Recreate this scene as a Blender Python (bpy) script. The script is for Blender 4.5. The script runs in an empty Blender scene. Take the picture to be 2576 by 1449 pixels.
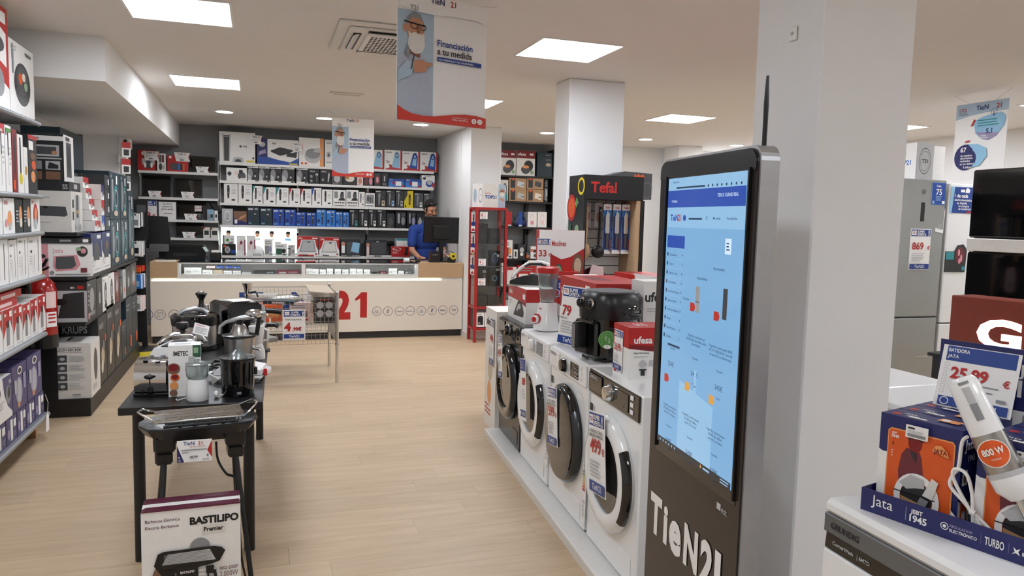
import bpy, math, random
from mathutils import Matrix, Vector, Euler
random.seed(7)
R = math.radians
sc = bpy.context.scene
COL = sc.collection
# ------------------------------------------------------------------ camera, light level
F_PX, W_PX, H_PX, EYE = 1888.0, 2576.0, 1449.0, 1.6
yaw, pit, rol = R(18.9), R(5.2), R(1.43)
fw = Vector((math.sin(yaw)*math.cos(pit), math.cos(yaw)*math.cos(pit), -math.sin(pit)))
r0 = Vector((math.cos(yaw), -math.sin(yaw), 0)); u0 = r0.cross(fw)
rt = r0*math.cos(rol) + u0*math.sin(rol); up = -r0*math.sin(rol) + u0*math.cos(rol)
cd = bpy.data.cameras.new('camera'); cam = bpy.data.objects.new('camera', cd); COL.objects.link(cam)
cd.sensor_fit = 'HORIZONTAL'; cd.sensor_width = 36; cd.lens = 36*F_PX/W_PX; cd.clip_start = .05
cam.matrix_world = Matrix(((rt.x, up.x, -fw.x, 0), (rt.y, up.y, -fw.y, 0), (rt.z, up.z, -fw.z, EYE), (0, 0, 0, 1)))
sc.camera = cam
wd = bpy.data.worlds.new('world'); sc.world = wd; wd.use_nodes = True
wd.node_tree.nodes['Background'].inputs[0].default_value = (.8, .85, .9, 1)
wd.node_tree.nodes['Background'].inputs[1].default_value = .15
sc.view_settings.view_transform = 'Standard'; sc.view_settings.look = 'None'; sc.view_settings.gamma = 1
sc.view_settings.exposure = 1.26
try:
    sc.cycles.max_bounces = 8; sc.cycles.diffuse_bounces = 4; sc.cycles.glossy_bounces = 3; sc.cycles.transmission_bounces = 6; sc.cycles.adaptive_threshold = .05
except Exception: pass
PANEL, SPOT = 11.0, 55.0            # radiance of the ceiling panels and the round downlights
def ray(x, y): return fw + rt*((x-W_PX/2)/F_PX) - up*((y-H_PX/2)/F_PX)
EYEP = Vector((0, 0, EYE))
def atY(x, y, Y): d = ray(x, y); return EYEP + d*(Y/d.y)
def atX(x, y, X): d = ray(x, y); return EYEP + d*(X/d.x)
def atZ(x, y, Z): d = ray(x, y); return EYEP + d*((Z-EYE)/d.z)

# ------------------------------------------------------------------ materials
def lin(c):
    c = int(c, 16)/255 if isinstance(c, str) else c
    return c/12.92 if c <= .04045 else ((c+.055)/1.055)**2.4
def hexc(h): return (lin(h[0:2]), lin(h[2:4]), lin(h[4:6]), 1)
MATS = {}
def mat(key, hx, rough=.45, metal=0, emit=0, trans=0, noise=.06, nscale=30, bump=0, coat=0, alpha=1, aniso=None):
    m = bpy.data.materials.new(key); m.use_nodes = True
    nt = m.node_tree; b = nt.nodes['Principled BSDF']; I = b.inputs
    c = hexc(hx); I['Base Color'].default_value = c; I['Roughness'].default_value = rough; I['Metallic'].default_value = metal
    I['Transmission Weight'].default_value = trans; I['Coat Weight'].default_value = coat; I['Alpha'].default_value = alpha
    if key.startswith('scr'): I['Base Color'].default_value = (.01, .012, .015, 1)
    if emit: I['Emission Color'].default_value = c; I['Emission Strength'].default_value = emit
    if noise or bump:
        tc = nt.nodes.new('ShaderNodeTexCoord'); n = nt.nodes.new('ShaderNodeTexNoise'); n.inputs['Scale'].default_value = nscale
        n.inputs['Detail'].default_value = 3
        mp = nt.nodes.new('ShaderNodeMapping'); nt.links.new(tc.outputs['Object'], mp.inputs[0]); nt.links.new(mp.outputs[0], n.inputs['Vector'])
        if aniso: mp.inputs['Scale'].default_value = aniso
        if noise and not emit:
            mx = nt.nodes.new('ShaderNodeMix'); mx.data_type = 'RGBA'
            mx.inputs['A'].default_value = tuple(v*(1-noise) for v in c[:3])+(1,); mx.inputs['B'].default_value = tuple(min(1, v*(1+noise)) for v in c[:3])+(1,)
            nt.links.new(n.outputs['Fac'], mx.inputs['Factor']); nt.links.new(mx.outputs['Result'], I['Base Color'])
        if bump:
            bp = nt.nodes.new('ShaderNodeBump'); bp.inputs['Strength'].default_value = bump; bp.inputs['Distance'].default_value = .01
            nt.links.new(n.outputs['Fac'], bp.inputs['Height']); nt.links.new(bp.outputs[0], I['Normal'])
    if key.startswith('scr') and key != 'screen': m.cycles.emission_sampling = 'NONE'      # page print: seen, but not sampled as lamps
    MATS[key] = m; return m
PAL = dict(white='ECEAE6', offw='DEDAD3', cream='E3DACB', lgrey='B9B9BA', grey='8A8B8D', dgrey='4B4C4F', char='2A2B2D', black='0F0F10', red='B8211F', dred='7E1218',
  orange='DD5A1E', lorange='E89A5A', yellow='D8C21A', navy='1F2560', blue='1B49A0', rblue='1C3F8C', bblue='2B74C4', lblue='8FBFDD', teal='2F8E93', dteal='1D333D', green='4C8B3A',
  dgreen='2C5A45', purple='4A4470', plum='5A1F35', lilac='9C93B5', pink='D9949C', lpink='E9CDC9', brown='7B5A45', kraft='B08B64', wood='C9A67C', skin='C08A6C', dskin='8A5540', hair='17130F', beige='CDBBA4',
  gold='B9893B', tan='C9B59A', ltgreen='8FB08A', magenta='8E2350', wine='6E2A33', pshirt='AEB6C6', pblue='A9BFCF')
for k, h in PAL.items(): mat(k, h, .42)
mat('wall', 'E4E3E1', .85, noise=.02, nscale=8); mat('wallgrey', '8D8E90', .85, noise=.03, nscale=6); mat('ceil', 'E4E0DC', .9, noise=.015, nscale=4)
mat('column', 'E8E8E8', .8, noise=.02, nscale=6); mat('shelfwhite', 'E6E4E0', .4); mat('gond', '9A9DA0', .4, .5); mat('blackmetal', '101011', .45)
mat('blackgloss', '08080A', .08, coat=.5, noise=0); mat('blackplastic', '131315', .3); mat('chrome', 'D8D8D8', .12, 1, noise=0); mat('steel', 'B4B2AE', .3, 1, noise=.1, nscale=12, aniso=(1, 1, 30))
mat('alu', 'B5B6B8', .38, .7); mat('applwhite', 'EDEDEC', .22, coat=.3, noise=.01); mat('graphite', '3E4043', .25, .6); mat('tinted', '26221F', .07, coat=.5, noise=0)
mat('table', '161517', .38); mat('redmetal', 'A61C1E', .35); mat('redgloss', '9E1512', .2, coat=.4); mat('counterfront', 'E9DFD0', .45, noise=.02)
mat('oak', 'C2A27C', .5, noise=.16, nscale=9, aniso=(1, 1, 14)); mat('marble', 'E8E7E6', .25, noise=.05, nscale=5)
mat('kioskwood', '2B2421', .22, noise=.25, nscale=10, aniso=(1, 1, 16)); mat('glass', 'F4F8F8', .03, trans=1, noise=0); mat('clear', 'DDE6E6', .08, trans=.9, noise=0)
mat('brick', '7C2B14', .4); mat('pan', 'A9A8A5', .4, .6, noise=.05); mat('bannerred', 'CB3A2C', .5); mat('caselight', 'F4F8FA', .5, emit=9, noise=0); mat('stubble', '7A5442', .8); mat('paper', 'EFEDEA', .6, noise=.02); mat('fridgegrey', '9B9D9A', .25, .4, coat=.3); mat('greymetal', '77797B', .4, .6)
mat('led', 'EEF5FF', .5, emit=PANEL, noise=0); mat('spot', 'F4F6FA', .5, emit=SPOT, noise=0); mat('ledstrip', 'F4FFF2', .5, emit=2, noise=0)
mat('backlit', 'EAF7F5', .5, emit=1.2, noise=0); mat('screen', '79A9D2', .12, emit=.44, noise=0); mat('screen2', '8DB9DC', .12, emit=.44, noise=0)
mat('scrblue', '2A4CA6', .12, emit=.44, noise=0); mat('scrred', 'B03020', .12, emit=.44, noise=0); mat('scrorange', 'D29A45', .12, emit=.44, noise=0); mat('scrtext', '26405E', .12, emit=.44, noise=0); mat('scrbar', '20242A', .12, emit=.44, noise=0)
mat('scrpale', '8FBADB', .12, emit=.44, noise=0); mat('scrwhite', 'CFE4F6', .12, emit=.44, noise=0); mat('signlit', 'FFFFFF', .5, emit=2.5, noise=0); mat('silver', 'B9BBBD', .3, .8, noise=.03)
mat('shirt', '1E3F8E', .8, noise=.15, nscale=60); mat('jeans', '1B2130', .85); mat('polo2', '18346F', .8); mat('fishcarton', 'E9E4DC', .6)
def woodfloor():
    m = bpy.data.materials.new('plank'); m.use_nodes = True; nt = m.node_tree; N = nt.nodes.new; L = nt.links.new; b = nt.nodes['Principled BSDF']
    tc = N('ShaderNodeTexCoord'); oi = N('ShaderNodeObjectInfo'); ge = N('ShaderNodeNewGeometry'); ad = N('ShaderNodeMath'); ad.operation = 'ADD'
    L(oi.outputs['Random'], ad.inputs[0]); L(ge.outputs['Random Per Island'], ad.inputs[1])
    fr = N('ShaderNodeMath'); fr.operation = 'FRACT'; L(ad.outputs[0], fr.inputs[0])
    sc_ = N('ShaderNodeMath'); sc_.operation = 'MULTIPLY'; sc_.inputs[1].default_value = 40; L(fr.outputs[0], sc_.inputs[0])
    va = N('ShaderNodeVectorMath'); va.operation = 'ADD'; cx = N('ShaderNodeCombineXYZ'); L(sc_.outputs[0], cx.inputs[0]); L(sc_.outputs[0], cx.inputs[1])
    mp = N('ShaderNodeMapping'); mp.inputs['Scale'].default_value = (1.6, 14, 1); L(tc.outputs['Object'], mp.inputs[0]); L(mp.outputs[0], va.inputs[0]); L(cx.outputs[0], va.inputs[1])
    n = N('ShaderNodeTexNoise'); n.inputs['Scale'].default_value = 1.4; n.inputs['Detail'].default_value = 6; n.inputs['Roughness'].default_value = .6; L(va.outputs[0], n.inputs['Vector'])
    cr = N('ShaderNodeValToRGB'); e = cr.color_ramp.elements; e[0].position = .3; e[0].color = hexc('BCA283'); e[1].position = .75; e[1].color = hexc('CFB797'); L(n.outputs['Fac'], cr.inputs[0])
    hs = N('ShaderNodeHueSaturation'); mr = N('ShaderNodeMapRange'); mr.inputs[3].default_value = .95; mr.inputs[4].default_value = 1.04; L(fr.outputs[0], mr.inputs[0]); L(mr.outputs[0], hs.inputs['Value']); L(cr.outputs[0], hs.inputs['Color'])
    L(hs.outputs[0], b.inputs['Base Color']); b.inputs['Roughness'].default_value = .42
    bp = N('ShaderNodeBump'); bp.inputs['Strength'].default_value = .05; L(n.outputs['Fac'], bp.inputs['Height']); L(bp.outputs[0], b.inputs['Normal'])
    MATS['plank'] = m
woodfloor()

# ------------------------------------------------------------------ mesh collector
def curve(pts, n=5):                    # smooth path through the points
    P = [Vector(p) for p in pts]; out = []
    for i in range(len(P)-1):
        a, b, c, d = P[max(i-1, 0)], P[i], P[i+1], P[min(i+2, len(P)-1)]
        for k in range(n): t = k/n; out.append(.5*((2*b)+(c-a)*t+(2*a-5*b+4*c-d)*t*t+(3*b-a-3*c+d)*t**3))
    return out+[P[-1]]
class MB:
    def __init__(s): s.v = []; s.f = []; s.m = []; s.sm = []; s.names = []; s.X = Matrix()
    def mi(s, k):
        if k not in s.names: s.names.append(k)
        return s.names.index(k)
    def add(s, vs, fs, k, smooth=False):
        o = len(s.v); i = s.mi(k); s.v += [tuple(s.X @ Vector(p)) for p in vs]
        for f in fs: s.f.append([o+j for j in f]); s.m.append(i); s.sm.append(smooth)
        return s
    def box(s, x0, y0, z0, x1, y1, z1, k, b=0):
        if b <= 0:
            vs = [(x, y, z) for z in (z0, z1) for y in (y0, y1) for x in (x0, x1)]
            return s.add(vs, [(0, 2, 3, 1), (4, 5, 7, 6), (0, 1, 5, 4), (2, 6, 7, 3), (0, 4, 6, 2), (1, 3, 7, 5)], k)
        vs = []
        for sz, z in ((1, z0), (-1, z1)):
            for sy, y in ((1, y0), (-1, y1)):
                for sx, x in ((1, x0), (-1, x1)): vs += [(x, y+sy*b, z+sz*b), (x+sx*b, y, z+sz*b), (x+sx*b, y+sy*b, z)]
        c = lambda i, a: i*3+a
        fs = [(c(0, 2), c(2, 2), c(3, 2), c(1, 2)), (c(4, 2), c(5, 2), c(7, 2), c(6, 2)), (c(0, 1), c(1, 1), c(5, 1), c(4, 1)), (c(2, 1), c(6, 1), c(7, 1), c(3, 1)), (c(0, 0), c(4, 0), c(6, 0), c(2, 0)), (c(1, 0), c(3, 0), c(7, 0), c(5, 0))]
        fs += [(c(0, 0), c(0, 1), c(4, 1), c(4, 0)), (c(1, 0), c(5, 0), c(5, 1), c(1, 1)), (c(2, 0), c(6, 0), c(6, 1), c(2, 1)), (c(3, 0), c(3, 1), c(7, 1), c(7, 0)),
               (c(0, 1), c(0, 2), c(1, 2), c(1, 1)), (c(4, 1), c(5, 1), c(5, 2), c(4, 2)), (c(2, 1), c(3, 1), c(3, 2), c(2, 2)), (c(6, 1), c(6, 2), c(7, 2), c(7, 1)),
               (c(0, 0), c(2, 0), c(2, 2), c(0, 2)), (c(4, 0), c(4, 2), c(6, 2), c(6, 0)), (c(1, 0), c(1, 2), c(3, 2), c(3, 0)), (c(5, 0), c(7, 0), c(7, 2), c(5, 2))]
        for i in range(8):
            t = (c(i, 0), c(i, 1), c(i, 2)); par = (i & 1) ^ (i >> 1 & 1) ^ (i >> 2 & 1)
            fs.append(t[::-1] if par == 0 else t)
        return s.add(vs, fs, k)
    def lathe(s, prof, k, n=20, c=(0, 0, 0), axis='z', sx=1, sy=1):
        vs = []
        for r, h in prof:
            for i in range(n):
                a = 2*math.pi*i/n; x, y = r*math.cos(a)*sx, r*math.sin(a)*sy
                p = (x, y, h) if axis == 'z' else ((x, -h, y) if axis == 'y' else (h, x, y))
                vs.append((p[0]+c[0], p[1]+c[1], p[2]+c[2]))
        fs = [(j*n+i, j*n+(i+1) % n, (j+1)*n+(i+1) % n, (j+1)*n+i) for j in range(len(prof)-1) for i in range(n)]
        if prof[0][0] > 1e-6: fs.append(tuple(range(n))[::-1])
        if prof[-1][0] > 1e-6: fs.append(tuple((len(prof)-1)*n+i for i in range(n)))
        return s.add(vs, fs, k, True)
    def ring(s, prof, k, n=24, c=(0, 0, 0), axis='z', a0=0, a1=2*math.pi):
        full = abs(a1-a0-2*math.pi) < 1e-6; m = n if full else n+1; q = len(prof); vs = []
        for i in range(m):
            a = a0+(a1-a0)*i/n
            for r, h in prof:
                x, y = r*math.cos(a), r*math.sin(a)
                p = (x, y, h) if axis == 'z' else ((x, -h, y) if axis == 'y' else (h, x, y))
                vs.append((p[0]+c[0], p[1]+c[1], p[2]+c[2]))
        fs = [(i*q+j, ((i+1) % m)*q+j, ((i+1) % m)*q+(j+1) % q, i*q+(j+1) % q) for i in range(n) for j in range(q)]
        if not full: fs += [tuple(range(q)), tuple(n*q+j for j in range(q))[::-1]]
        return s.add(vs, fs, k, True)
    def tube(s, pts, r, k, n=6, closed=False):
        P = [Vector(p) for p in pts]; m = len(P); vs = []; t0 = None
        rs = r if isinstance(r, (list, tuple)) else [r]*m
        for i, p in enumerate(P):
            d = (P[(i+1) % m]-P[i-1]) if closed else (P[min(i+1, m-1)]-P[max(i-1, 0)])
            d.normalize()
            if t0 is None: t0 = d.orthogonal().normalized()
            t0 = (t0-d*t0.dot(d)).normalized(); b = d.cross(t0)
            for j in range(n):
                a = 2*math.pi*j/n; vs.append(tuple(p+(t0*math.cos(a)+b*math.sin(a))*rs[i]))
        fs = [(i*n+j, i*n+(j+1) % n, ((i+1) % m)*n+(j+1) % n, ((i+1) % m)*n+j) for i in range(m if closed else m-1) for j in range(n)]
        if not closed: fs += [tuple(range(n))[::-1], tuple((m-1)*n+j for j in range(n))]
        return s.add(vs, fs, k, True)
    def prism(s, poly, y0, y1, k, k2=None):           # polygon in x,z pushed along y; front is y0
        n = len(poly); ar = sum(poly[i][0]*poly[(i+1) % n][1]-poly[(i+1) % n][0]*poly[i][1] for i in range(n))
        if ar < 0: poly = poly[::-1]
        vs = [(x, y0, z) for x, z in poly]+[(x, y1, z) for x, z in poly]
        s.add(vs, [tuple(range(n))], k)
        s.f[-1] = s.f[-1]
        s.add(vs, [tuple(range(n, 2*n))[::-1]]+[(i, n+i, n+(i+1) % n, (i+1) % n) for i in range(n)], k2 or k)
        return s
    def ell(s, c, r, k, n=14, m=8):
        return s.lathe([(max(1e-7, math.sin(math.pi*i/m)), -math.cos(math.pi*i/m)) for i in range(m+1)], k, n) if False else s._ell(c, r, k, n, m)
    def _ell(s, c, r, k, n, m):
        vs = [(c[0], c[1], c[2]-r[2])]
        for i in range(1, m):
            t = math.pi*i/m
            for j in range(n):
                a = 2*math.pi*j/n; vs.append((c[0]+r[0]*math.sin(t)*math.cos(a), c[1]+r[1]*math.sin(t)*math.sin(a), c[2]-r[2]*math.cos(t)))
        vs.append((c[0], c[1], c[2]+r[2])); e = len(vs)-1
        fs = [(0, 1+(j+1) % n, 1+j) for j in range(n)]+[(1+i*n+j, 1+i*n+(j+1) % n, 1+(i+1)*n+(j+1) % n, 1+(i+1)*n+j) for i in range(m-2) for j in range(n)]
        fs += [(e, 1+(m-2)*n+j, 1+(m-2)*n+(j+1) % n) for j in range(n)]
        return s.add(vs, fs, k, True)
    def mesh(s, name):
        me = bpy.data.meshes.new(name); me.from_pydata(s.v, [], s.f)
        for k in s.names: me.materials.append(MATS[k])
        me.polygons.foreach_set('material_index', s.m); me.polygons.foreach_set('use_smooth', s.sm)
        me.update()
        if any(s.sm): me.set_sharp_from_angle(angle=R(40))
        return me
    def build(s, name, parent=None, loc=None, rz=0):
        o = bpy.data.objects.new(name, s.mesh(name)); COL.objects.link(o)
        if parent: o.parent = parent
        if loc is not None: o.location = loc
        if rz: o.rotation_euler.z = rz
        return o
def tag(o, label=None, cat=None, group=None, kind=None):
    if label: o['label'] = label
    if cat: o['category'] = cat
    if group: o['group'] = group
    if kind: o['kind'] = kind
    return o
def thing(name, label, cat, loc, rz=0, group=None):
    o = bpy.data.objects.new(name, None); COL.objects.link(o); o.location = loc; o.rotation_euler.z = rz; o.empty_display_size = .05
    return tag(o, label, cat, group)
SPLIT = dict(feet='foot', slots='slot', buttons='button', side_rail='side_rail', corner_cap='corner_cap', warming_rack='rack_bar', front_glass='front_glass', glass_top='glass_top', cables='cable', cable='cable', lens='lens')
def part(name, parent, fn, label=None):
    b = MB(); fn(b)
    if name in SPLIT:                       # one object for every loose piece
        adj = {}; comp = list(range(len(b.v)))
        def root(i):
            while comp[i] != i: comp[i] = comp[comp[i]]; i = comp[i]
            return i
        for f in b.f:
            for j in f[1:]: comp[root(j)] = root(f[0])
        for i, f in enumerate(b.f): adj.setdefault(root(f[0]), []).append(i)
        for fs in adj.values():
            c = MB(); ids = sorted({j for i in fs for j in b.f[i]}); mp = {j: k for k, j in enumerate(ids)}; c.v = [b.v[j] for j in ids]
            for i in fs: c.f.append([mp[j] for j in b.f[i]]); c.m.append(c.mi(b.names[b.m[i]])); c.sm.append(b.sm[i])
            o = c.build(SPLIT[name], parent)
            if label: o['label'] = label
        return o
    o = b.build(name, parent)
    if label: o['label'] = label
    return o
def struct(name, fn, label=None, cat=None, parent=None):
    b = MB(); fn(b); o = b.build(name, parent)
    if not parent: tag(o, label, cat, None, 'structure')
    return o

# ------------------------------------------------------------------ lettering and printed artwork
TXT = {}
def text_geo(st, bold):
    key = (st, bold)
    if key not in TXT:
        cu = bpy.data.curves.new('t', 'FONT'); cu.body = st; cu.resolution_u = 3; cu.offset = bold; cu.fill_mode = 'FRONT'
        ob = bpy.data.objects.new('t', cu); me = bpy.data.meshes.new_from_object(ob)
        vs = [(v.co.x, v.co.y) for v in me.vertices]; fs = [tuple(p.vertices) for p in me.polygons]
        bpy.data.objects.remove(ob); bpy.data.curves.remove(cu); bpy.data.meshes.remove(me)
        x0 = min((v[0] for v in vs), default=0); x1 = max((v[0] for v in vs), default=1)
        TXT[key] = ([(x-x0, y) for x, y in vs], fs, x1-x0)
    return TXT[key]
# decal records: rectangle, ellipse, polygon, text (height is cap height), text lines, outline ring
def r_(u0, v0, u1, v1, m): return ('p', [(u0, v0), (u1, v0), (u1, v1), (u0, v1)], m)
def p_(pts, m): return ('p', pts, m)
def e_(u, v, ru, rv, m, n=18): return ('e', u, v, ru, rv, m, n)
def o_(u, v, ru, rv, t, m): return ('o', u, v, ru, rv, t, m)
def t_(st, u, v, h, m, maxw=.95, al='L', b=.02): return ('t', st, u, v, h, m, maxw, al, b)
def l_(u0, v0, u1, v1, n, m): return ('l', u0, v0, u1, v1, n, m)
def clampq(q): return q
def printed(mb, items, w, h, place, eps=.0005):
    """place(a, b, k) gives the 3-D point a right, b up, k steps out of the face"""
    for L, it in enumerate(items):
        k = (L+1)*eps; T = it[0]
        if T == 'p':
            pts = [place(u*w, v*h, k) for u, v in it[1]]; n = len(pts)
            ar = sum(it[1][i][0]*it[1][(i+1) % n][1]-it[1][(i+1) % n][0]*it[1][i][1] for i in range(n))
            mb.add(pts, [tuple(range(n)) if ar > 0 else tuple(range(n))[::-1]], it[2])
        elif T == 'e':
            _, u, v, ru, rv, m, n = it
            mb.add([place((u+ru*math.cos(2*math.pi*i/n))*w, (v+rv*math.sin(2*math.pi*i/n))*h, k) for i in range(n)], [tuple(range(n))], m)
        elif T == 'o':
            _, u, v, ru, rv, t, m = it; n = 28; a = []
            for i in range(n):
                c, s_ = math.cos(2*math.pi*i/n), math.sin(2*math.pi*i/n)
                a += [place((u+ru*c)*w, (v+rv*s_)*h, k), place((u+ru*(1-t)*c)*w, (v+rv*(1-t)*s_)*h, k)]
            mb.add(a, [(2*i, 2*((i+1) % n), 2*((i+1) % n)+1, 2*i+1) for i in range(n)], m)
        elif T == 'l':
            _, u0_, v0_, u1_, v1_, n, m = it; st = (v1_-v0_)/n
            for i in range(n):
                y0 = v0_+i*st+st*.25; y1 = y0+st*.42; ue = u1_-(u1_-u0_)*random.choice((0, .1, .3))
                mb.add([place(a*w, b*h, k) for a, b in ((u0_, y0), (ue, y0), (ue, y1), (u0_, y1))], [(0, 1, 2, 3)], m)
        else:
            _, st, u, v, hh, m, mw, al, bd = it
            vs, fs, tw = text_geo(st, bd)
            s_ = hh*h/.70; sx = min(s_, mw*w/max(tw, .01)); off = {'L': 0, 'C': -.5, 'R': -1}[al]*tw*sx
            mb.add([place(u*w+off+x*sx, v*h+y*s_, k) for x, y in vs], fs, m)
LABELS = {}
def uniq(lb):
    LABELS[lb] = LABELS.get(lb, 0)+1
    return lb
def prints_on(parent, w, d, h, front=(), left=(), right=(), top=(), name='printed_artwork'):
    mb = MB()
    printed(mb, front, w, h, lambda a, b, k: (a-w/2, -k, b))
    printed(mb, left, d, h, lambda a, b, k: (-w/2-k, d-a, b))
    printed(mb, right, d, h, lambda a, b, k: (w/2+k, a, b))
    printed(mb, top, w, d, lambda a, b, k: (a-w/2, b, h+k))
    if mb.f: return mb.build(name, parent)
def carton(label, loc, rz, w, d, h, body, front=(), left=(), right=(), top=(), group=None, name='carton', cat='box', lid=None, b=0.0):
    """a product carton; origin at the foot of its front face, front looking along local -y"""
    mb = MB()
    if lid: mb.box(-w/2, 0, 0, w/2, d, h*lid[1], body); mb.box(-w/2, 0, h*lid[1], w/2, d, h, lid[0])
    else: mb.box(-w/2, 0, 0, w/2, d, h, body, b)
    o = mb.build(name, None, loc, rz); tag(o, uniq(label), cat, group)
    prints_on(o, w, d, h, front, left, right, top)
    return o
ORD = ['leftmost', 'second', 'third', 'fourth', 'fifth', 'sixth', 'seventh', 'eighth', 'ninth', 'tenth', 'eleventh', 'twelfth']
# ------------------------------------------------------------------ the room
XL, XR, YN, YB, ZC = -2.05, 8.45, -3.2, 11.5, 2.81
PW, PL = .19, 1.22
fl = struct('floor', lambda b: b.box(XL-.1, YN-.1, -.09, XR+.1, YB+.1, -.012, 'dgrey'), 'light oak laminate floor running through the shop', 'floor')
plank_me = MB().box(0, 0, -.012, PL-.0009, PW-.0009, 0, 'plank').mesh('plank')
rest = MB(); row = 0; y = YN
while y < YB:
    x = XL - random.random()*PL
    while x < XR:
        xa, xb, yb_ = max(x, XL), min(x+PL, XR), min(y+PW, YB)
        vis = (-1.4 < x+PL and x < 1.7 and 2.7 < y < 9.9) or (.9 < x+PL and x < 2.75 and 5.0 < y < 9.7) or (-2.0 < x < -.6 and 2.9 < y < 6.5)
        if vis and x > XL and x+PL < XR:
            o = bpy.data.objects.new('plank', plank_me); COL.objects.link(o); o.parent = fl; o.location = (x, y, 0)
        elif xb-xa > .01: rest.box(xa, y, -.012, xb-.0009, yb_-.0009, 0, 'plank')
        x += PL
    y += PW; row += 1
o = rest.build('planks', fl); o['kind'] = 'stuff'
struct('ceiling', lambda b: b.box(XL-.1, YN-.1, ZC, XR+.1, YB+.1, ZC+.1, 'ceil'), 'plain pale ceiling with flush light panels', 'ceiling')
struct('wall_left', lambda b: b.box(XL-.1, YN, 0, XL, YB, ZC, 'wall'), 'white wall behind the left shelving', 'wall')
struct('wall_right', lambda b: b.box(XR, YN, 0, XR+.1, YB, ZC, 'wall'), 'white wall at the far right', 'wall')
struct('wall_near', lambda b: b.box(XL-.1, YN-.1, 0, XR+.1, YN, ZC, 'wall'), 'white wall behind the viewer', 'wall')
struct('wall_back', lambda b: (b.box(XL-.1, YB, 0, 5.2, YB+.1, ZC, 'wallgrey'), b.box(5.2, YB, 0, XR+.1, YB+.1, ZC, 'wall')), 'grey painted wall behind the service counter', 'wall')
struct('wall_partition', lambda b: b.box(2.66, 10.06, 0, 2.76, YB, ZC, 'wall'), 'white side wall at the right end of the counter', 'wall')
struct('wall_recess', lambda b: b.box(5.25, 10.9, 0, 8.45, 11.0, ZC, 'wall'), 'white far wall right of the kitchenware display', 'wall')
struct('ceiling_soffit', lambda b: b.box(XL, 6.05, 2.5, -1.0, YB, ZC, 'wall'), 'white boxed ceiling drop along the left wall', 'ceiling beam')
def colm(name, x0, y0, x1, y1, lb): struct(name, lambda b: (b.box(x0, y0, 0, x1, y1, ZC, 'column', .006), b.box(x0-.012, y0-.012, 0, x1+.012, y1+.012, .08, 'offw')), lb, 'column')
colm('column_1', 1.868, 2.19, 2.28, 2.56, 'thick pale grey column right behind the touchscreen kiosk')
colm('column_2', 2.53, 6.0, 3.05, 6.32, 'white square column rising behind the kitchenware display')
colm('column_3', 2.67, 9.6, 3.09, 10.06, 'white column at the right end of the service counter')
colm('column_4', 6.2, 10.3, 6.62, 10.75, 'distant white column beyond the kiosk top')
colm('column_5', -1.98, 10.4, -1.58, 10.8, 'white pier on the left wall carrying a small camera')
struct('trim_1', lambda b: b.box(2.655, 10.03, 0, 2.66, YB, .09, 'beige'), 'pale baseboard strip on the side wall', 'baseboard')
# ------------------------------------------------------------------ ceiling fittings
n = 0
for j, py in enumerate((5.07, 7.73, 2.41, -.25)):
    for i, px in enumerate((-.43, 2.11, 4.65, 7.2)):
        if (i, j) in ((1, 2),): continue
        if (i, j) == (3, 1): py_ = 7.2
        else: py_ = py
        where = {(0, 0): 'large square ceiling light panel nearest the left shelving', (0, 1): 'square ceiling light panel above the wire bin beside the white soffit', (1, 0): 'large square ceiling light panel between the big banner and the kiosk',
                 (1, 1): 'square ceiling light panel half hidden by the big hanging banner', (2, 1): 'square ceiling light panel above the kitchenware display', (3, 1): 'square ceiling light panel peeking past the right of the thick column'}.get((i, j), 'square ceiling light panel out of view over the shop front')
        t = thing('ceiling_light_panel', where, 'ceiling light', (px, py_, ZC), 0, 'square ceiling light panels')
        part('frame', t, lambda b: [b.box(*q, 'white') for q in ((-.305, -.305, -.006, .305, -.29, 0), (-.305, .29, -.006, .305, .305, 0), (-.305, -.29, -.006, -.29, .29, 0), (.29, -.29, -.006, .305, .29, 0))])
        part('diffuser', t, lambda b: b.box(-.29, -.29, -.004, .29, .29, 0, 'led'))
for i, (px, lb) in enumerate(((-.35, 'round ceiling downlight left of the small banner, leftmost of the row'), (.82, 'round ceiling downlight just left of the small banner'), (2.05, 'round ceiling downlight under the bottom edge of the big banner'),
      (3.82, 'round ceiling downlight at the left edge of the middle column'), (5.35, 'round ceiling downlight right of the middle column'), (6.9, 'round ceiling downlight over the far right wall'))):
    t = thing('downlight', lb, 'ceiling light', (px, 9.82, ZC), 0, 'round downlights over the counter')
    part('rim', t, lambda b: b.ring([(.095, 0), (.115, 0), (.115, -.008), (.095, -.008)], 'white', 24))
    part('lens', t, lambda b: b.lathe([(.095, -.006), (.095, 0)], 'spot', 24))
t = thing('ceiling_light_panel', 'bright ceiling light just above the kiosk top edge', 'ceiling light', (7.6, 10.4, ZC), 0, 'square ceiling light panels')
part('diffuser', t, lambda b: b.box(-.29, -.29, -.006, .29, .29, 0, 'led'))
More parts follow.
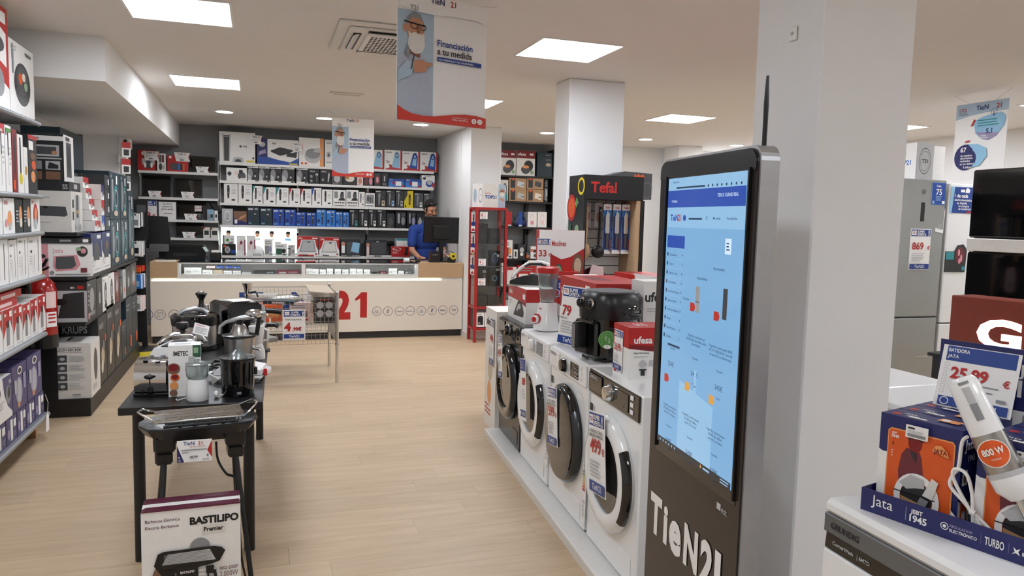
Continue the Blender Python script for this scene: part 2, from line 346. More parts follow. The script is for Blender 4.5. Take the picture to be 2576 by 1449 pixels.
# cassette air conditioner
t = thing('air_conditioner', 'white ceiling cassette air conditioner with dark perforated grille', 'air conditioner', (.93, 5.28, ZC))
def acf(b):
    b.box(-.43, -.43, -.02, .43, .43, 0, 'offw', .008); b.box(-.36, -.36, -.035, .36, .36, -.018, 'offw', .01)
part('cassette_panel', t, acf)
part('grille', t, lambda b: b.box(-.24, -.24, -.046, .24, .24, -.034, 'white', .005))
def holes(b):
    for i in range(16):
        for j in range(9): b.lathe([(.0105, -.0475), (.0105, -.045)], 'black', 8, (-.2+i*.0267, -.2+j*.05, 0), sx=1, sy=1.6)
o = part('grille_holes', t, holes); o['kind'] = 'stuff'
for rz, q in ((0, 0), (1, 0), (2, 0), (3, 0)):
    b = MB(); b.X = Matrix.Rotation(rz*math.pi/2, 4, 'Z'); b.box(-.24, .275, -.04, .24, .325, -.033, 'black'); b.X = Matrix.Rotation(rz*math.pi/2, 4, 'Z') @ Matrix.Translation((0, .3, -.042)) @ Matrix.Rotation(R(-28), 4, 'X'); b.box(-.235, -.028, -.004, .235, .028, .004, 'offw')
    b.build('air_flap', t)
t = thing('air_diffuser', 'narrow white slot air diffuser set in the ceiling', 'air vent', (.865, 7.75, ZC))
part('frame', t, lambda b: b.box(-.16, -.06, -.014, .16, .06, 0, 'offw', .005)); part('slot', t, lambda b: b.box(-.13, -.022, -.0175, .13, .022, -.014, 'beige'))
for x, y in ((1.9, 6.6), (-.2, 6.4)):
    pass
# small wall and ceiling devices
p = atY(1988, 84, 2.34); t = thing('wall_switch', 'small white square switch high on the thick column', 'switch', (1.866, 2.34, p.z), -math.pi/2)
part('plate', t, lambda b: b.box(-.02, -.008, -.025, .02, 0, .025, 'white', .003)); part('button', t, lambda b: b.box(-.006, -.012, -.006, .006, -.008, .006, 'lgrey', .001))
p = atY(322, 362, 10.3)
t = thing('security_camera', 'white bullet security camera on the left wall pier', 'camera', (-1.585, 10.36, p.z))
part('arm', t, lambda b: b.tube([(0, .05, .0), (.05, .0, .0), (.09, -.06, .0)], .012, 'white')); part('housing', t, lambda b: b.box(.06, -.16, -.075, .16, -.05, .06, 'white', .015)); part('lens', t, lambda b: (b.lathe([(.02, 0), (.02, .006)], 'black', 12, (.1, -.16, .025), 'y'), b.lathe([(.014, 0), (.014, .006)], 'black', 12, (.1, -.16, -.03), 'y')))
p = atY(311, 402, 10.3)
t = thing('alarm_siren', 'small white alarm box mounted below the security camera', 'alarm', (-1.57, 10.34, p.z)); part('casing', t, lambda b: b.box(-.03, 0, -.08, .09, .05, .08, 'white', .02)); part('cover_strip', t, lambda b: b.box(-.02, -.004, -.05, .08, 0, -.03, 'lgrey'))

# ------------------------------------------------------------------ hanging banners
def old_man(u0, w):        # printed man with a white beard; u0 and w place him in the width
    f = lambda u: u0+u*w
    P = lambda pts, m: p_([(max(.0, f(u)), v) for u, v in pts], m)
    E = lambda u, v, ru, rv, m: e_(f(u), v, ru*w, rv, m)
    return [P([(-.3, .05), (1.0, .05), (1.0, .3), (.92, .46), (.75, .53), (.3, .55), (.0, .52), (-.3, .44)], 'pshirt'),
        P([(.25, .53), (.62, .5), (.66, .6), (.3, .62)], 'dskin'), E(.46, .735, .29, .115, 'skin'), E(.12, .72, .05, .03, 'skin'), P([(.16, .75), (.2, .81), (.4, .855), (.62, .84), (.72, .78), (.6, .805), (.35, .81), (.24, .76)], 'grey'),
        E(.5, .615, .27, .085, 'offw'), P([(.27, .62), (.24, .7), (.35, .68), (.62, .68), (.74, .7), (.76, .62)], 'offw'), P([(.34, .678), (.54, .694), (.76, .678), (.7, .665), (.54, .672), (.4, .664)], 'cream'), P([(.5, .69), (.6, .69), (.58, .74), (.53, .74)], 'dskin'),
        P([(.1, .765), (.78, .75), (.78, .76), (.1, .776)], 'black'), ('o', f(.42), .745, .12*w, .025, .2, 'black'), ('o', f(.7), .742, .1*w, .024, .2, 'black'), P([(.3, .54), (.22, .6), (.12, .52), (.25, .48)], 'grey'),
        P([(.35, .47), (.5, .41), (.9, .44), (1.02, .465), (1.0, .48), (.8, .475), (.7, .49), (.55, .485)], 'skin'), P([(.3, .46), (.45, .38), (.8, .4), (.85, .46), (.6, .485)], 'skin'), P([(-.25, .3), (.35, .36), (.42, .46), (.2, .47), (-.2, .38)], 'pblue'), P([(.3, .4), (.36, .41), (.44, .52), (.4, .52)], 'dgrey')]
def banner(label, A, B, zt, zb):
    A, B = Vector(A), Vector(B); w = (B-A).length; c = (A+B)/2; rz = math.atan2(B.y-A.y, B.x-A.x); h = zt-zb
    t = thing('hanging_banner', label, 'banner', (c.x, c.y, zb), rz)
    part('sheet', t, lambda b: b.box(-w/2, 0, 0, w/2, .004, h, 'paper'))
    wave = [(1-.05*i, .06+.045*math.sin(2.6+i*.05*6.3*.75)) for i in range(21)]
    art = [r_(0, 0, .39, .86, 'pblue')]+old_man(.03, .34)+[p_([(0, 1), (0, .89), (.1, .865), (.25, .855), (.39, .858), (.6, .875), (.85, .88), (1, .86), (1, 1)], 'paper'), r_(-.0, .05, .0001, .06, 'paper'),
        p_([(0, 0), (1, 0), (1, .085), (.88, .1), (.75, .1), (.6, .085), (.4, .055), (.28, .05), (.15, .06), (.06, .085), (0, .115)], 'bannerred'), t_('Financiación', .42, .62, .05, 'rblue', .53, b=.02), t_('a tu medida', .42, .555, .05, 'char', .53, b=.02), r_(.42, .5, .93, .535, 'rblue'), t_('nos adaptamos a tus necesidades', .435, .509, .018, 'paper', .48, b=.005),
        t_('TieN', .34, .945, .045, 'navy', .2, b=.012), t_('21', .56, .945, .045, 'red', .1, b=.012), t_('T21', .12, .865, .035, 'grey', .2, b=.02), t_('Disponible en nuestras', .78, .058, .012, 'lpink', .25, 'R', 0), t_('tiendas y en tien21.es', .78, .04, .013, 'paper', .25, 'R', .01), e_(.85, .05, .03, .022, 'paper'), e_(.92, .05, .03, .022, 'paper'), o_(.85, .05, .012, .01, .3, 'red'), o_(.92, .05, .012, .01, .3, 'red')]
    prints_on(t, w, .004, h, art)
    for s in (-1, 1): part('hanging_wire', t, lambda b: b.tube([(s*w*.36, .002, h), (s*w*.62, .002, ZC-zb)], .0012, 'lgrey', 4))
    return t
a, b_ = atZ(997, 300, 2.115), atZ(1219, 325, 2.115)
banner('large hanging financing banner with a bearded man, nearest the viewer', (a.x, a.y), (b_.x, b_.y), 2.785, 2.115)
a, b_ = atZ(835, 443, 2.05), atZ(940, 447, 2.05)
banner('small distant hanging financing banner in front of the back shelves', (a.x, a.y), (b_.x, b_.y), 2.715, 2.05)
t = thing('hanging_banner', 'hanging banner with pale blue blobs and recycling figures above the fridges', 'banner', (5.98, 4.98, 2.05), -math.pi/2)
part('sheet', t, lambda b: b.box(-.25, 0, 0, .25, .004, .67, 'paper'))
prints_on(t, .5, .004, .67, [r_(0, .86, 1, 1, 'pblue'), p_([(0, .86), (0, .8), (.3, .84), (.6, .86)], 'pblue'), t_('Tu damos', .06, .93, .018, 'red', .3), t_('mucho más', .06, .905, .018, 'red', .3), t_('que precios', .06, .88, .018, 'grey', .3), t_('competitivos', .06, .855, .018, 'grey', .3), t_('TieN', .4, .9, .06, 'navy', .36, b=.012), t_('21', .78, .9, .06, 'red', .18, b=.012),
    p_([(.38, .72), (.42, .6), (.55, .52), (.68, .5), (.82, .55), (.95, .68), (.97, .78), (.88, .84), (.7, .83), (.5, .8), (.41, .77)], 'lblue'), p_([(.42, .62), (.55, .52), (.68, .5), (.82, .55), (.86, .59)], 'lilac'), l_(.45, .68, .85, .78, 3, 'teal'), t_('5,1', .62, .59, .06, 'navy', .3, b=.03), t_('millones', .52, .555, .018, 'paper', .3), t_('de árboles', .52, .53, .018, 'paper', .3), p_([(.32, .7), (.36, .7), (.41, .77), (.38, .79)], 'red'), o_(.75, .86, .06, .04, .1, 'navy'), r_(.745, .8, .755, .86, 'navy'),
    e_(.26, .3, .22, .17, 'navy'), p_([(.3, .15), (.55, .18), (.68, .3), (.66, .4), (.5, .46), (.3, .47), (.4, .4)], 'lblue'), e_(.3, .28, .18, .13, 'navy'), t_('67', .16, .37, .06, 'paper', .25, b=.03), t_('de residuos', .17, .31, .026, 'paper', .4), t_('electrónicos', .17, .275, .026, 'paper', .4), t_('reciclados', .17, .24, .026, 'paper', .4), t_('en los últimos', .17, .2, .026, 'paper', .4), t_('5 años', .24, .155, .03, 'paper', .3), p_([(.24, .49), (.34, .5), (.33, .52), (.25, .51)], 'red')])
for s in (-1, 1): part('hanging_wire', t, lambda b: b.tube([(s*.12, .002, .67), (s*.28, .002, ZC-2.05)], .0012, 'lgrey', 4))

# ------------------------------------------------------------------ price signs
def offer(price, lines='', small='', head=True):
    d = [r_(.03, .82, .97, .98, 'rblue'), r_(.06, .845, .28, .955, 'paper'), t_('T', .085, .88, .05, 'rblue', .07), t_('21', .15, .88, .05, 'red', .12), t_('SUPER', .32, .905, .055, 'paper', .45, b=.03), t_('OFERTA', .3, .835, .055, 'paper', .5, b=.03), t_('!', .85, .84, .12, 'paper', .12, b=.05)] if head else []
    d += [t_(price, .1, .5, .17, 'red', .72, b=.02), t_('€', .84, .5, .08, 'red', .14, b=.03), r_(.03, .02, .97, .15, 'rblue'), t_('TieN21', .5, .05, .075, 'paper', .7, 'C', .008), l_(.1, .2, .7, .42, 5, 'lgrey')]
    if lines: d += [t_(lines, .08, .745, .04, 'char', .86, b=.01)]
    if small: d += [t_(small, .08, .69, .04, 'char', .86, b=.02)]
    return d
def sign(label, loc, rz, w, h, items, tilt=0, parent=None):
    t = thing('price_sign', uniq(label), 'price sign', loc, rz)
    t.rotation_euler = Euler((tilt, 0, rz), 'XYZ')
    part('sheet', t, lambda b: b.box(-w/2, 0, 0, w/2, .002, h, 'paper'))
    prints_on(t, w, .002, h, items, name='print')
    return t
def shelf_tag(label, loc, rz, w=.2, h=.11, tilt=R(-12)):
    t = thing('price_tag', uniq(label), 'price tag', loc, rz); t.rotation_euler = Euler((tilt, 0, rz), 'XYZ')
    part('card', t, lambda b: b.prism([(-w/2, h), (w/2, h), (w*.44, h*.5), (w/2, 0), (-w*.38, 0)], 0, .002, 'paper'))
    prints_on(t, w, .002, h, [t_('TieN', .2, .72, .2, 'navy', .35), t_('21', .62, .72, .2, 'red', .2), l_(.2, .3, .75, .55, 2, 'lgrey'), r_(.35, .12, .6, .22, 'char'), p_([(1, 1), (1, .98), (.94, .5), (.99, .05), (.88, .5)], 'red')], name='print')
    return t
# ------------------------------------------------------------------ printed styles for small cartons
def S_trim(c=None):
    d = [p_([(.25, .25), (.37, .25), (.4, .5), (.42, .72), (.37, .88), (.26, .88), (.22, .72), (.23, .5)], 'char'), r_(.25, .5, .39, .56, 'brown'), r_(.24, .82, .4, .9, 'black'), l_(.55, .45, .9, .75, 4, 'lgrey'), t_('Professional', .55, .85, .035, 'grey', .38, b=0), r_(.55, .12, .8, .2, 'char')]
    if c: d.insert(0, p_([(0, 1), (.24, 1), (0, .55)], c))
    return d
def S_face(dark=True): return [r_(0, .1, 1, .86, 'char'), e_(.25, .48, .24, .34, 'grey'), p_([(0, .1), (.4, .1), (.3, .35), (0, .5)], 'lgrey'), e_(.7, .42, .12, .2, 'black'), e_(.7, .35, .08, .07, 'lgrey'), t_('Remington', .05, .9, .06, 'char', .8), r_(.72, .02, .95, .09, 'dgrey')]
def S_blue(): return [r_(.08, .84, .45, .93, 'paper'), t_('PHILIPS', .11, .86, .05, 'rblue', .3), r_(.6, .86, .85, .94, 'lgrey'), p_([(.55, .15), (.67, .15), (.7, .5), (.76, .7), (.66, .8), (.52, .7), (.56, .45)], 'char'), r_(.55, .6, .72, .66, 'silver'), e_(.22, .35, .14, .1, 'navy'), l_(.08, .08, .4, .18, 2, 'lblue')]
def S_blist(c='lgrey'): return [r_(.05, .9, .5, .96, 'lgrey'), p_([(.3, .15), (.42, .15), (.46, .55), (.5, .78), (.4, .85), (.28, .75), (.3, .45)], 'grey'), r_(.62, .1, .9, .4, c), e_(.76, .28, .09, .06, 'char'), l_(.55, .5, .9, .7, 3, 'dgrey')]
def S_iron(c): return [p_([(.05, .02), (.98, .02), (.98, .08), (.3, .3)], 'red'), r_(.92, 0, 1, 1, 'red'), p_([(.42, .15), (.88, .1), (.9, .75), (.78, .95), (.62, .9), (.52, .55)], c), p_([(.56, .3), (.8, .25), (.82, .7), (.72, .85), (.62, .6)], 'lblue'), o_(.72, .75, .1, .14, .35, 'navy'), t_('2x', .1, .36, .13, 'dred', .25), e_(.2, .17, .1, .08, 'paper'), t_('BRAUN', .1, .86, .06, 'char', .3)]
def S_filter(): return [p_([(0, .6), (.5, .75), (1, .6), (1, 1), (0, 1)], 'blue'), r_(.45, .15, .8, .7, 'paper'), e_(.33, .5, .1, .2, 'magenta'), t_('BRITA', .08, .82, .1, 'paper', .35), r_(.82, .05, .98, .3, 'red')]
def S_scale(c): return [r_(0, .82, 1, 1, 'red'), p_([(0, .82), (0, .3), (.12, .5), (.2, .82)], 'red'), p_([(1, .82), (1, .3), (.9, .5), (.85, .82)], 'red'), p_([(.1, .2), (.88, .2), (.8, .78), (.25, .78)], c), p_([(.15, .24), (.83, .24), (.77, .74), (.28, .74)], 'lgrey' if c == 'grey' else 'offw'), r_(.48, .68, .62, .73, 'char'), t_('Jata', .06, .86, .09, 'paper', .4), r_(.7, .86, .97, .93, 'lpink'), e_(.9, .09, .05, .06, 'red'), l_(.1, .05, .5, .14, 1, 'lgrey')]
def S_misc(a, b): return [r_(.08, .1, .55, .6, a), e_(.7, .4, .18, .2, b), l_(.1, .7, .8, .92, 2, 'grey'), r_(.6, .05, .9, .15, a)]
def S_dev(c, t=''): return [e_(.5, .42, .3, .26, c), r_(.38, .6, .62, .74, c), l_(.1, .06, .6, .14, 1, 'grey')]+([t_(t, .08, .82, .1, 'paper', .6)] if t else [])
YS = 11.2                                   # front of the wall shelves
def row_items(z, rows, shelf, group, Y=YS+.02, dep=.16):
    """rows: (x0, x1, ytop, body, prints, words); pixel columns across the plane of the shelf front"""
    for x0, x1, yt, body, pr, words in rows:
        a, b = atY(x0, yt, Y), atY(x1, yt, Y); w = b.x-a.x
        d = min(dep, .24)
        carton(words+' on the '+shelf, ((a.x+b.x)/2, Y, z), 0, w-.004, d, max(.03, (a.z+b.z)/2-z), body, pr, group=group)
def wall_unit(label, x0, x1, zs, up=True):
    t = thing('shelving_bay', label, 'shelving', ((x0+x1)/2, YB, 0)); w = (x1-x0)/2
    for s in (-1, 1):
        part('upright', t, lambda b: b.box(s*w-.012, -.035, .9, s*w+.012, -.004, 2.32, 'shelfwhite'))
    for z in zs:
        o = part('shelf_board', t, lambda b: (b.box(-w+.002, -.3, z-.025, w-.002, -.006, z, 'shelfwhite', .003), b.box(-w+.002, -.302, z-.032, w-.002, -.296, z+.002, 'shelfwhite')))
    for s in (-1, 1):
        for z in zs: part('bracket', t, lambda b: b.prism([(s*w*.985-.004, z-.026), (s*w*.985+.004, z-.026), (s*w*.985+.004, z-.1), (s*w*.985-.004, z-.06)], -.2, -.03, 'shelfwhite'))
    return t
ZR = [2.288, 2.04, 1.733, 1.428, 1.003]
u1 = wall_unit('white wall shelving bay above the backlit panel, left behind counter', -.475, .575, ZR)
u2 = wall_unit('white wall shelving bay behind the small banner', .575, 1.575, ZR)
u3 = wall_unit('white wall shelving bay behind the shop assistant', 1.575, 2.545, ZR)
wall_unit('white wall shelving bay of laptops on the far left', -1.49, -.49, [2.135, 1.785, 1.487, 1.24])
b = MB(); b.box(-.465, YB-.06, 1.03, .565, YB-.045, 1.39, 'backlit'); o = b.build('backlit_panel'); tag(o, 'glowing white backlit panel with small portraits behind the lowest shelf', 'light panel')
prints_on(thing('portrait_strip', 'row of small printed hair portraits on the glowing panel', 'sticker', (.05, YB-.0605, 1.03)), 1.03, .01, .36, sum([[e_(u, .72, .025, .09, 'skin'), p_([(u-.03, .76), (u-.02, .88), (u+.03, .88), (u+.03, .74), (u, .8)], 'hair'), r_(u-.04, .5, u+.04, .6, c)] for u, c in ((.09, 'beige'), (.47, 'lgrey'), (.66, 'offw'), (.88, 'lblue'))], []))
# top shelf
g = 'boxes on the top wall shelf'
row_items(ZR[0], [
 (551, 642, 330, 'white', [p_([(.12, .06), (.26, .06), (.28, .86), (.11, .86)], 'char'), p_([(.1, .05), (.13, .05), (.12, .9), (.08, .92)], 'lgrey'), p_([(.26, .05), (.29, .05), (.32, .92), (.28, .9)], 'lgrey'), r_(.13, .8, .26, .84, 'grey'), p_([(.36, .03), (.68, .03), (.66, .16), (.58, .19), (.44, .19), (.38, .16)], 'lgrey'), p_([(.42, .04), (.62, .04), (.58, .12), (.46, .12)], 'char'), t_('PS5', .66, .5, .06, 'char', .24), e_(.59, .53, .035, .035, 'char'), r_(.75, .04, .97, .1, 'yellow'), r_(.92, .14, .97, .2, 'char'), r_(0, .97, .99, 1, 'char')], 'tall white game console box with an upright dark console'),
 (646, 751, 351, 'white', [r_(0, 0, .25, 1, 'navy'), e_(.12, .78, .08, .1, 'lgrey'), p_([(.03, .35), (.22, .45), (.2, .6), (.05, .5)], 'lilac'), p_([(0, 0), (1, 0), (1, .3), (.8, .12), (.5, .2), (.25, .3), (0, .3)], 'blue'), p_([(.32, .55), (.55, .7), (.9, .6), (.75, .45), (.55, .36), (.34, .5)], 'char'), p_([(.7, .35), (.95, .3), (.97, .55), (.85, .5), (.74, .5)], 'char'), t_('PS4', .37, .8, .07, 'dgrey', .2), r_(.77, .03, .98, .08, 'yellow')], 'white and blue game console box with a flat black console'),
 (752, 815, 347, 'white', [r_(.84, 0, 1, 1, 'lorange'), e_(.55, .35, .33, .24, 'lgrey'), e_(.55, .45, .3, .18, 'grey'), p_([(.55, .5), (.85, .5), (.88, .64), (.7, .66)], 'lgrey'), e_(.12, .1, .05, .04, 'orange'), e_(.27, .1, .05, .04, 'orange'), e_(.12, .52, .1, .14, 'offw')], 'glossy white box with a round grey appliance and orange edge'),
 (817, 880, 353, 'white', [l_(.05, .85, .4, .95, 2, 'grey'), e_(.15, .45, .1, .12, 'lgrey'), p_([(.1, .4), (.2, .4), (.15, .54)], 'char'), l_(.05, .15, .3, .22, 1, 'grey')], 'plain white box half hidden by the small banner'),
 (920, 966, 377, 'white', S_iron('lblue'), 'white steam iron box touching the small banner'), (967, 1011, 378, 'white', S_iron('lblue'), 'white box with pale steam iron picture, second of four'),
 (1012, 1056, 381, 'white', S_iron('blue'), 'white box with dark steam iron picture, third of four'), (1057, 1101, 383, 'white', S_iron('blue'), 'rightmost white box with dark steam iron picture')], 'top wall shelf', g, dep=.22)
shelf_tag('price tag at the corner of the tall white console box', (.01, YS-.0, 2.56), 0, .16, .12, 0); shelf_tag('price tag at the corner of the blue console box', (.56, YS-.0, 2.49), 0, .16, .12, 0)
g = 'boxes on the second wall shelf'
rows = [(569, 621, 422, 'white', [e_(.75, .4, .2, .3, 'dgrey'), r_(.62, .6, .8, .85, 'black'), e_(.15, .55, .1, .16, 'char'), e_(.48, .6, .1, .14, 'lpink'), e_(.8, .15, .16, .1, 'offw')], 'white box with a grey stand mixer picture')]
for i, (a, c, t) in enumerate(((622, 650, 416), (651, 679, 418), (680, 708, 419), (709, 741, 420), (746, 775, 421))): rows.append((a, c, t, 'white', S_face(), ORD[i]+' black and white shaver box with a face'))
rows += [(776, 804, 425, 'black', [t_('ufesa', .1, .8, .12, 'lgrey', .6), e_(.25, .5, .12, .1, 'grey'), e_(.25, .2, .12, .1, 'grey'), e_(.75, .62, .12, .1, 'silver'), r_(.68, .15, .82, .6, 'dgrey')], 'black shaver box with grey rings, left of the pair'), (805, 833, 426, 'black', [t_('ufesa', .1, .8, .12, 'lgrey', .6), e_(.25, .3, .12, .1, 'grey'), p_([(.7, .15), (.8, .2), (.9, .7), (.8, .8), (.72, .6)], 'lgrey')], 'black shaver box with grey rings, right of the pair'),
 (834, 862, 428, 'dgrey', S_dev('lgrey'), 'dark box left under the small banner'), (863, 897, 432, 'char', [e_(.5, .5, .35, .25, 'cream'), e_(.3, .55, .14, .12, 'gold')], 'dark box with a pale oval device under the small banner'), (898, 914, 440, 'lpink', S_dev('skin'), 'small peach box below the small banner'),
 (915, 939, 438, 'char', [e_(.3, .4, .2, .3, 'wine'), e_(.75, .4, .18, .3, 'pink')], 'dark box with two red devices, below banner corner'), (941, 958, 436, 'char', [e_(.5, .5, .34, .34, 'wine'), e_(.5, .5, .2, .24, 'pink')], 'narrow dark box with a rose device'), (959, 976, 436, 'black', [r_(.4, .4, .6, .8, 'lgrey'), l_(.2, .1, .8, .3, 2, 'grey')], 'narrow black box with a lipstick-like device'),
 (977, 1018, 450, 'bblue', S_filter(), 'left light blue water filter box'), (1019, 1059, 451, 'bblue', S_filter(), 'right light blue water filter box'), (1061, 1094, 441, 'white', [e_(.6, .35, .3, .25, 'blue'), e_(.6, .42, .2, .16, 'lgrey'), e_(.2, .75, .12, .1, 'navy'), p_([(.85, .05), (1, .05), (1, .5), (.8, .3)], 'red'), r_(.2, .88, .7, .96, 'lgrey')], 'white water jug box with a blue filter')]
row_items(ZR[1], rows, 'second wall shelf', g)
g = 'boxes on the third wall shelf'; rows = []
for i, (a, c, t, cc, wds) in enumerate(((563, 598, 461, None, 'tall white trimmer box, leftmost'), (599, 634, 462, None, 'tall white trimmer box, second from left'), (635, 661, 468, 'teal', 'narrow white trimmer box with teal corner, first'), (662, 694, 471, 'teal', 'white trimmer box with teal corner, second'), (695, 726, 472, 'teal', 'white trimmer box with teal corner, third'), (727, 755, 474, 'red', 'white trimmer box with red corner, left one'), (756, 784, 475, 'red', 'white trimmer box with red corner, right one'), (785, 809, 473, 'blue', 'white trimmer box with blue corner'), (810, 837, 477, None, 'smaller plain white trimmer box, ninth in the row'))):
    rows.append((a, c, t, 'white', S_trim(cc), wds))
mult = [r_(.08, .5, .38, .9, 'grey'), e_(.7, .65, .16, .2, 'dgrey'), e_(.72, .82, .13, .08, 'char'), p_([(.4, .35), (.95, .35), (.9, .52), (.5, .5)], 'char')]+[e_(.15+.14*i, .22, .05, .05, 'black') for i in range(6)]+[r_(.1, .04, .9, .07, 'char')]
rows += [(838, 870, 478, 'white', mult, 'white box with many trimmer heads, left of the pair'), (871, 902, 478, 'white', mult, 'white box with many trimmer heads, right of the pair'), (903, 918, 483, 'white', S_trim(), 'slim white box with a pen trimmer'), (919, 943, 486, 'white', [r_(.08, .25, .92, .9, 'grey'), e_(.3, .6, .14, .2, 'dgrey'), r_(.5, .3, .58, .7, 'black'), r_(.7, .3, .76, .7, 'black'), r_(.1, .06, .9, .12, 'char')], 'small white box with a grey photograph')]
for i, (a, c) in enumerate(((944, 971), (972, 994), (995, 1016))): rows.append((a, c, 479, 'char', S_blist(('tan', 'lblue', 'lgrey')[i]), ('first', 'second', 'third')[i]+' black shaver blister pack before the yellow box'))
rows += [(1017, 1040, 480, 'yellow', [p_([(0, .4), (.35, .75), (.35, 1), (0, 1)], 'char'), p_([(.5, .2), (.68, .2), (.72, .7), (.6, .85), (.48, .7)], 'black'), r_(.54, .3, .6, .65, 'gold'), r_(.1, .03, .2, .2, 'char')], 'bright yellow trimmer box'), (1042, 1065, 486, 'dgrey', S_blist('paper'), 'grey shaver blister pack just right of the yellow box'), (1066, 1090, 487, 'dgrey', S_blist('paper'), 'grey shaver blister pack at the right end')]
row_items(ZR[2], rows, 'third wall shelf', g)
g = 'boxes on the fourth wall shelf'
rows = [(558, 586, 525, 'silver', [e_(.5, .5, .3, .3, 'lgrey'), r_(.3, .2, .7, .4, 'grey'), o_(.5, .55, .3, .32, .2, 'paper')], 'shiny silver box at the left end'), (587, 621, 531, 'brown', [p_([(0, .5), (1, .2), (1, 0), (0, 0)], 'navy'), p_([(.3, .3), (.9, .6), (.95, .8), (.5, .6)], 'skin'), r_(.08, .12, .28, .4, 'paper')], 'brown and blue massager box')]
for i, (a, c, t, body) in enumerate(((622, 653, 521, 'dteal'), (654, 685, 523, 'dteal'), (686, 715, 526, 'blue'), (716, 744, 527, 'blue'), (745, 769, 534, 'blue'), (771, 795, 535, 'blue'), (796, 820, 527, 'bblue'), (821, 844, 529, 'bblue'), (845, 862, 533, 'bblue'), (863, 878, 534, 'bblue'))):
    rows.append((a, c, t, body, S_blue(), ('navy shaver box, left of two', 'navy shaver box, right of two', 'mid blue shaver box, first in the blue run', 'mid blue shaver box, second in the blue run', 'short blue shaver box, third in the blue run', 'short blue shaver box, fourth in the blue run', 'bright blue shaver box, fifth in the blue run', 'bright blue shaver box, sixth in the blue run', 'slim bright blue shaver box, seventh in the blue run', 'slim bright blue shaver box, last in the blue run')[i]))
for i, (a, c) in enumerate(((879, 902), (903, 926), (927, 948), (949, 972))): rows.append((a, c, 528, 'black', S_blist(('teal', 'paper', 'paper', 'paper')[i]), ('first', 'second', 'third', 'fourth')[i]+' black shaver blister right of the blue boxes'))
rows += [(973, 993, 537, 'char', S_dev('dgrey'), 'small black box beside the blisters'), (995, 1022, 533, 'black', [r_(.2, .3, .4, .9, 'silver'), e_(.72, .45, .18, .25, 'grey'), r_(.55, .72, .9, .92, 'dgrey')], 'black box with a silver shaver, left one'), (1024, 1047, 533, 'black', [r_(.2, .3, .4, .9, 'silver'), e_(.72, .45, .18, .25, 'lilac'), r_(.55, .72, .9, .92, 'dgrey')], 'black box with a silver shaver, next to the assistant'), (1048, 1066, 537, 'char', S_dev('lgrey'), 'dark box half behind the assistant')]
row_items(ZR[3], rows, 'fourth wall shelf', g)
g = 'goods on the lowest wall shelf'; Z5 = ZR[4]
row_items(Z5, [(558, 593, 614, 'black', [e_(.4, .5, .2, .3, 'lgrey'), e_(.4, .5, .12, .2, 'grey'), r_(.65, .2, .95, .5, 'blue'), r_(.1, .75, .3, .9, 'orange')], 'low black blood pressure monitor box'), (595, 618, 593, 'white', [e_(.3, .45, .16, .2, 'lpink'), p_([(.55, .2), (.75, .25), (.8, .7), (.65, .72)], 'offw'), r_(.85, 0, 1, .8, 'magenta'), e_(.5, .65, .14, .1, 'magenta')], 'white and magenta epilator box, left'), (620, 643, 593, 'white', [e_(.3, .45, .16, .2, 'lpink'), p_([(.55, .2), (.75, .25), (.8, .7), (.65, .72)], 'offw'), r_(.85, 0, 1, .8, 'magenta'), e_(.5, .65, .14, .1, 'magenta')], 'white and magenta epilator box, right'),
 (665, 686, 602, 'offw', S_misc('grey', 'lilac'), 'pale box behind the white dome'), (692, 723, 613, 'white', S_misc('dgreen', 'char'), 'low white and green thermometer box'), (725, 743, 616, 'offw', S_misc('lgrey', 'grey'), 'pale box at the right end of the glowing panel')], 'lowest wall shelf', g)
q = atY(575, 586, YS+.05); carton('green and white blender box standing on the low black monitor box', (q.x, YS+.05, Z5+.115), 0, .15, .1, .165, 'white', [r_(0, 0, .12, 1, 'dgreen'), e_(.4, .6, .14, .13, 'green'), p_([(.5, .2), (.9, .3), (.85, .5), (.5, .4)], 'grey'), r_(.7, .6, .9, .75, 'lgrey')], group=g)
q = atY(700, 601, YS+.05); carton('small green and white box stacked on the thermometer box', (q.x, YS+.05, Z5+.127), 0, .09, .08, .07, 'white', S_misc('dgreen', 'char'), group=g)
q = atY(647, 630, YS); t = thing('nail_lamp', 'white dome shaped nail lamp on the glowing shelf', 'nail lamp', (q.x, YS+.07, Z5)); part('dome', t, lambda b: b.lathe([(.095, 0), (.095, .03), (.09, .075), (.07, .115), (.04, .138), (.0001, .145)], 'applwhite', 24, sy=.7)); part('opening', t, lambda b: b.box(-.06, -.071, .004, .06, -.06, .03, 'lgrey', .004))
q = atY(733, 630, YS); t = thing('massage_gun', 'small silver pistol shaped massager at the end of the glowing shelf', 'massager', (q.x-.03, YS-.0, Z5)); part('grip', t, lambda b: b.tube([(0, .02, 0), (.01, .02, .06), (.015, .02, .1)], [.016, .012, .012], 'chrome', 10)); part('head', t, lambda b: b.tube([(.03, .02, .12), (.0, .02, .115), (-.02, .02, .1)], [.012, .016, .01], 'silver', 10))
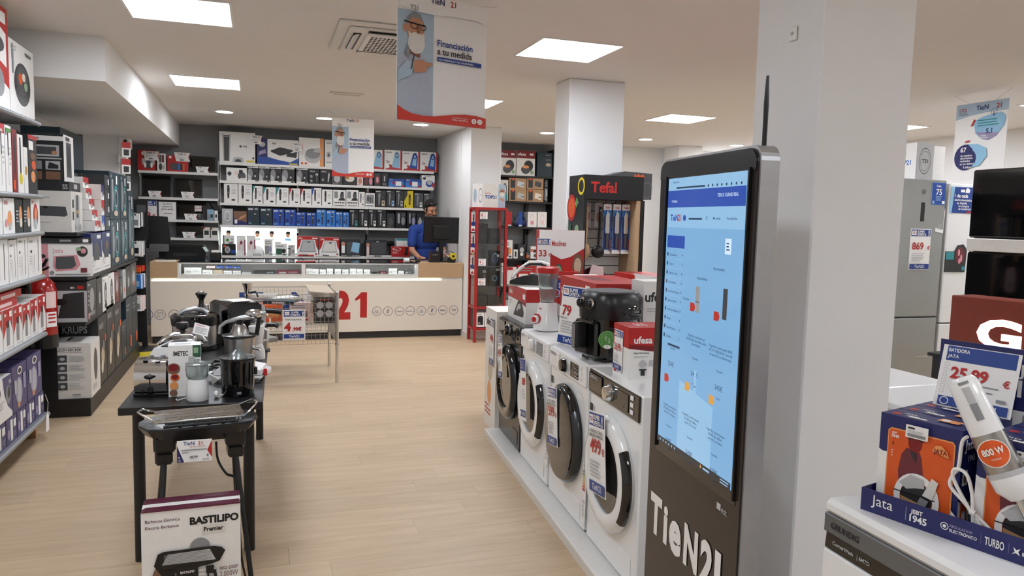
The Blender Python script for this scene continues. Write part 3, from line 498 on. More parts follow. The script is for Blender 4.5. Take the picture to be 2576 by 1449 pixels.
row_items(Z5, [(747, 801, 594, 'white', S_scale('grey'), 'red and white kitchen scale box, left'), (803, 854, 597, 'white', S_scale('silver'), 'red and white kitchen scale box, right'),
 (857, 908, 603, 'char', [e_(.12, .75, .1, .12, 'skin'), r_(.04, .2, .2, .65, 'paper'), r_(.3, .15, .9, .85, 'dgrey'), p_([(.5, .3), (.9, .2), (.95, .8), (.6, .85)], 'lblue')], 'dark heat pad pack with a folded blue sheet'), (920, 974, 604, 'char', [e_(.1, .7, .09, .12, 'skin'), r_(.04, .1, .16, .6, 'lpink'), r_(.25, .15, .95, .85, 'dgrey'), e_(.55, .9, .06, .04, 'lgrey')], 'dark pack with a seated woman picture'), (997, 1033, 601, 'white', [r_(0, .9, 1, 1, 'teal'), l_(.1, .4, .8, .7, 3, 'lpink')], 'white box with a teal top strip behind the red one')], 'lowest wall shelf', g)
q = atY(984, 618, YS-.02); q2 = atY(1033, 618, YS-.02); carton('bright red headset box beside the assistant on the lowest shelf', ((q.x+q2.x)/2, YS-.005, Z5), 0, q2.x-q.x, .02, .155, 'red', [o_(.3, .74, .22, .14, .15, 'paper'), t_('Fersay', .12, .7, .1, 'paper', .4), l_(.08, .3, .4, .5, 3, 'lpink'), r_(.75, .15, .85, .9, 'char'), e_(.78, .3, .1, .12, 'char')], group=g)
q = atY(982, 640, YS); t = thing('hair_dryer', 'black hair dryer standing between the dark pack and red box', 'hair dryer', (q.x, YS+.06, Z5)); part('barrel', t, lambda b: b.tube([(-.05, -.02, .19), (.0, 0, .2), (.05, .02, .2)], [.03, .04, .035], 'blackplastic', 12)); part('handle', t, lambda b: b.tube([(.01, .0, .18), (.0, 0, .0)], [.022, .02], 'blackplastic', 10))
for i, (xa, xb, c) in enumerate(((750, 790, 'red'), (795, 850, 'white'), (858, 905, 'silver'), (922, 985, 'white'))):
    a, c2 = atY(xa, 647, YS-.03), atY(xb, 647, YS-.03)
    carton(('flat red', 'flat white', 'flat silver', 'second flat white')[i]+' package lying along the lowest wall shelf edge', ((a.x+c2.x)/2, YS-.014, Z5), 0, c2.x-a.x, .012, .02, c, [r_(.3, .2, .6, .8, 'char')], group=g)
# ------------------------------------------------------------------ laptops and consoles, left bay
def laptop(label, x0, x1, yt, z, screen='blackgloss', Y=YS+.03):
    a, b_ = atY(x0, yt, Y), atY(x1, yt, Y); w = b_.x-a.x; h = a.z-z
    t = thing('laptop', uniq(label), 'laptop', ((a.x+b_.x)/2, Y, z), 0, 'laptops on the far left shelves')
    part('keyboard_base', t, lambda b: (b.box(-w/2, -.01, 0, w/2, .15, .014, 'graphite', .003)))
    def lid(b): b.X = Matrix.Translation((0, .15, .012)) @ Matrix.Rotation(R(-8), 4, 'X'); b.box(-w/2, 0, 0, w/2, .008, h*1.0, 'blackplastic', .003)
    l = part('lid', t, lid)
    def scr(b): b.X = Matrix.Translation((0, .15, .012)) @ Matrix.Rotation(R(-8), 4, 'X'); b.box(-w/2+.01, -.002, .02, w/2-.01, 0, h*1.0-.012, screen)
    b = MB(); scr(b); b.build('display', l)
    shelf_tag('price tag in front of the '+label, ((a.x+b_.x)/2, Y-.04, z), 0, .17, .085)
L1, L2, L3, L4 = 2.135, 1.785, 1.487, 1.24
row_items(L1, [(345, 391, 378, 'red', [e_(.3, .85, .09, .09, 'paper'), r_(.25, .3, .95, .6, 'lgrey'), e_(.6, .3, .26, .2, 'dgrey'), e_(.42, .28, .07, .14, 'paper'), e_(.78, .28, .07, .14, 'paper')], 'large red handheld console box with grey controllers'), (394, 417, 386, 'white', [r_(.25, .5, .5, .92, 'dgrey'), r_(.55, .5, .8, .92, 'wine'), e_(.4, .25, .2, .2, 'dgrey'), r_(.65, .1, .85, .35, 'tan')], 'slim white controller box between the red ones'), (420, 472, 391, 'red', [e_(.15, .88, .07, .08, 'paper'), r_(.15, .12, .6, .5, 'dgrey'), r_(.52, .1, .62, .5, 'bblue'), r_(.75, .1, .85, .5, 'orange'), r_(.63, .12, .75, .5, 'char')], 'red handheld console box with a blue controller')], 'laptop bay', 'console boxes on the laptop bay')
for i, (px, w_) in enumerate(((380, 'large red'), (458, 'second red'))):
    q = atY(px, 398, YS); shelf_tag('price tag stuck on the '+w_+' console box', (q.x, YS+.012, L1+.14), 0, .2, .12, 0)
laptop('closed-looking dark laptop on the top left shelf', 474, 543, 391, L1)
laptop('left black laptop on the second shelf', 352, 426, 440, L2); laptop('right black laptop on the second shelf', 436, 507, 448, L2)
laptop('black laptop behind the red stickered price', 441, 518, 507, L3); laptop('black laptop on the lowest left shelf', 440, 510, 557, L4)
q = atY(374, 504, YS-.03); sign('sign reading 69 with the printing poster, left of laptops', (q.x, YS-.0, 1.4885), 0, .19, .245, [r_(.02, .72, .98, 1, 'rblue'), t_('SUPER', .3, .87, .09, 'paper', .4), t_('OFERTA', .25, .75, .09, 'paper', .5), t_('!', .84, .75, .2, 'paper', .12), t_('69', .05, .08, .3, 'red', .55, b=.03), t_('€', .7, .08, .18, 'red', .2), l_(.05, .45, .7, .65, 2, 'lgrey')])
q = atY(419, 504, YS-.03); sign('white poster reading go from phone to print easily', (q.x+.005, YS+.012, 1.4885), 0, .215, .235, [t_('Go from', .5, .84, .1, 'char', .7, 'C', .01), t_('phone to', .5, .69, .1, 'char', .8, 'C', .01), t_('print easily', .5, .54, .1, 'char', .92, 'C', .01), l_(.3, .28, .8, .4, 1, 'grey')])
q = atY(497, 517, YS); sign('small red stickered price card on the laptop screen', (q.x, YS+.1, q.z-.08), 0, .09, .08, [o_(.5, .5, .48, .46, .06, 'red'), t_('345,99', .5, .4, .25, 'red', .8, 'C')])
row_items(L3, [(521, 538, 527, 'lblue', S_misc('grey', 'char'), 'small pale blue mouse box leaning'), (539, 548, 530, 'white', [e_(.5, .45, .3, .2, 'char')], 'small white mouse box')], 'third laptop shelf', 'small boxes on the laptop shelves', Y=YS-.01, dep=.05)
row_items(L4, [(511, 528, 572, 'offw', [r_(.15, .3, .85, .7, 'char'), p_([(0, .75), (.3, 1), (0, 1)], 'red')], 'left small white drive box'), (530, 549, 573, 'offw', [r_(.15, .3, .85, .7, 'char'), p_([(0, .75), (.3, 1), (0, 1)], 'red')], 'right small white drive box')], 'lowest laptop shelf', 'small boxes on the laptop shelves')
q = atY(534, 540, YS+.1); t = thing('laptop_bag', 'black fabric bag propped at the right of the third laptop shelf', 'bag', (q.x+.02, YS+.12, L3)); part('body', t, lambda b: b.prism([(-.12, 0), (.14, 0), (.15, .12), (.12, .22), (.0, .27), (-.1, .24)], 0, .08, 'char')); part('strap', t, lambda b: b.tube([(-.05, -.005, .24), (.0, -.01, .15), (.08, -.01, .1), (.13, -.005, .16)], .01, 'black'))
# ------------------------------------------------------------------ service counter
YC = 9.85; CX0, CX1 = -1.2, 2.66
t = thing('service_counter', 'long cream service counter with glass display top and wood ends', 'counter', ((CX0+CX1)/2, YC, 0)); hw = (CX1-CX0)/2; cx = (CX0+CX1)/2
part('plinth', t, lambda b: b.box(-hw+.01, .04, 0, hw-.01, .62, .09, 'char'))
part('front_panel', t, lambda b: b.box(-hw, 0, .09, hw, .03, .762, 'counterfront', .003))
part('carcass', t, lambda b: b.box(-hw+.005, .031, .0905, hw-.005, .65, .76, 'white'))
part('light_channel', t, lambda b: (b.box(-hw, .02, .762, hw, .64, .80, 'white'), b.box(-hw+.02, .004, .766, hw-.3, .018, .770, 'ledstrip')))
part('wood_end', t, lambda b: b.box(-hw, -.005, .80, -.903-cx, .65, .995, 'oak', .002), 'light oak end block at the left'); part('wood_end', t, lambda b: b.box(2.05-cx, -.005, .80, hw, .65, .995, 'oak', .002), 'light oak end block at the right')
x0, x1 = -.9-cx, 2.047-cx; xm = .573-cx
def case(b):
    for q in ((x0, 0, .80, x1, .64, .822), (x0, 0, .968, x0+.028, .64, .97), (x0, 0, .822, x0+.028, .64, .985), (x1-.028, 0, .822, x1, .64, .985), (xm-.02, 0, .822, xm+.02, .64, .985), (x0, .6, .822, x1, .64, .985)): b.box(*q, 'white')
    b.box(x0, -.002, .972, x1, .02, .985, 'white'); b.box(x0, -.002, .80, x1, .02, .83, 'white')
part('display_case', t, case)
part('case_floor', t, lambda b: b.box(x0+.03, .03, .822, x1-.03, .6, .838, 'offw'))
part('front_glass', t, lambda b: (b.box(x0+.03, .006, .83, xm-.02, .01, .972, 'glass'), b.box(xm+.02, .006, .83, x1-.03, .01, .972, 'glass')))
part('case_light', t, lambda b: b.box(x0+.04, .024, .975, x1-.04, .036, .981, 'caselight'))
part('glass_top', t, lambda b: (b.box(x0, -.004, .986, xm-.002, .65, .994, 'blackgloss'), b.box(xm+.002, -.004, .986, x1, .65, .994, 'blackgloss')), 'dark reflective glass top')
# lettering and badges on the front
def front_print(items, name, lb):
    prints_on(t, 1.0, .01, 1.0, items, name=name)
dd = []
ux = lambda px, py=780: atY(px, py, YC).x-cx+.5
zz = lambda px, py: atY(px, py, YC).z
mb = MB()
big = [('t', 'TieN', ux(602, 770), zz(760, 798), zz(760, 735)-zz(760, 798), 'rblue', ux(815, 770)-ux(602, 770), 'L', .025), ('t', '2', ux(840, 770), zz(867, 799), zz(867, 735)-zz(867, 799), 'red', .21, 'L', .055), p_([(ux(893, 770), zz(893, 752)), (ux(909, 770), zz(909, 735)), (ux(923, 770), zz(923, 735)), (ux(923, 770), zz(923, 799)), (ux(906, 770), zz(906, 799)), (ux(906, 770), zz(906, 751)), (ux(894, 770), zz(894, 757))], 'red')]
prints_on(t, 1, .01, 1, big, name='logo_lettering')
for i, (px, py, tx) in enumerate(((371, 792, ''), (403, 792, ''), (438, 792, ''), (470, 791, ''), (948, 783, 'TE'), (976, 783, 'i!'), (1005, 783, 'TieN21'), (1032, 782, 'tien21.es'), (1060, 782, ''), (1087, 781, 'i!'), (1114, 780, 'easy'), (1141, 780, 'T21'))):
    u, v = ux(px, py), zz(px, py); it = [o_(u, v, .062, .062, .08, 'navy')]
    if tx == 'TE': it += [t_('TE', u-.03, v+.02, .012, 'grey', .05), t_('ASESO-', u-.035, v-.004, .014, 'grey', .07), t_('RAMOS', u-.035, v-.028, .014, 'grey', .07)]
    elif tx: it += [t_(tx, u, v-.012 if len(tx) > 2 else v-.025, .03 if len(tx) <= 4 and len(tx) > 2 else (.02 if len(tx) > 4 else .055), 'navy', .1, 'C', .012)]
    elif px == 1060: it += [p_([(u-.028, v-.028), (u-.012, v-.028), (u-.012, v+.006), (u-.028, v+.006)], 'lgrey'), p_([(u-.008, v-.03), (u+.024, v-.028), (u+.028, v+.006), (u+.006, v+.008), (u+.008, v+.032), (u-.002, v+.034), (u-.008, v+.006)], 'lgrey')]
    elif px == 403: it += [p_([(u-.032, v-.032), (u+.032, v-.032), (u+.032, v+.032), (u-.032, v+.032)], 'navy'), p_([(u-.029, v-.029), (u+.029, v-.029), (u+.029, v+.029), (u-.029, v+.029)], 'counterfront'), o_(u+.01, v+.01, .016, .016, .15, 'navy'), o_(u-.016, v-.016, .01, .01, .2, 'navy'), o_(u-.016, v+.016, .008, .008, .2, 'navy')]
    else: it += [r_(u-.03, v-.002, u+.03, v+.002, 'navy'), r_(u-.03, v+.02, u+.03, v+.024, 'navy')]
    prints_on(t, 1, .01, 1, it, name='badge')
# goods inside the display case
def case_items(rows, wh):
    for i, (a, c, yt, yb, body, words) in enumerate(rows):
        Y = YC+.12; p, q = atY(a, yt, Y), atY(c, yt, Y); z0 = .838 if yb is None else yb
        carton(words+wh, ((p.x+q.x)/2, Y, z0), 0, q.x-p.x-.003, .12, max(.012, p.z-z0), body, [r_(.1, .2, .4, .5, 'lgrey'), l_(.5, .3, .9, .6, 2, 'lgrey')] if body != 'char' else [r_(.6, .3, .9, .6, 'grey')], group='small goods in the counter display case')
w1 = ' in the left counter display window'; w2 = ' in the right counter display window'
case_items([(463, 507, 673, None, 'white', 'wide plain white carton'), (509, 535, 679, None, 'white', 'white phone box beside the wide carton'), (536, 560, 679, None, 'tan', 'white and tan phone box'), (562, 583, 681, None, 'white', 'small white phone box'), (585, 606, 681, None, 'offw', 'off-white phone box at the shelf end'),
 (608, 632, 684, None, 'lgrey', 'flat pale tablet box'), (638, 694, 681, None, 'char', 'long flat black laptop box'), (696, 755, 680, None, 'wine', 'long flat dark red laptop box')], w1)
case_items([(519, 541, 669, .91, 'lpink', 'pinkish box stacked on the phone boxes'), (545, 563, 669, .91, 'blue', 'first dark blue box of the upper trio'), (566, 584, 669, .91, 'blue', 'second dark blue box of the upper trio'), (587, 605, 670, .91, 'blue', 'third dark blue box of the upper trio')], w1)
for i, px in enumerate((770, 786, 804, 822, 842, 861, 880, 897, 915)):
    case_items([(px, px+16, 676 + (i % 3), None, 'white', ('leftmost', 'second', 'third', 'fourth', 'fifth', 'sixth', 'seventh', 'eighth', 'ninth')[i]+' little white accessory box')], w2)
case_items([(936, 955, 685, None, 'char', 'low black case'), (956, 974, 683, None, 'wine', 'low dark red case'), (978, 999, 675, None, 'white', 'taller white box'), (1002, 1016, 682, None, 'white', 'small white box at the right'), (1018, 1038, 680, None, 'dgrey', 'dark grey gadget box')], w2)
# counter-top gear: monitor, paper roll, card terminal, printer, tray
t = thing('computer_monitor', 'black computer monitor turned away on the counter right end', 'monitor', (2.41, 10.12, .995), R(4))
def mon(b): b.X = Matrix.Translation((0, 0, .26)) @ Matrix.Rotation(R(4), 4, 'X') @ Matrix.Rotation(R(1), 4, 'Y'); b.box(-.255, -.02, 0, .255, .015, .36, 'blackplastic', .008); b.box(-.13, -.04, .05, .13, -.02, .24, 'blackmetal', .01)
part('casing', t, mon); part('stand_neck', t, lambda b: b.box(-.03, -.03, .015, .03, .0, .34, 'blackplastic', .006)); part('stand_foot', t, lambda b: b.box(-.12, -.1, 0, .12, .1, .015, 'blackplastic', .005)); part('power_label', t, lambda b: b.box(.2, -.027, .36, .22, -.02, .4, 'lgrey'))
t = thing('receipt_printer', 'black receipt printer on the counter below the monitor', 'receipt printer', (2.3, 9.97, .995)); part('body', t, lambda b: b.prism([(-.07, 0), (.07, 0), (.06, .15), (-.05, .15)], 0, .14, 'blackplastic')); part('paper_slot', t, lambda b: b.box(-.04, -.004, .1, .04, 0, .108, 'grey'))
t = thing('cable_bundle', 'tangle of grey cables on the counter beside the monitor', 'cables', (2.55, 9.99, .995))
def cab(b):
    for k in range(5): b.tube([(.06*math.cos(a*.7+k)*(1+.1*k)-.02, .04*math.sin(a*.5+k)+.05, .1+.06*math.sin(a*.7+k*.8)) for a in range(12)], .004, ('lgrey', 'grey', 'black', 'lilac', 'white')[k])
    b.tube([(0, .05, .0), (.02, .05, .1)], .006, 'black')
part('cables', t, cab)
t = thing('tape_dispenser', 'black and yellow tape dispenser near the cables', 'tape', (2.52, 9.92, .995)); part('holder', t, lambda b: b.prism([(-.05, 0), (.05, 0), (.06, .07), (.02, .1), (-.05, .06)], 0, .04, 'black')); part('roll', t, lambda b: b.ring([(.02, -.01), (.045, -.01), (.045, .03), (.02, .03)], 'yellow', 18, (.02, .02, .09), 'y'))
q = atZ(1008, 660, .995); t = thing('paper_roll', 'white till paper roll lying on the counter', 'paper roll', (1.87, 9.95, .995), R(8)); part('roll', t, lambda b: b.lathe([(.008, 0), (.028, 0), (.028, .07), (.008, .07)], 'paper', 16, (0, 0, .028), 'x')); part('core', t, lambda b: b.lathe([(.008, -.0), (.008, .071)], 'grey', 10, (0, 0, .028), 'x'))
t = thing('computer_mouse', 'black mouse under the hand of the assistant', 'mouse', (2.07, 10.02, .995)); part('shell', t, lambda b: b.ell((0, 0, .012), (.035, .055, .028), 'blackplastic')); part('wheel', t, lambda b: b.ell((0, -.03, .036), (.004, .01, .006), 'grey', 8, 6))
t = thing('printer', 'black inkjet printer at the left end of the counter', 'printer', (-.83, 10.25, .995), R(-4))
part('body', t, lambda b: b.prism([(-.25, 0), (.22, 0), (.23, .1), (.19, .16), (-.22, .17), (-.25, .12)], 0, .3, 'blackplastic')); part('lid', t, lambda b: b.prism([(-.22, .171), (.19, .161), (.2, .19), (-.2, .2)], 0, .28, 'blackmetal')); part('paper_tray', t, lambda b: b.box(-.42, -.03, .1, -.2, .16, .19, 'greymetal', .005)); part('output_slot', t, lambda b: b.box(-.15, -.004, .05, .12, 0, .085, 'char'))
t = thing('document_box', 'small black box file beside the black printer', 'box', (-.47, 9.98, .995), R(6)); part('case', t, lambda b: b.box(-.065, 0, 0, .065, .12, .12, 'blackplastic', .01)); part('papers', t, lambda b: b.box(-.045, .01, .12, .045, .1, .135, 'cream'))
o = carton('loose white papers on the left of the counter glass', (-.22, 9.95, .995), R(-6), .3, .2, .008, 'paper', top=[l_(.1, .2, .9, .8, 5, 'lgrey')], name='papers', cat='papers')
o = carton('white papers spread on the wooden counter end', (-1.03, 9.9, .995), R(5), .22, .24, .006, 'paper', top=[l_(.1, .2, .9, .8, 5, 'lgrey')], name='papers', cat='papers')
t = thing('glasses', 'black spectacles on white paper at the counter middle', 'glasses', (.52, 9.95, .995), R(10)); part('frame', t, lambda b: (b.ring([(.022, -.003), (.026, -.003), (.026, .003), (.022, .003)], 'black', 16, (-.03, 0, .026), 'y'), b.ring([(.022, -.003), (.026, -.003), (.026, .003), (.022, .003)], 'black', 16, (.03, 0, .026), 'y'), b.tube([(-.056, 0, .03), (-.06, .12, .02)], .003, 'black'), b.tube([(.056, 0, .03), (.06, .12, .02)], .003, 'black'))); part('case_strip', t, lambda b: b.box(-.05, -.04, 0, .2, -.02, .012, 'red', .004))
# big black wall panel and accessory stand at the left
q = atY(398, 590, 10.6)
t = thing('display_screen', 'large switched-off black screen left of the printer', 'screen', (-1.22, 10.36, 1.1), R(3)); part('panel', t, lambda b: b.prism([(-.137, .035), (.215, .015), (.17, .43), (-.142, .44)], 0, .04, 'blackplastic')); part('stand', t, lambda b: b.box(.06, .045, -.1, .16, .09, .3, 'blackmetal')); part('foot', t, lambda b: b.box(.03, -.02, -.105, .2, .12, -.09, 'blackmetal'))
t = thing('accessory_stand', 'tall black rotating stand hung with small phone accessories', 'display stand', (-1.2, 9.3, 0))
part('base', t, lambda b: b.lathe([(.19, 0), (.19, .03), (.17, .05), (.03, .07)], 'blackmetal', 24)); part('base_stripe', t, lambda b: b.ring([(.192, .002), (.197, .002), (.197, .04), (.192, .04)], 'yellow', 24), 'yellow warning band'); part('post', t, lambda b: b.box(-.025, -.02, .05, .03, .03, 1.7, 'blackmetal')); part('header_panel', t, lambda b: b.box(-.1, -.03, 1.28, .06, -.022, 1.72, 'blackmetal')); part('header_badge', t, lambda b: b.box(-.05, -.036, 1.58, .04, -.03, 1.66, 'dgrey'))
part('back_panel', t, lambda b: b.box(-.1, -.03, .12, -.02, -.022, 1.28, 'blackmetal'))
for k, (z, c1, c2) in enumerate(((1.42, 'paper', 'dgrey'), (1.1, 'paper', 'lgrey'), (.93, 'orange', 'red'), (.74, 'bblue', 'paper'), (.5, 'paper', 'lpink'))):
    part('hook_bar', t, lambda b: b.tube([(-.02, -.03, z+.16), (-.02, -.16, z+.17)], .004, 'chrome'))
    for j in range(4):
        carton(f'{("topmost", "second", "orange", "blue", "lowest")[k]} hook accessory packet, {("front", "second", "third", "rear")[j]} one on the black stand', (-1.245+.012*j, 9.1+.028*j, z+random.uniform(-.01, .01)), R(8*j-10), .085, .018, .155 if k != 2 else .06, (c1, c2)[j % 2], [r_(.15, .15, .85, .55, ('grey', 'char', 'orange', 'lblue')[(j+k) % 4]), r_(.4, .85, .6, .95, 'char')], group='small packets on the accessory stand', name='accessory_packet', cat='packet')
t = thing('floor_guard', 'black and yellow kerb piece on the floor by the stand', 'kerb', (-1.09, 9.0, 0)); part('body', t, lambda b: b.ring([(.2, 0), (.26, 0), (.24, .06), (.2, .06)], 'black', 14, (-.1, .3, 0), 'z', R(235), R(330))); part('stripe', t, lambda b: b.ring([(.262, .0), (.266, .0), (.25, .045), (.246, .045)], 'yellow', 14, (-.1, .3, 0), 'z', R(240), R(325)))

# ------------------------------------------------------------------ shop assistant behind the counter
t = thing('person', 'man with short dark hair in a blue polo shirt looking down behind the counter', 'person', (2.335, 10.72, 0), R(8))
def cap(b, p, q, r0_, r1_, k, n=12):
    P, Q = Vector(p), Vector(q); m = 5
    b.tube([P.lerp(Q, i/m) for i in range(m+1)], [r0_+(r1_-r0_)*i/m for i in range(m+1)], k, n); b.ell(p, (r0_,)*3, k, n, 8); b.ell(q, (r1_,)*3, k, n, 8)
def remesh(o, v, s=6):
    m = o.modifiers.new('r', 'REMESH'); m.mode = 'VOXEL'; m.voxel_size = v; m.use_smooth_shade = True
    m2 = o.modifiers.new('s', 'SMOOTH'); m2.factor = .5; m2.iterations = s
HD = Vector((.03, -.09, 1.70))
def body(b):
    k = 'skin'
    b.X = Matrix.Translation(HD) @ Matrix.Rotation(R(22), 4, 'X') @ Matrix.Rotation(R(12), 4, 'Z')
    b.ell((0, .01, .03), (.078, .098, .105), k); b.ell((0, -.02, -.045), (.062, .07, .075), k); b.ell((0, -.045, -.09), (.035, .035, .03), k)
    b.tube([(0, -.085, .03), (0, -.108, -.015), (0, -.1, -.028)], [.009, .016, .013], k, 8); b.ell((0, -.085, -.052), (.026, .013, .007), k, 10, 6); b.ell((0, -.082, -.066), (.024, .014, .009), k, 10, 6)
    for s in (-1, 1): b.ell((s*.08, .015, 0), (.012, .024, .034), k, 10, 6); b.ell((s*.03, -.08, .04), (.026, .014, .009), k, 10, 6); b.ell((s*.045, -.06, -.01), (.026, .025, .022), k, 10, 6)
    b.X = Matrix()
    cap(b, (.02, -.06, 1.64), (.0, .0, 1.48), .055, .062, k)
    b.ell((0, 0, 1.28), (.17, .105, .2), k); b.ell((0, .0, 1.02), (.155, .1, .16), k); cap(b, (-.16, 0, 1.42), (.16, 0, 1.42), .075, .075, k)
    cap(b, (-.195, 0, 1.4), (-.235, -.06, 1.13), .055, .043, k); cap(b, (-.235, -.06, 1.13), (-.2, -.3, 1.03), .042, .028, k)
    cap(b, (.195, 0, 1.4), (.25, -.05, 1.14), .055, .043, k); cap(b, (.25, -.05, 1.14), (.2, -.28, 1.06), .042, .028, k)
    for s, w in ((-1, Vector((-.2, -.3, 1.03))), (1, Vector((.2, -.28, 1.06)))):
        b.ell(w+Vector((-.0, -.05, .01)), (.04, .055, .02), k, 12, 8)
        for j in range(4): f0 = w+Vector((-.028+.019*j, -.09, .012)); cap(b, f0, f0+Vector((0, -.035, .004)), .009, .0085, k, 8); cap(b, f0+Vector((0, -.035, .004)), f0+Vector((.001, -.055-.006*(j in (1, 2)), -.015)), .0085, .0075, k, 8)
        th = w+Vector((s*-.038, -.03, .0)); cap(b, th, th+Vector((s*-.018, -.035, -.008)), .011, .009, k, 8)
    for s in (-1, 1): cap(b, (s*.09, 0, .92), (s*.1, -.01, .5), .085, .056, k); cap(b, (s*.1, -.01, .5), (s*.1, .02, .09), .055, .038, k); cap(b, (s*.1, .03, .04), (s*.11, -.13, .035), .04, .03, k)
o = part('body', t, body); remesh(o, .007, 4)
def shirt(b):
    k = 'shirt'
    b.ell((0, 0, 1.27), (.19, .125, .22), k); b.ell((0, .0, 1.04), (.178, .122, .2), k); cap(b, (-.165, 0, 1.415), (.165, 0, 1.415), .087, .087, k); b.ell((0, 0, .95), (.175, .12, .12), k)
    cap(b, (-.19, 0, 1.41), (-.225, -.04, 1.22), .078, .07, k); cap(b, (.19, 0, 1.41), (.232, -.03, 1.22), .078, .07, k); cap(b, (0, -.01, 1.5), (0, 0, 1.45), .07, .1, k)
o = part('polo_shirt', t, shirt, 'royal blue short-sleeved polo shirt'); remesh(o, .009, 4)
part('collar', t, lambda b: (b.prism([(-.085, 1.5), (-.02, 1.4), (.0, 1.47), (-.05, 1.56)], -.125, -.105, 'polo2'), b.prism([(.085, 1.5), (.02, 1.4), (.0, 1.47), (.05, 1.56)], -.125, -.105, 'polo2')))
def trous(b):
    for s in (-1, 1): cap(b, (s*.09, 0, .9), (s*.1, -.01, .5), .1, .07, 'jeans'); cap(b, (s*.1, -.01, .5), (s*.1, .02, .1), .07, .052, 'jeans')
    b.ell((0, 0, .93), (.172, .118, .1), 'jeans')
o = part('trousers', t, trous); remesh(o, .012, 3)
def hair(b):
    k = 'hair'; b.X = Matrix.Translation(HD) @ Matrix.Rotation(R(22), 4, 'X') @ Matrix.Rotation(R(12), 4, 'Z')
    b.ell((0, .035, .075), (.088, .1, .082), k); b.ell((0, .06, .02), (.082, .075, .09), k); b.ell((0, -.035, .118), (.07, .05, .032), k)
    for i in range(26): a = i*2.4; b.ell((.07*math.cos(a)*(.4+.6*(i/26)), .03+.085*math.sin(a)*(.4+.6*i/26), .14-.05*(i/26)), (.022, .022, .018), k, 8, 6)
    for s in (-1, 1): b.ell((s*.077, -.005, .02), (.012, .024, .035), k, 8, 6)
o = part('hair', t, hair); remesh(o, .007, 2)
def face(b):
    b.X = Matrix.Translation(HD) @ Matrix.Rotation(R(22), 4, 'X') @ Matrix.Rotation(R(12), 4, 'Z')
    for s in (-1, 1): b.ell((s*.032, -.088, .047), (.021, .008, .0055), 'hair', 10, 6); b.ell((s*.031, -.086, .026), (.013, .007, .005), 'black', 10, 6)
    b.ell((0, -.098, -.038), (.03, .01, .007), 'hair', 10, 6)
part('eyes_and_brows', t, face)
def beard(b):
    b.X = Matrix.Translation(HD) @ Matrix.Rotation(R(22), 4, 'X') @ Matrix.Rotation(R(12), 4, 'Z'); b.ell((0, -.047, -.09), (.038, .037, .026), 'stubble'); b.ell((-.054, -.03, -.06), (.014, .034, .028), 'stubble'); b.ell((.054, -.03, -.06), (.014, .034, .028), 'stubble')
part('beard', t, beard)
# ------------------------------------------------------------------ near left shelving (grey metal, front at x = -1.40)
GX, GY1, GY0 = -1.40, 5.96, 4.6
ZG = [2.18, 1.69, 1.44, 1.14, .74, .17]
t = thing('shelving_unit', 'grey metal shelving unit at the left edge, nearest the viewer', 'shelving', (GX, GY1, 0))
part('back_panel', t, lambda b: b.box(-.44, GY0-GY1, .06, -.42, 0, 2.5, 'offw'))
for y in (-.02, GY0-GY1): part('upright', t, lambda b: b.box(-.42, y-.03, 0, -.38, y, 2.55, 'gond'))
part('foot', t, lambda b: b.box(-.4, -.06, 0, -.06, -.02, .09, 'kraft'))
for z in ZG:
    d = .4 if z < 2 else .4
    o = part('shelf_board', t, lambda b: (b.box(-d, GY0-GY1, z-.022, 0, 0, z, 'gond')))
    b = MB(); b.lathe([(.016, GY0-GY1-.0), (.016, 0)], 'gond', 10, (.004, 0, z-.014), 'x')
    b.v = [(y_, x_, z_) for x_, y_, z_ in b.v]; b.v = [(x_+.004, y_-.004, z_) for x_, y_, z_ in b.v]; b.build('price_rail', o)
def yat(px, py, X): return atX(px, py, X).y
def grow(z, rows, where, group, X=GX-.015, py=600, dep=.2, names=None):
    """cartons facing the aisle (+x): (px0, px1, height, body, prints, words[, lid])"""
    for r in rows:
        a, c, h, body, pr, words = r[:6]; lid = r[6] if len(r) > 6 else None
        y0, y1 = yat(a, py, X), yat(c, py, X)
        carton(words+where, (X, (y0+y1)/2, z), math.pi/2, y1-y0-.006, dep, h, body, pr, group=group, lid=lid)
W = ' on the near grey shelving'
wok = [e_(.5, .45, .33, .3, 'char'), e_(.5, .5, .24, .2, 'dgrey'), e_(.42, .52, .08, .08, 'orange'), e_(.55, .56, .07, .06, 'cream'), e_(.62, .44, .07, .06, 'ltgreen'), r_(.1, .55, .16, .95, 'grey'), t_('PREMIUM', .62, .88, .05, 'char', .3), l_(.06, .86, .35, .94, 2, 'lgrey')]
g = 'boxes on the near grey shelving'
grow(ZG[0], [(26, 87, .45, 'white', wok, 'large white wok box, end of the top shelf'), (-34, 25, .6, 'white', [r_(0, .0, 1, 1, 'red'), p_([(0, 0), (1, 0), (1, .22), (0, .42)], 'white'), p_([(0, .55), (.9, .42), (.9, .75), (0, .9)], 'white'), r_(.55, .84, .9, .95, 'paper'), e_(.55, .25, .22, .14, 'grey'), e_(.5, .62, .3, .08, 'dgrey'), r_(.1, .46, .4, .5, 'paper')], 'tall red and white griddle box, top shelf left')], W, g, py=260, dep=.3)
stick = [r_(.42, .1, .5, .75, 'lgrey'), r_(.4, .55, .54, .9, 'char'), l_(.6, .4, .9, .7, 4, 'lgrey'), r_(.1, .85, .3, .95, 'grey')]
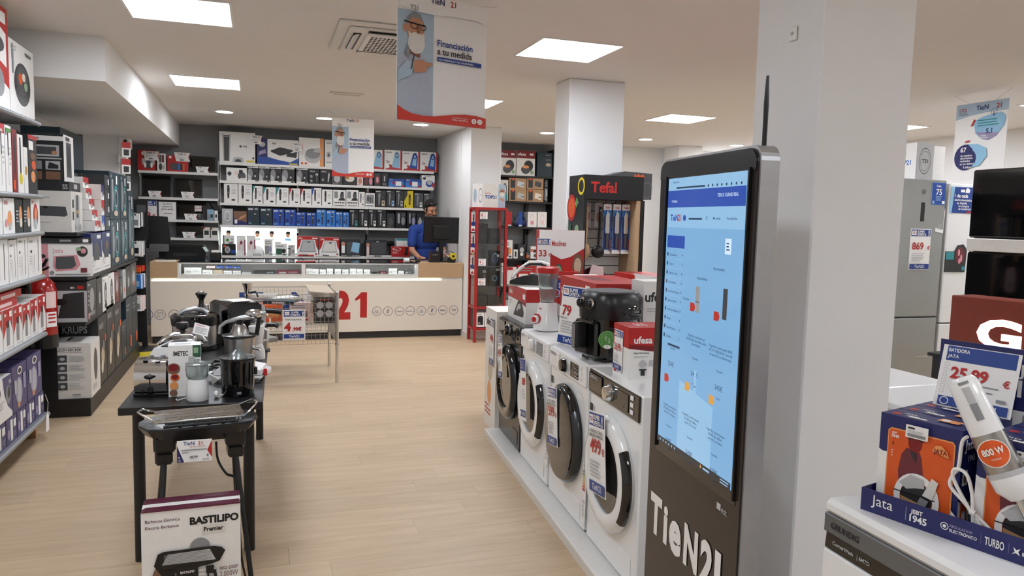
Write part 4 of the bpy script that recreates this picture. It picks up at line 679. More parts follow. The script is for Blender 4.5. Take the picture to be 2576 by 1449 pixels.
grow(ZG[1], [(-40, -4, .4, 'white', stick, 'white hand blender box at the frame edge'), (-3, 14, .4, 'white', stick+[t_('ufesa', .1, .88, .06, 'paper', .8)], 'white hand blender box with red top, first', ('red', .86)), (15, 31, .4, 'white', stick+[r_(.1, .9, .9, .96, 'green')], 'white hand blender box with green stripe'), (32, 45, .39, 'dred', [r_(.35, .3, .65, .9, 'char'), r_(.1, .05, .5, .2, 'orange')], 'dark red narrow blender box'), (46, 60, .37, 'white', [r_(.35, .3, .6, .95, 'char'), e_(.5, .25, .3, .1, 'yellow')], 'white blender box beside the dark red one'), (61, 71, .3, 'white', [e_(.5, .5, .3, .1, 'gold')], 'short white box near the end, second shelf'), (72, 94, .39, 'char', [r_(.1, .75, .6, .9, 'paper'), e_(.6, .5, .25, .08, 'orange'), e_(.5, .3, .25, .1, 'lorange'), e_(.5, .65, .3, .06, 'brown'), r_(0, .93, 1, 1, 'red')], 'black food processor box at the shelf end')], W, g, py=440)
grow(ZG[2], [(-30, 7, .21, 'white', [e_(.5, .5, .2, .2, 'pink')], 'white carton cut by the frame, third shelf'), (8, 38, .215, 'white', [e_(.55, .4, .2, .25, 'lorange'), r_(.45, .1, .65, .3, 'lgrey'), e_(.25, .3, .1, .12, 'pink'), t_('INFU', .1, .82, .1, 'red', .4)], 'white teapot box with an orange glass'), (39, 58, .21, 'black', [e_(.7, .5, .2, .3, 'lorange'), l_(.1, .3, .45, .7, 4, 'lgrey'), e_(.7, .3, .18, .14, 'cream')], 'black coffee grinder box, left of two'), (59, 78, .21, 'black', [e_(.7, .5, .2, .3, 'lorange'), l_(.1, .3, .45, .7, 4, 'lgrey'), e_(.7, .3, .18, .14, 'cream')], 'black coffee grinder box, right of two'), (79, 101, .22, 'white', [e_(.5, .5, .28, .36, 'red'), e_(.5, .55, .14, .18, 'lorange'), e_(.45, .25, .2, .18, 'silver'), t_('Jata', .1, .88, .08, 'red', .5)], 'white egg cooker box with a red oval')], W, g, py=560)
mop = [r_(.72, .1, .76, .9, 'char'), r_(.3, .1, .32, .55, 'lgrey'), r_(.42, .1, .44, .55, 'lgrey'), t_('TAURUS', .08, .85, .05, 'char', .4), r_(.15, .6, .25, .66, 'black'), l_(.1, .3, .22, .55, 4, 'lgrey')]
grow(ZG[3], [(-20, 22, .27, 'white', mop, 'white steam mop carton, leftmost in view'), (23, 44, .26, 'white', mop, 'white steam mop carton, second'), (45, 71, .28, 'white', mop, 'white steam mop carton, third'), (72, 106, .27, 'white', mop, 'wide white steam mop carton at the shelf end')], W, g, py=680)
redb = [p_([(0, 1), (1, 1), (1, .45), (.75, .72), (.4, .62), (0, .3)], 'red'), p_([(.35, .12), (.65, .12), (.68, .5), (.6, .7), (.42, .7), (.33, .45)], 'grey'), r_(.38, .55, .64, .72, 'char'), t_('Jata', .1, .84, .08, 'paper', .45), r_(.65, .8, .9, .94, 'paper'), l_(.4, .04, .9, .09, 1, 'lgrey')]
grow(ZG[4], [(-20, 7, .25, 'white', redb, 'red and white salt mill box, leftmost in view'), (8, 33, .25, 'white', redb, 'red and white salt mill box, second'), (34, 57, .25, 'white', redb, 'red and white salt mill box, third'), (58, 77, .24, 'white', redb, 'red and white salt mill box, fourth'), (78, 96, .25, 'white', redb, 'red and white salt mill box, fifth'), (97, 117, .255, 'white', redb, 'red and white salt mill box at the shelf end')], W, g, py=850, dep=.14)
for i, (a, c, z) in enumerate(((-15, 40, .992), (-15, 52, 1.04))):
    y0, y1 = yat(a, 760, GX-.03), yat(c, 760, GX-.03); carton(('lower', 'upper')[i]+' flat red carton lying on the salt mill boxes', (GX-.025, (y0+y1)/2, z), math.pi/2, y1-y0, .16, .046, 'red', [r_(.2, .25, .75, .7, 'lpink')], group=g)
pur = [e_(.45, .42, .24, .3, 'lilac'), p_([(.3, .1), (.55, .15), (.6, .6), (.4, .7)], 'lgrey'), e_(.4, .12, .1, .07, 'skin'), e_(.5, .86, .16, .09, 'paper'), e_(.5, .86, .11, .06, 'char'), r_(.72, .4, .9, .75, 'lilac'), r_(.1, .4, .24, .7, 'lgrey')]
grow(ZG[5]+.165, [(-12, 29, .26, 'white', [p_([(.4, 1), (1, 1), (1, .1), (.7, .3), (.5, .6)], 'purple'), e_(.75, .55, .16, .22, 'grey'), e_(.78, .6, .08, .14, 'char'), t_('10€', .8, .8, .08, 'paper', .2), e_(.15, .7, .1, .1, 'char'), l_(.05, .3, .5, .5, 3, 'lgrey')], 'white and purple hair dryer box, upper left'), (30, 67, .285, 'purple', pur, 'purple steamer box in the upper row, middle'), (68, 105, .29, 'purple', pur, 'purple steamer box in the upper row, end')], W, g, py=950)
low = [r_(.4, .1, .62, .9, 'paper'), r_(.7, .55, .95, .85, 'paper'), e_(.2, .4, .12, .2, 'lilac'), l_(.7, .2, .95, .4, 2, 'lilac')]
grow(ZG[5], [(-20, 14, .16, 'purple', low, 'low purple carton, leftmost in the bottom row'), (15, 42, .16, 'purple', low, 'low purple carton, second in the bottom row'), (43, 66, .16, 'purple', low, 'low purple carton, third in the bottom row'), (67, 88, .16, 'purple', low, 'low purple carton, fourth in the bottom row'), (89, 112, .16, 'purple', low, 'low purple carton at the bottom row end')], W, g, py=1070)
t = thing('paper_label', 'white swing label dangling from the lowest near shelf', 'label', (GX+.025, 5.86, .06), math.pi/2); part('card', t, lambda b: b.prism([(-.05, 0), (.03, .0), (.035, .1), (.0, .13), (-.035, .1)], 0, .002, 'paper')); part('string', t, lambda b: b.tube([(0, 0, .12), (.0, -.005, .2), (-.05, .0, .27)], .002, 'paper', 4))

# ------------------------------------------------------------------ black shelving (front at x = -1.22)
BX = -1.22
t = thing('shelving_unit', 'long black shelving unit along the left wall beyond the extinguisher', 'shelving', (BX, 6.45, 0))
part('plinth', t, lambda b: b.box(-.62, 0, 0, 0, 2.6, .14, 'blackmetal', .004)); part('back_panel', t, lambda b: b.box(-.62, 0, .14, -.6, 2.6, 1.92, 'blackmetal')); part('end_panel', t, lambda b: b.box(-.6, .0, .14, -.22, .015, 1.0, 'blackmetal'))
for z, d, l0, l1 in ((.735, .5, .0, 2.6), (1.085, .52, .0, 2.6), (1.42, .46, .0, 1.05)): part('shelf_board', t, lambda b: b.box(-.6, l0, z-.03, -.6+d+.08, l1, z, 'blackmetal', .003))
for y in (1.0, 2.56): part('upright', t, lambda b: b.box(-.6, y-.02, .14, -.56, y+.02, 1.95, 'blackmetal'))
W = ' on the black shelving'; g = 'boxes on the black shelving'; HP = math.pi/2
def bc(label, y0, y1, z, h, body, front=(), left=(), top=(), X=BX-.01, dep=.28, lid=None):
    return carton(label, (X, (y0+y1)/2, z), HP, y1-y0-.006, dep, h, body, front, left, top=top, group=g, lid=lid)
ya = lambda px, py, X=BX-.01: yat(px, py, X)
# base row
bc('white food processor carton at the near foot of the black shelving', 6.47, 6.83, .14, .43, 'offw', [e_(.5, .55, .2, .3, 'dgrey'), r_(.2, .1, .6, .2, 'lgrey')], [t_('BLACK+DECKER', .16, .86, .045, 'char', .62, b=.02), r_(.14, .835, .8, .84, 'char'), r_(.14, .92, .8, .925, 'char')]+sum([[r_(.22, .72-.165*i-.06, .44, .72-.165*i+.07, 'dgrey'), e_(.33, .72-.165*i, .06, .03, 'lgrey'), l_(.48, .72-.165*i-.05, .85, .72-.165*i+.06, 4, 'lgrey')] for i in range(4)], [])+[r_(.55, .06, .75, .08, 'grey')], [r_(.3, .3, .8, .6, 'lgrey'), r_(.4, .6, .9, .68, 'char')], X=BX+.005, dep=.29)
kr = [t_('KRUPS', .15, .82, .07, 'lgrey', .5), e_(.5, .4, .2, .14, 'tan'), e_(.4, .25, .12, .1, 'cream'), r_(.75, .6, .9, .7, 'orange'), e_(.6, .55, .1, .08, 'grey')]
bc('large black coffee machine carton with its maker name on the end, base shelf', 6.86, 7.22, .14, .57, 'char', kr, [t_('KRUPS', .28, .79, .1, 'lgrey', .5, b=.02), r_(.28, .755, .75, .76, 'dgrey')], dep=.36)
for i, (a, c, z1, body, w_) in enumerate(((7.23, 7.6, .62, 'char', 'second black coffee machine carton'), (7.61, 7.98, .6, 'char', 'third black coffee machine carton'), (7.99, 8.25, .44, 'dteal', 'small dark teal robot cleaner carton'), (8.26, 8.65, .58, 'dteal', 'large dark teal robot cleaner carton'), (8.66, 9.02, .56, 'dteal', 'last dark teal robot cleaner carton'))):
    bc(w_+' on the base of the black shelving', a, c, .14, z1-.06*(i == 2), body, kr if i < 2 else [e_(.5, .5, .3, .2, 'char'), l_(.1, .75, .6, .9, 2, 'grey'), r_(.6, .1, .85, .3, 'orange')])
# middle shelf .735
esp = [e_(.5, .5, .25, .3, 'silver'), r_(.2, .1, .8, .2, 'grey'), t_('DeLonghi', .1, .88, .05, 'paper', .5), l_(.08, .35, .2, .8, 4, 'lgrey'), r_(.06, .05, .2, .2, 'pink')]
bc('espresso machine carton with a pump photo at the near end of the middle shelf', 6.47, 6.83, .735, .31, 'char', esp, [r_(0, 0, 1, .78, 'lgrey'), p_([(.5, .1), (.95, .1), (.95, .75), (.6, .7), (.55, .4)], 'char'), e_(.55, .5, .12, .08, 'black'), t_('en', .72, .83, .07, 'paper', .2), r_(.84, .82, .95, .9, 'red')], dep=.4)
juic = [e_(.5, .5, .22, .34, 'dgrey'), r_(.4, .3, .62, .6, 'lgrey'), r_(.3, .08, .7, .2, 'char'), t_('SOLAC', .1, .88, .05, 'char', .5)]
for i, (a, c, h, body, w_) in enumerate(((6.84, 7.08, .3, 'char', 'dark juicer carton'), (7.09, 7.36, .29, 'white', 'white juicer carton with dark photo, left'), (7.37, 7.66, .3, 'white', 'white juicer carton with dark photo, right'), (7.67, 7.9, .29, 'wine', 'dark rose carton'), (7.91, 8.1, .22, 'char', 'low black carton'), (8.11, 8.3, .28, 'lgrey', 'pale grey slim carton'), (8.31, 8.6, .3, 'char', 'charcoal coffee carton'), (8.61, 9.0, .31, 'dgrey', 'dark grey carton with orange picture'))):
    bc(w_+' on the middle black shelf', a, c, .735, h, body, juic if body in ('white', 'char') else [e_(.5, .5, .2, .25, 'lgrey'), e_(.5, .3, .12, .1, 'orange'), l_(.15, .75, .7, .9, 2, 'grey')])
# upper shelf 1.085: griddle and grill cartons, robot vacuum tower
q0 = thing('carton', 'white and pink griddle carton facing the viewer on the black shelf', 'box', (-1.37, 6.47, 1.086), R(9), g)
w_, d_, h_ = .36, .12, .25
part('body', q0, lambda b: b.box(-w_/2, 0, 0, w_/2, d_, h_, 'white'))
prints_on(q0, w_, d_, h_, [r_(0, 0, .2, 1, 'pink'), e_(.1, .62, .055, .06, 'char'), e_(.1, .35, .055, .05, 'char'), t_('Jata', .28, .72, .13, 'pink', .22, b=0), p_([(.28, .3), (.3, .62), (.72, .66), (.78, .36), (.7, .2), (.34, .16)], 'pink'), p_([(.32, .28), (.34, .6), (.66, .62), (.7, .34), (.62, .24), (.36, .22)], 'dgrey'), e_(.82, .76, .1, .16, 'char'), e_(.84, .78, .05, .08, 'pink'), e_(.75, .84, .05, .06, 'ltgreen'), r_(.78, .12, .9, .26, 'wine'), e_(.26, .12, .04, .06, 'grey'), l_(.32, .04, .95, .1, 1, 'grey'), r_(0, .985, 1, 1, 'char')])
carton('dark flat box lying on top of the pink griddle carton', (-1.39, 6.5, 1.337), R(9), .38, .14, .04, 'char', [r_(.45, .3, .65, .7, 'lgrey'), r_(.85, .2, .95, .8, 'paper')], group=g)
pg = [p_([(0, 1), (1, 1), (1, .35), (.7, .4), (.35, .3), (0, .55)], 'navy'), p_([(.2, .35), (.75, .3), (.8, .6), (.55, .8), (.3, .7)], 'dgrey'), r_(.55, .86, .9, .95, 'paper'), o_(.2, .25, .1, .09, .2, 'grey'), l_(.2, .06, .9, .12, 1, 'lgrey')]
bc('blue and white grill carton, nearer of the pair on the black shelf', 6.66, 7.1, 1.086, .32, 'white', pg, [r_(0, .75, 1, 1, 'navy')], dep=.3, lid=('navy', .8)); bc('blue and white grill carton with a meat photo on the black shelf', 7.11, 7.5, 1.086, .325, 'white', pg+[e_(.55, .65, .16, .1, 'brown')], dep=.3, lid=('navy', .8))
con = [p_([(.15, .2), (.3, .15), (.4, .5), (.35, .85), (.2, .85)], 'grey'), o_(.6, .45, .22, .28, .2, 'teal'), o_(.6, .45, .14, .2, .2, 'lgrey'), t_('1200', .1, .88, .06, 'lgrey', .35), r_(.6, .75, .72, .93, 'paper'), e_(.55, .12, .2, .06, 'tan')]
tall = [t_('CONGA', .1, .945, .022, 'lgrey', .5, b=.01)]+[r_(.5, .2+.15*i, .6, .204+.15*i, 'grey') for i in range(5)]
for i, (a, c) in enumerate(((7.52, 8.06), (8.07, 8.5))):
    for j in range(2): bc(('lower', 'upper')[j]+' dark vacuum carton of the '+('nearer', 'farther')[i]+' stack on the black shelf', a, c, 1.086+.43*j, .425, 'dteal', con, tall if j == 0 else [t_('CONGA', .08, .86, .07, 'lgrey', .5, b=.01), r_(.4, .1, .75, .6, 'char'), r_(.5, .3, .6, .32, 'grey')], dep=.36)
bc('tall dark teal vacuum carton at the back of the black shelf', 8.52, 8.9, 1.086, .7, 'dteal', con, dep=.3)
# top short shelf
bc('large white fryer carton with a black slot photo on the short top shelf', 6.47, 6.87, 1.421, .31, 'offw', [r_(.3, .15, .75, .9, 'lgrey'), r_(.42, .35, .62, .92, 'dgrey'), e_(.52, .5, .1, .05, 'gold'), r_(.1, .3, .2, .5, 'char'), r_(.1, .6, .2, .8, 'char'), r_(.3, .04, .8, .18, 'silver')], [p_([(.0, .4), (.86, .38), (.92, .42), (.88, .62), (.0, .64)], 'dgrey'), e_(.45, .6, .05, .03, 'black'), l_(.1, .8, .6, .88, 1, 'lgrey'), l_(.1, .22, .6, .26, 1, 'lgrey')], X=-1.32, dep=.31)
bc('black lid carton wedge on the white fryer carton', 6.47, 6.86, 1.732, .07, 'char', [r_(.4, .3, .7, .8, 'lgrey')], [t_('SS', .85, .2, .5, 'lgrey', .12)], X=-1.33, dep=.3)
bc('black airfryer carton with food photos, highest on the black shelving', 6.47, 6.8, 1.803, .35, 'white', [r_(.25, .1, .75, .85, 'dgrey'), e_(.5, .5, .18, .3, 'char'), r_(.2, .88, .6, .96, 'char')], [r_(0, 0, 1, 1, 'char'), r_(0, .85, 1, .95, 'paper'), t_('go2.0', .1, .865, .05, 'char', .5), r_(.2, .52, .88, .76, 'lgrey'), r_(.25, .56, .8, .72, 'dgrey'), e_(.75, .6, .08, .04, 'skin'), r_(.05, .46, .95, .49, 'lgrey'), r_(.5, .24, .9, .42, 'lgrey'), p_([(.55, .26), (.85, .26), (.85, .34), (.6, .4)], 'char'), r_(.5, .03, .9, .2, 'brown'), r_(.05, .03, .4, .2, 'brown'), r_(.05, .24, .4, .42, 'grey')], X=-1.36, dep=.24)
mix = [p_([(0, .55), (1, .3), (1, 1), (0, 1)], 'red'), e_(.5, .4, .16, .25, 'silver'), t_('Jata', .1, .8, .1, 'paper', .5)]
for i in range(5): bc(('lowest', 'second', 'third', 'fourth', 'topmost')[i]+' small red and white mixer box of the stack on the top shelf', 6.9, 7.12, 1.421+.088*i, .086, 'white', mix, X=-1.24-.02*i, dep=.2)
for i in range(3): bc(('lower', 'middle', 'upper')[i]+' small blue and white box right of the red stack', 7.13, 7.26, 1.421+.13*i, .128, 'white', [p_([(0, .5), (1, .3), (1, 1), (0, 1)], ('blue', 'red', 'navy')[i]), e_(.5, .4, .2, .2, 'silver')], X=-1.23, dep=.18)
for i in range(4): bc(('lowest', 'second', 'third', 'topmost')[i]+' dark heater box of the stack beside the vacuums', 7.28, 7.5, 1.421+.12*i, .118, 'char', [r_(.75, .3, .95, .7, 'paper'), e_(.4, .5, .2, .2, 'dgrey')], X=-1.23, dep=.2)
carton('big dark teal box high against the left wall', (-1.62, 8.05, 1.95), HP, .9, .3, .36, 'dteal', [e_(.4, .6, .05, .06, 'grey')], group=g)
# packs hanging at the far end
for i in range(4):
    q = atY(318, 395+42*i, 9.15); carton(('topmost', 'second', 'third', 'lowest')[i]+' hanging red and white pack beside the security camera pier', (q.x, 9.15, q.z), R(40), .1, .03, .16, 'white', [r_(0, .6, 1, 1, 'red' if i < 2 else 'grey'), r_(.2, .1, .8, .5, 'char')], name='hanging_pack', cat='packet', group='packs hanging by the pier')
# ------------------------------------------------------------------ fire extinguisher
t = thing('fire_extinguisher', 'red fire extinguisher with black hose at the end of the black shelving', 'fire extinguisher', (-1.5, 6.33, .57))
part('cylinder', t, lambda b: b.lathe([(.0001, .06), (.09, .06), (.1, .09), (.1, .42), (.085, .48), (.05, .52), (.03, .53)], 'redgloss', 28)); part('base_skirt', t, lambda b: b.lathe([(.1, 0), (.101, .02), (.1, .1), (.094, .1)], 'blackplastic', 28))
part('valve', t, lambda b: b.lathe([(.022, .53), (.022, .57), (.012, .58), (.012, .6)], 'gold', 14)); part('lever', t, lambda b: (b.tube([(.0, 0, .59), (.03, -.03, .62), (.055, -.05, .66)], .011, 'black', 8), b.tube([(.0, 0, .57), (.04, -.03, .585), (.06, -.045, .6)], .009, 'black', 8)))
part('hose', t, lambda b: b.tube([(-.02, -.02, .57), (-.06, -.09, .55), (-.05, -.115, .45), (-.045, -.115, .3), (-.045, -.114, .12)], .014, 'black', 8)); part('nozzle', t, lambda b: b.tube([(-.045, -.114, .13), (-.045, -.114, .02)], [.012, .02], 'black', 8))
def exl(b):
    for i, (z0, z1, m) in enumerate(((.16, .27, 'paper'), (.3, .42, 'lpink'))): b.ring([(.1005, z0), (.1022, z0), (.1022, z1), (.1005, z1)], m, 6, (0, 0, 0), 'z', R(-62), R(-15))
    for z in (.19, .22, .245): b.ring([(.1024, z), (.103, z), (.103, z+.012), (.1024, z+.012)], 'red', 5, (0, 0, 0), 'z', R(-55), R(-22))
part('instruction_labels', t, exl); part('wall_bracket', t, lambda b: b.box(-.04, .09, .4, .04, .118, .46, 'blackmetal')); part('red_disc', t, lambda b: b.ell((-.08, .05, .34), (.05, .03, .06), 'redgloss'))
# ------------------------------------------------------------------ long black table with small appliances
TA = R(-1.7); TZ = .74
t = thing('table', 'long black table with slim round legs in the middle of the aisle', 'table', (-.275, 3.575, 0), TA)
part('table_top', t, lambda b: b.box(-.3, 0, TZ-.036, .3, 2.05, TZ, 'table', .003))
for sx in (-1, 1):
    for y in (.1, 1.95): part('leg', t, lambda b: b.lathe([(.025, 0), (.025, TZ-.036)], 'blackmetal', 16, (sx*.235, y, 0)))
def on(px, py, z=TZ): q = atZ(px, py, z); return (q.x, q.y, z)
# chrome toaster
t = thing('toaster', 'shiny chrome two-slot toaster at the near table corner', 'toaster', (-.468, 3.78, TZ), R(-6))
t.scale = (.66, .75, .77)
def toa(b):
    pr = [(.02+.0, .018), (.0, .03), (-.008, .06), (-.012, .1), (-.008, .14), (.004, .175), (.024, .198), (.05, .209), (.08, .212), (.16, .212), (.19, .209), (.215, .198), (.236, .175), (.248, .14), (.252, .1), (.248, .06), (.24, .03), (.22, .018)]
    n = len(pr); vs = [(x, y, z) for x in (-.105, .105) for y, z in pr]
    b.add(vs, [(i, (i+1) % n, n+(i+1) % n, n+i) for i in range(n)], 'chrome', True); b.add(vs, [tuple(range(n))[::-1], tuple(range(n, 2*n))], 'chrome')
part('shell', t, toa); part('base', t, lambda b: b.box(-.112, -.004, 0, .118, .245, .02, 'blackplastic', .005)); part('side_cap', t, lambda b: b.prism([(.116, .02), (.135, .02), (.135, .17), (.118, .2), (.1, .21)], .01, .235, 'blackplastic'))
part('slots', t, lambda b: [b.box(x-.014, .03, .209, x+.014, .21, .2145, 'black') for x in (-.04, .04)]); part('lever', t, lambda b: b.ell((0, -.03, .125), (.034, .016, .014), 'black')); part('lever_track', t, lambda b: b.box(-.004, -.0135, .07, .004, 0, .14, 'black')); part('dial', t, lambda b: b.lathe([(.02, 0), (.02, .014), (.017, .018)], 'black', 16, (0, -.004, .045), 'y'))
part('button', t, lambda b: b.lathe([(.009, 0), (.009, .008)], 'black', 10, (-.05, 0, .035), 'y')); part('price_sticker', t, lambda b: b.box(.01, .0, .213, .06, .03, .2145, 'paper'))
# box with coffee cup pictures
carton('white and green chopper carton behind the white mini chopper', (-.318, 3.755, TZ), R(3), .14, .1, .24, 'white', [t_('IMETEC', .16, .8, .085, 'char', .45, b=.03), r_(.75, .76, 1, 1, 'dgreen'), r_(.78, .84, .92, .95, 'ltgreen'), r_(.62, .68, .82, .78, 'lgrey'), e_(.16, .55, .2, .11, 'brown'), e_(.16, .57, .15, .07, 'dred'), e_(.2, .38, .14, .07, 'orange'), e_(.2, .39, .1, .045, 'dred'), e_(.17, .22, .13, .08, 'lorange'), e_(.15, .08, .12, .06, 'brown')], top=[r_(.2, .3, .7, .6, 'lgrey')])
# mini chopper
t = thing('mini_chopper', 'white mini chopper with clear bowl at the table front', 'chopper', (-.258, 3.665, TZ), 0)
t.scale = (.76, .76, .74)
part('motor_base', t, lambda b: b.lathe([(.058, 0), (.064, .01), (.062, .06), (.057, .12), (.055, .135)], 'applwhite', 28)); part('clear_bowl', t, lambda b: b.ring([(.052, .137), (.062, .15), (.066, .19), (.064, .22), (.061, .22), (.062, .19), (.058, .152), (.049, .14)], 'clear', 28)); part('clear_lid', t, lambda b: b.lathe([(.066, .222), (.066, .232), (.04, .242), (.016, .245), (.016, .252), (.0001, .253)], 'clear', 24)); part('blade_post', t, lambda b: b.tube([(0, 0, .138), (0, 0, .21)], .008, 'lgrey', 8)); part('spout', t, lambda b: b.box(.058, -.012, .215, .078, .012, .235, 'clear', .003))
part('power_cord', t, lambda b: b.tube(curve([(-.055, .03, .012), (-.085, .02, .006), (-.11, -.01, .006), (-.12, .02, .006)]), .004, 'white'))
# black citrus juicer
t = thing('citrus_juicer', 'black citrus juicer with a clear ribbed cone at the table front', 'juicer', (-.085, 3.74, TZ), R(5))
t.scale = (.83, .83, .78)
part('body', t, lambda b: b.lathe([(.082, 0), (.088, .008), (.09, .09), (.094, .2), (.098, .222), (.09, .222)], 'blackgloss', 32)); part('bowl_rim', t, lambda b: b.ring([(.09, .222), (.1, .222), (.1, .232), (.088, .228)], 'blackplastic', 32)); part('bowl', t, lambda b: b.lathe([(.088, .226), (.06, .205), (.0001, .2)], 'tinted', 28))
def cone(b):
    for i in range(12): a = i*math.pi/6; b.tube([(.05*math.cos(a), .05*math.sin(a), .212), (.034*math.cos(a), .034*math.sin(a), .245), (.008*math.cos(a), .008*math.sin(a), .275)], [.012, .009, .005], 'clear', 6)
    b.lathe([(.048, .208), (.034, .24), (.01, .27), (.0001, .275)], 'silver', 20)
part('reamer_cone', t, cone); part('spout', t, lambda b: b.box(.085, -.02, .12, .105, .02, .165, 'blackplastic', .004)); part('badge', t, lambda b: b.box(-.01, -.0905, .02, .012, -.0885, .035, 'grey'))
part('power_plug', t, lambda b: (b.tube([(-.08, -.03, .01), (-.11, -.05, .012), (-.13, -.04, .02)], .005, 'white'), b.ell((-.118, -.05, .022), (.014, .018, .022), 'white', 10, 6)))
# sandwich maker (white with red) behind the juicer
t = thing('sandwich_maker', 'white sandwich maker with a red tab lying behind the black juicer', 'sandwich maker', (-.07, 4.08, TZ), R(-10))
t.scale = (.85, .85, .85)
part('lower_shell', t, lambda b: b.box(-.15, -.1, .012, .13, .12, .045, 'applwhite', .014)); part('upper_shell', t, lambda b: b.prism([(-.15, .047), (.13, .047), (.12, .075), (.05, .09), (-.1, .085), (-.145, .065)], -.1, .12, 'applwhite')); part('handle', t, lambda b: b.box(.125, -.03, .03, .165, .05, .075, 'applwhite', .012)); part('latch', t, lambda b: b.box(.13, -.045, .03, .15, -.028, .072, 'red', .003)); part('feet', t, lambda b: [b.box(x-.012, y-.012, 0, x+.012, y+.012, .014, 'grey') for x in (-.11, .1) for y in (-.07, .09)])
part('cord', t, lambda b: [b.tube([(-.13+.012*k, -.1-.02*k, .01+.01*k), (-.18, -.06, .03+.008*k), (-.2+.01*k, .02, .04), (-.16, .05, .05), (-.12, -.04, .02+.01*k)], .0045, 'white') for k in range(3)])
# white toaster
t = thing('toaster', 'white plastic toaster behind the chrome toaster', 'toaster', (-.4, 4.2, TZ), R(-14))
t.scale = (.75, .8, .88)
part('shell', t, lambda b: b.prism([(-.085, .015), (.085, .015), (.1, .06), (.098, .17), (.075, .2), (-.075, .2), (-.1, .17), (-.1, .06)], -.16, .14, 'applwhite')); part('slot_plate', t, lambda b: b.box(-.045, -.13, .2, .045, .11, .206, 'char', .003)); part('base', t, lambda b: b.box(-.08, -.15, 0, .08, .13, .018, 'lgrey')); part('warming_rack', t, lambda b: [b.tube([(-.035, -.11+.03*k, .209), (.035, -.11+.03*k, .209)], .003, 'grey', 5) for k in range(8)]); part('side_lever', t, lambda b: b.box(.095, -.175, .1, .105, -.155, .12, 'grey', .003))
# pressure cooker
t = thing('pressure_cooker', 'polished steel pressure cooker with a warning tag on its lid', 'pressure cooker', (-.4, 4.62, TZ), R(10))
t.scale = (.84, .84, .84)
part('pot', t, lambda b: b.lathe([(.115, 0), (.12, .01), (.122, .11), (.13, .118), (.13, .125)], 'chrome', 32)); part('lid', t, lambda b: b.lathe([(.134, .122), (.136, .13), (.12, .145), (.07, .16), (.0001, .165)], 'chrome', 32)); part('lid_bridge', t, lambda b: b.tube([(-.15, 0, .13), (-.12, 0, .165), (-.05, 0, .2), (.05, 0, .2), (.12, 0, .165), (.15, 0, .13)], .013, 'chrome', 8)); part('knob', t, lambda b: b.lathe([(.018, .2), (.018, .225), (.04, .235), (.044, .26), (.038, .275), (.0001, .28)], 'blackplastic', 22)); part('indicator', t, lambda b: b.ell((0, 0, .281), (.006, .006, .003), 'red', 8, 4))
part('handle', t, lambda b: b.box(-.03, -.215, .09, .03, -.12, .115, 'blackplastic', .01)); part('handle', t, lambda b: b.box(-.03, .12, .09, .03, .2, .115, 'blackplastic', .01))
part('release_valve', t, lambda b: b.lathe([(.014, .15), (.014, .175), (.008, .185)], 'chrome', 12, (.07, -.05, 0)))
def wt(b): b.X = Matrix.Translation((.06, -.02, .2)) @ Matrix.Rotation(R(18), 4, 'Y') @ Matrix.Rotation(R(-35), 4, 'X'); printed(b, [r_(0, 0, 1, 1, 'paper'), l_(.1, .1, .9, .7, 6, 'grey'), t_('ATENCION', .1, .8, .1, 'red', .8)], .1, .085, lambda a, c, k: (a, -k, c))
part('warning_tag', t, wt)
# tall multicooker
t = thing('slow_cooker', 'tall steel multicooker with a wide black lid and curved handle', 'multicooker', (-.365, 5.08, TZ))
t.scale = (.95, .95, .93)
part('body', t, lambda b: b.lathe([(.125, 0), (.14, .015), (.143, .16), (.142, .165)], 'steel', 36)); part('base_ring', t, lambda b: b.lathe([(.13, 0), (.147, .004), (.147, .03), (.141, .034)], 'blackplastic', 36)); part('upper_band', t, lambda b: b.lathe([(.146, .165), (.15, .2), (.15, .215), (.14, .215)], 'blackplastic', 36)); part('lid', t, lambda b: b.lathe([(.15, .216), (.15, .228), (.13, .238), (.06, .244), (.0001, .245)], 'blackgloss', 36)); part('handle', t, lambda b: b.tube([(-.1, -.06, .24), (-.06, -.055, .268), (0, -.05, .278), (.05, -.04, .268), (.07, -.03, .245)], .016, 'silver', 10)); part('steam_valve', t, lambda b: (b.lathe([(.03, .243), (.03, .25), (.012, .256), (.012, .29), (.0001, .295)], 'chrome', 16, (.07, .04, 0))))
# silver lever juicer
t = thing('lever_juicer', 'brushed steel lever citrus press with its arm lowered', 'juicer', (-.09, 4.42, TZ), R(-4))
t.scale = (.88, .88, .86)
part('body', t, lambda b: b.lathe([(.075, 0), (.082, .008), (.088, .1), (.096, .19), (.1, .2), (.093, .2)], 'steel', 36)); part('bowl', t, lambda b: b.ring([(.09, .2), (.103, .2), (.106, .212), (.096, .214)], 'blackplastic', 36)); part('press_cone', t, lambda b: b.lathe([(.058, .215), (.055, .23), (.036, .275), (.03, .28), (.0001, .28)], 'steel', 24)); part('cone_cap', t, lambda b: b.lathe([(.02, .28), (.022, .305), (.0001, .31)], 'blackplastic', 16)); part('lever_arm', t, lambda b: b.tube([(.16, .02, .35), (.1, .01, .335), (0, 0, .318), (-.08, 0, .295), (-.115, 0, .265), (-.12, 0, .22)], [.012, .02, .016, .012, .011, .011], 'silver', 10)); part('lever_head', t, lambda b: b.ell((.09, .01, .348), (.055, .035, .03), 'chrome')); part('arm_post', t, lambda b: b.tube([(.1, .05, .2), (.12, .04, .34)], .014, 'blackplastic', 10)); part('spout', t, lambda b: (b.tube([(.085, -.03, .13), (.12, -.045, .125), (.13, -.05, .115)], .012, 'chrome', 10)))
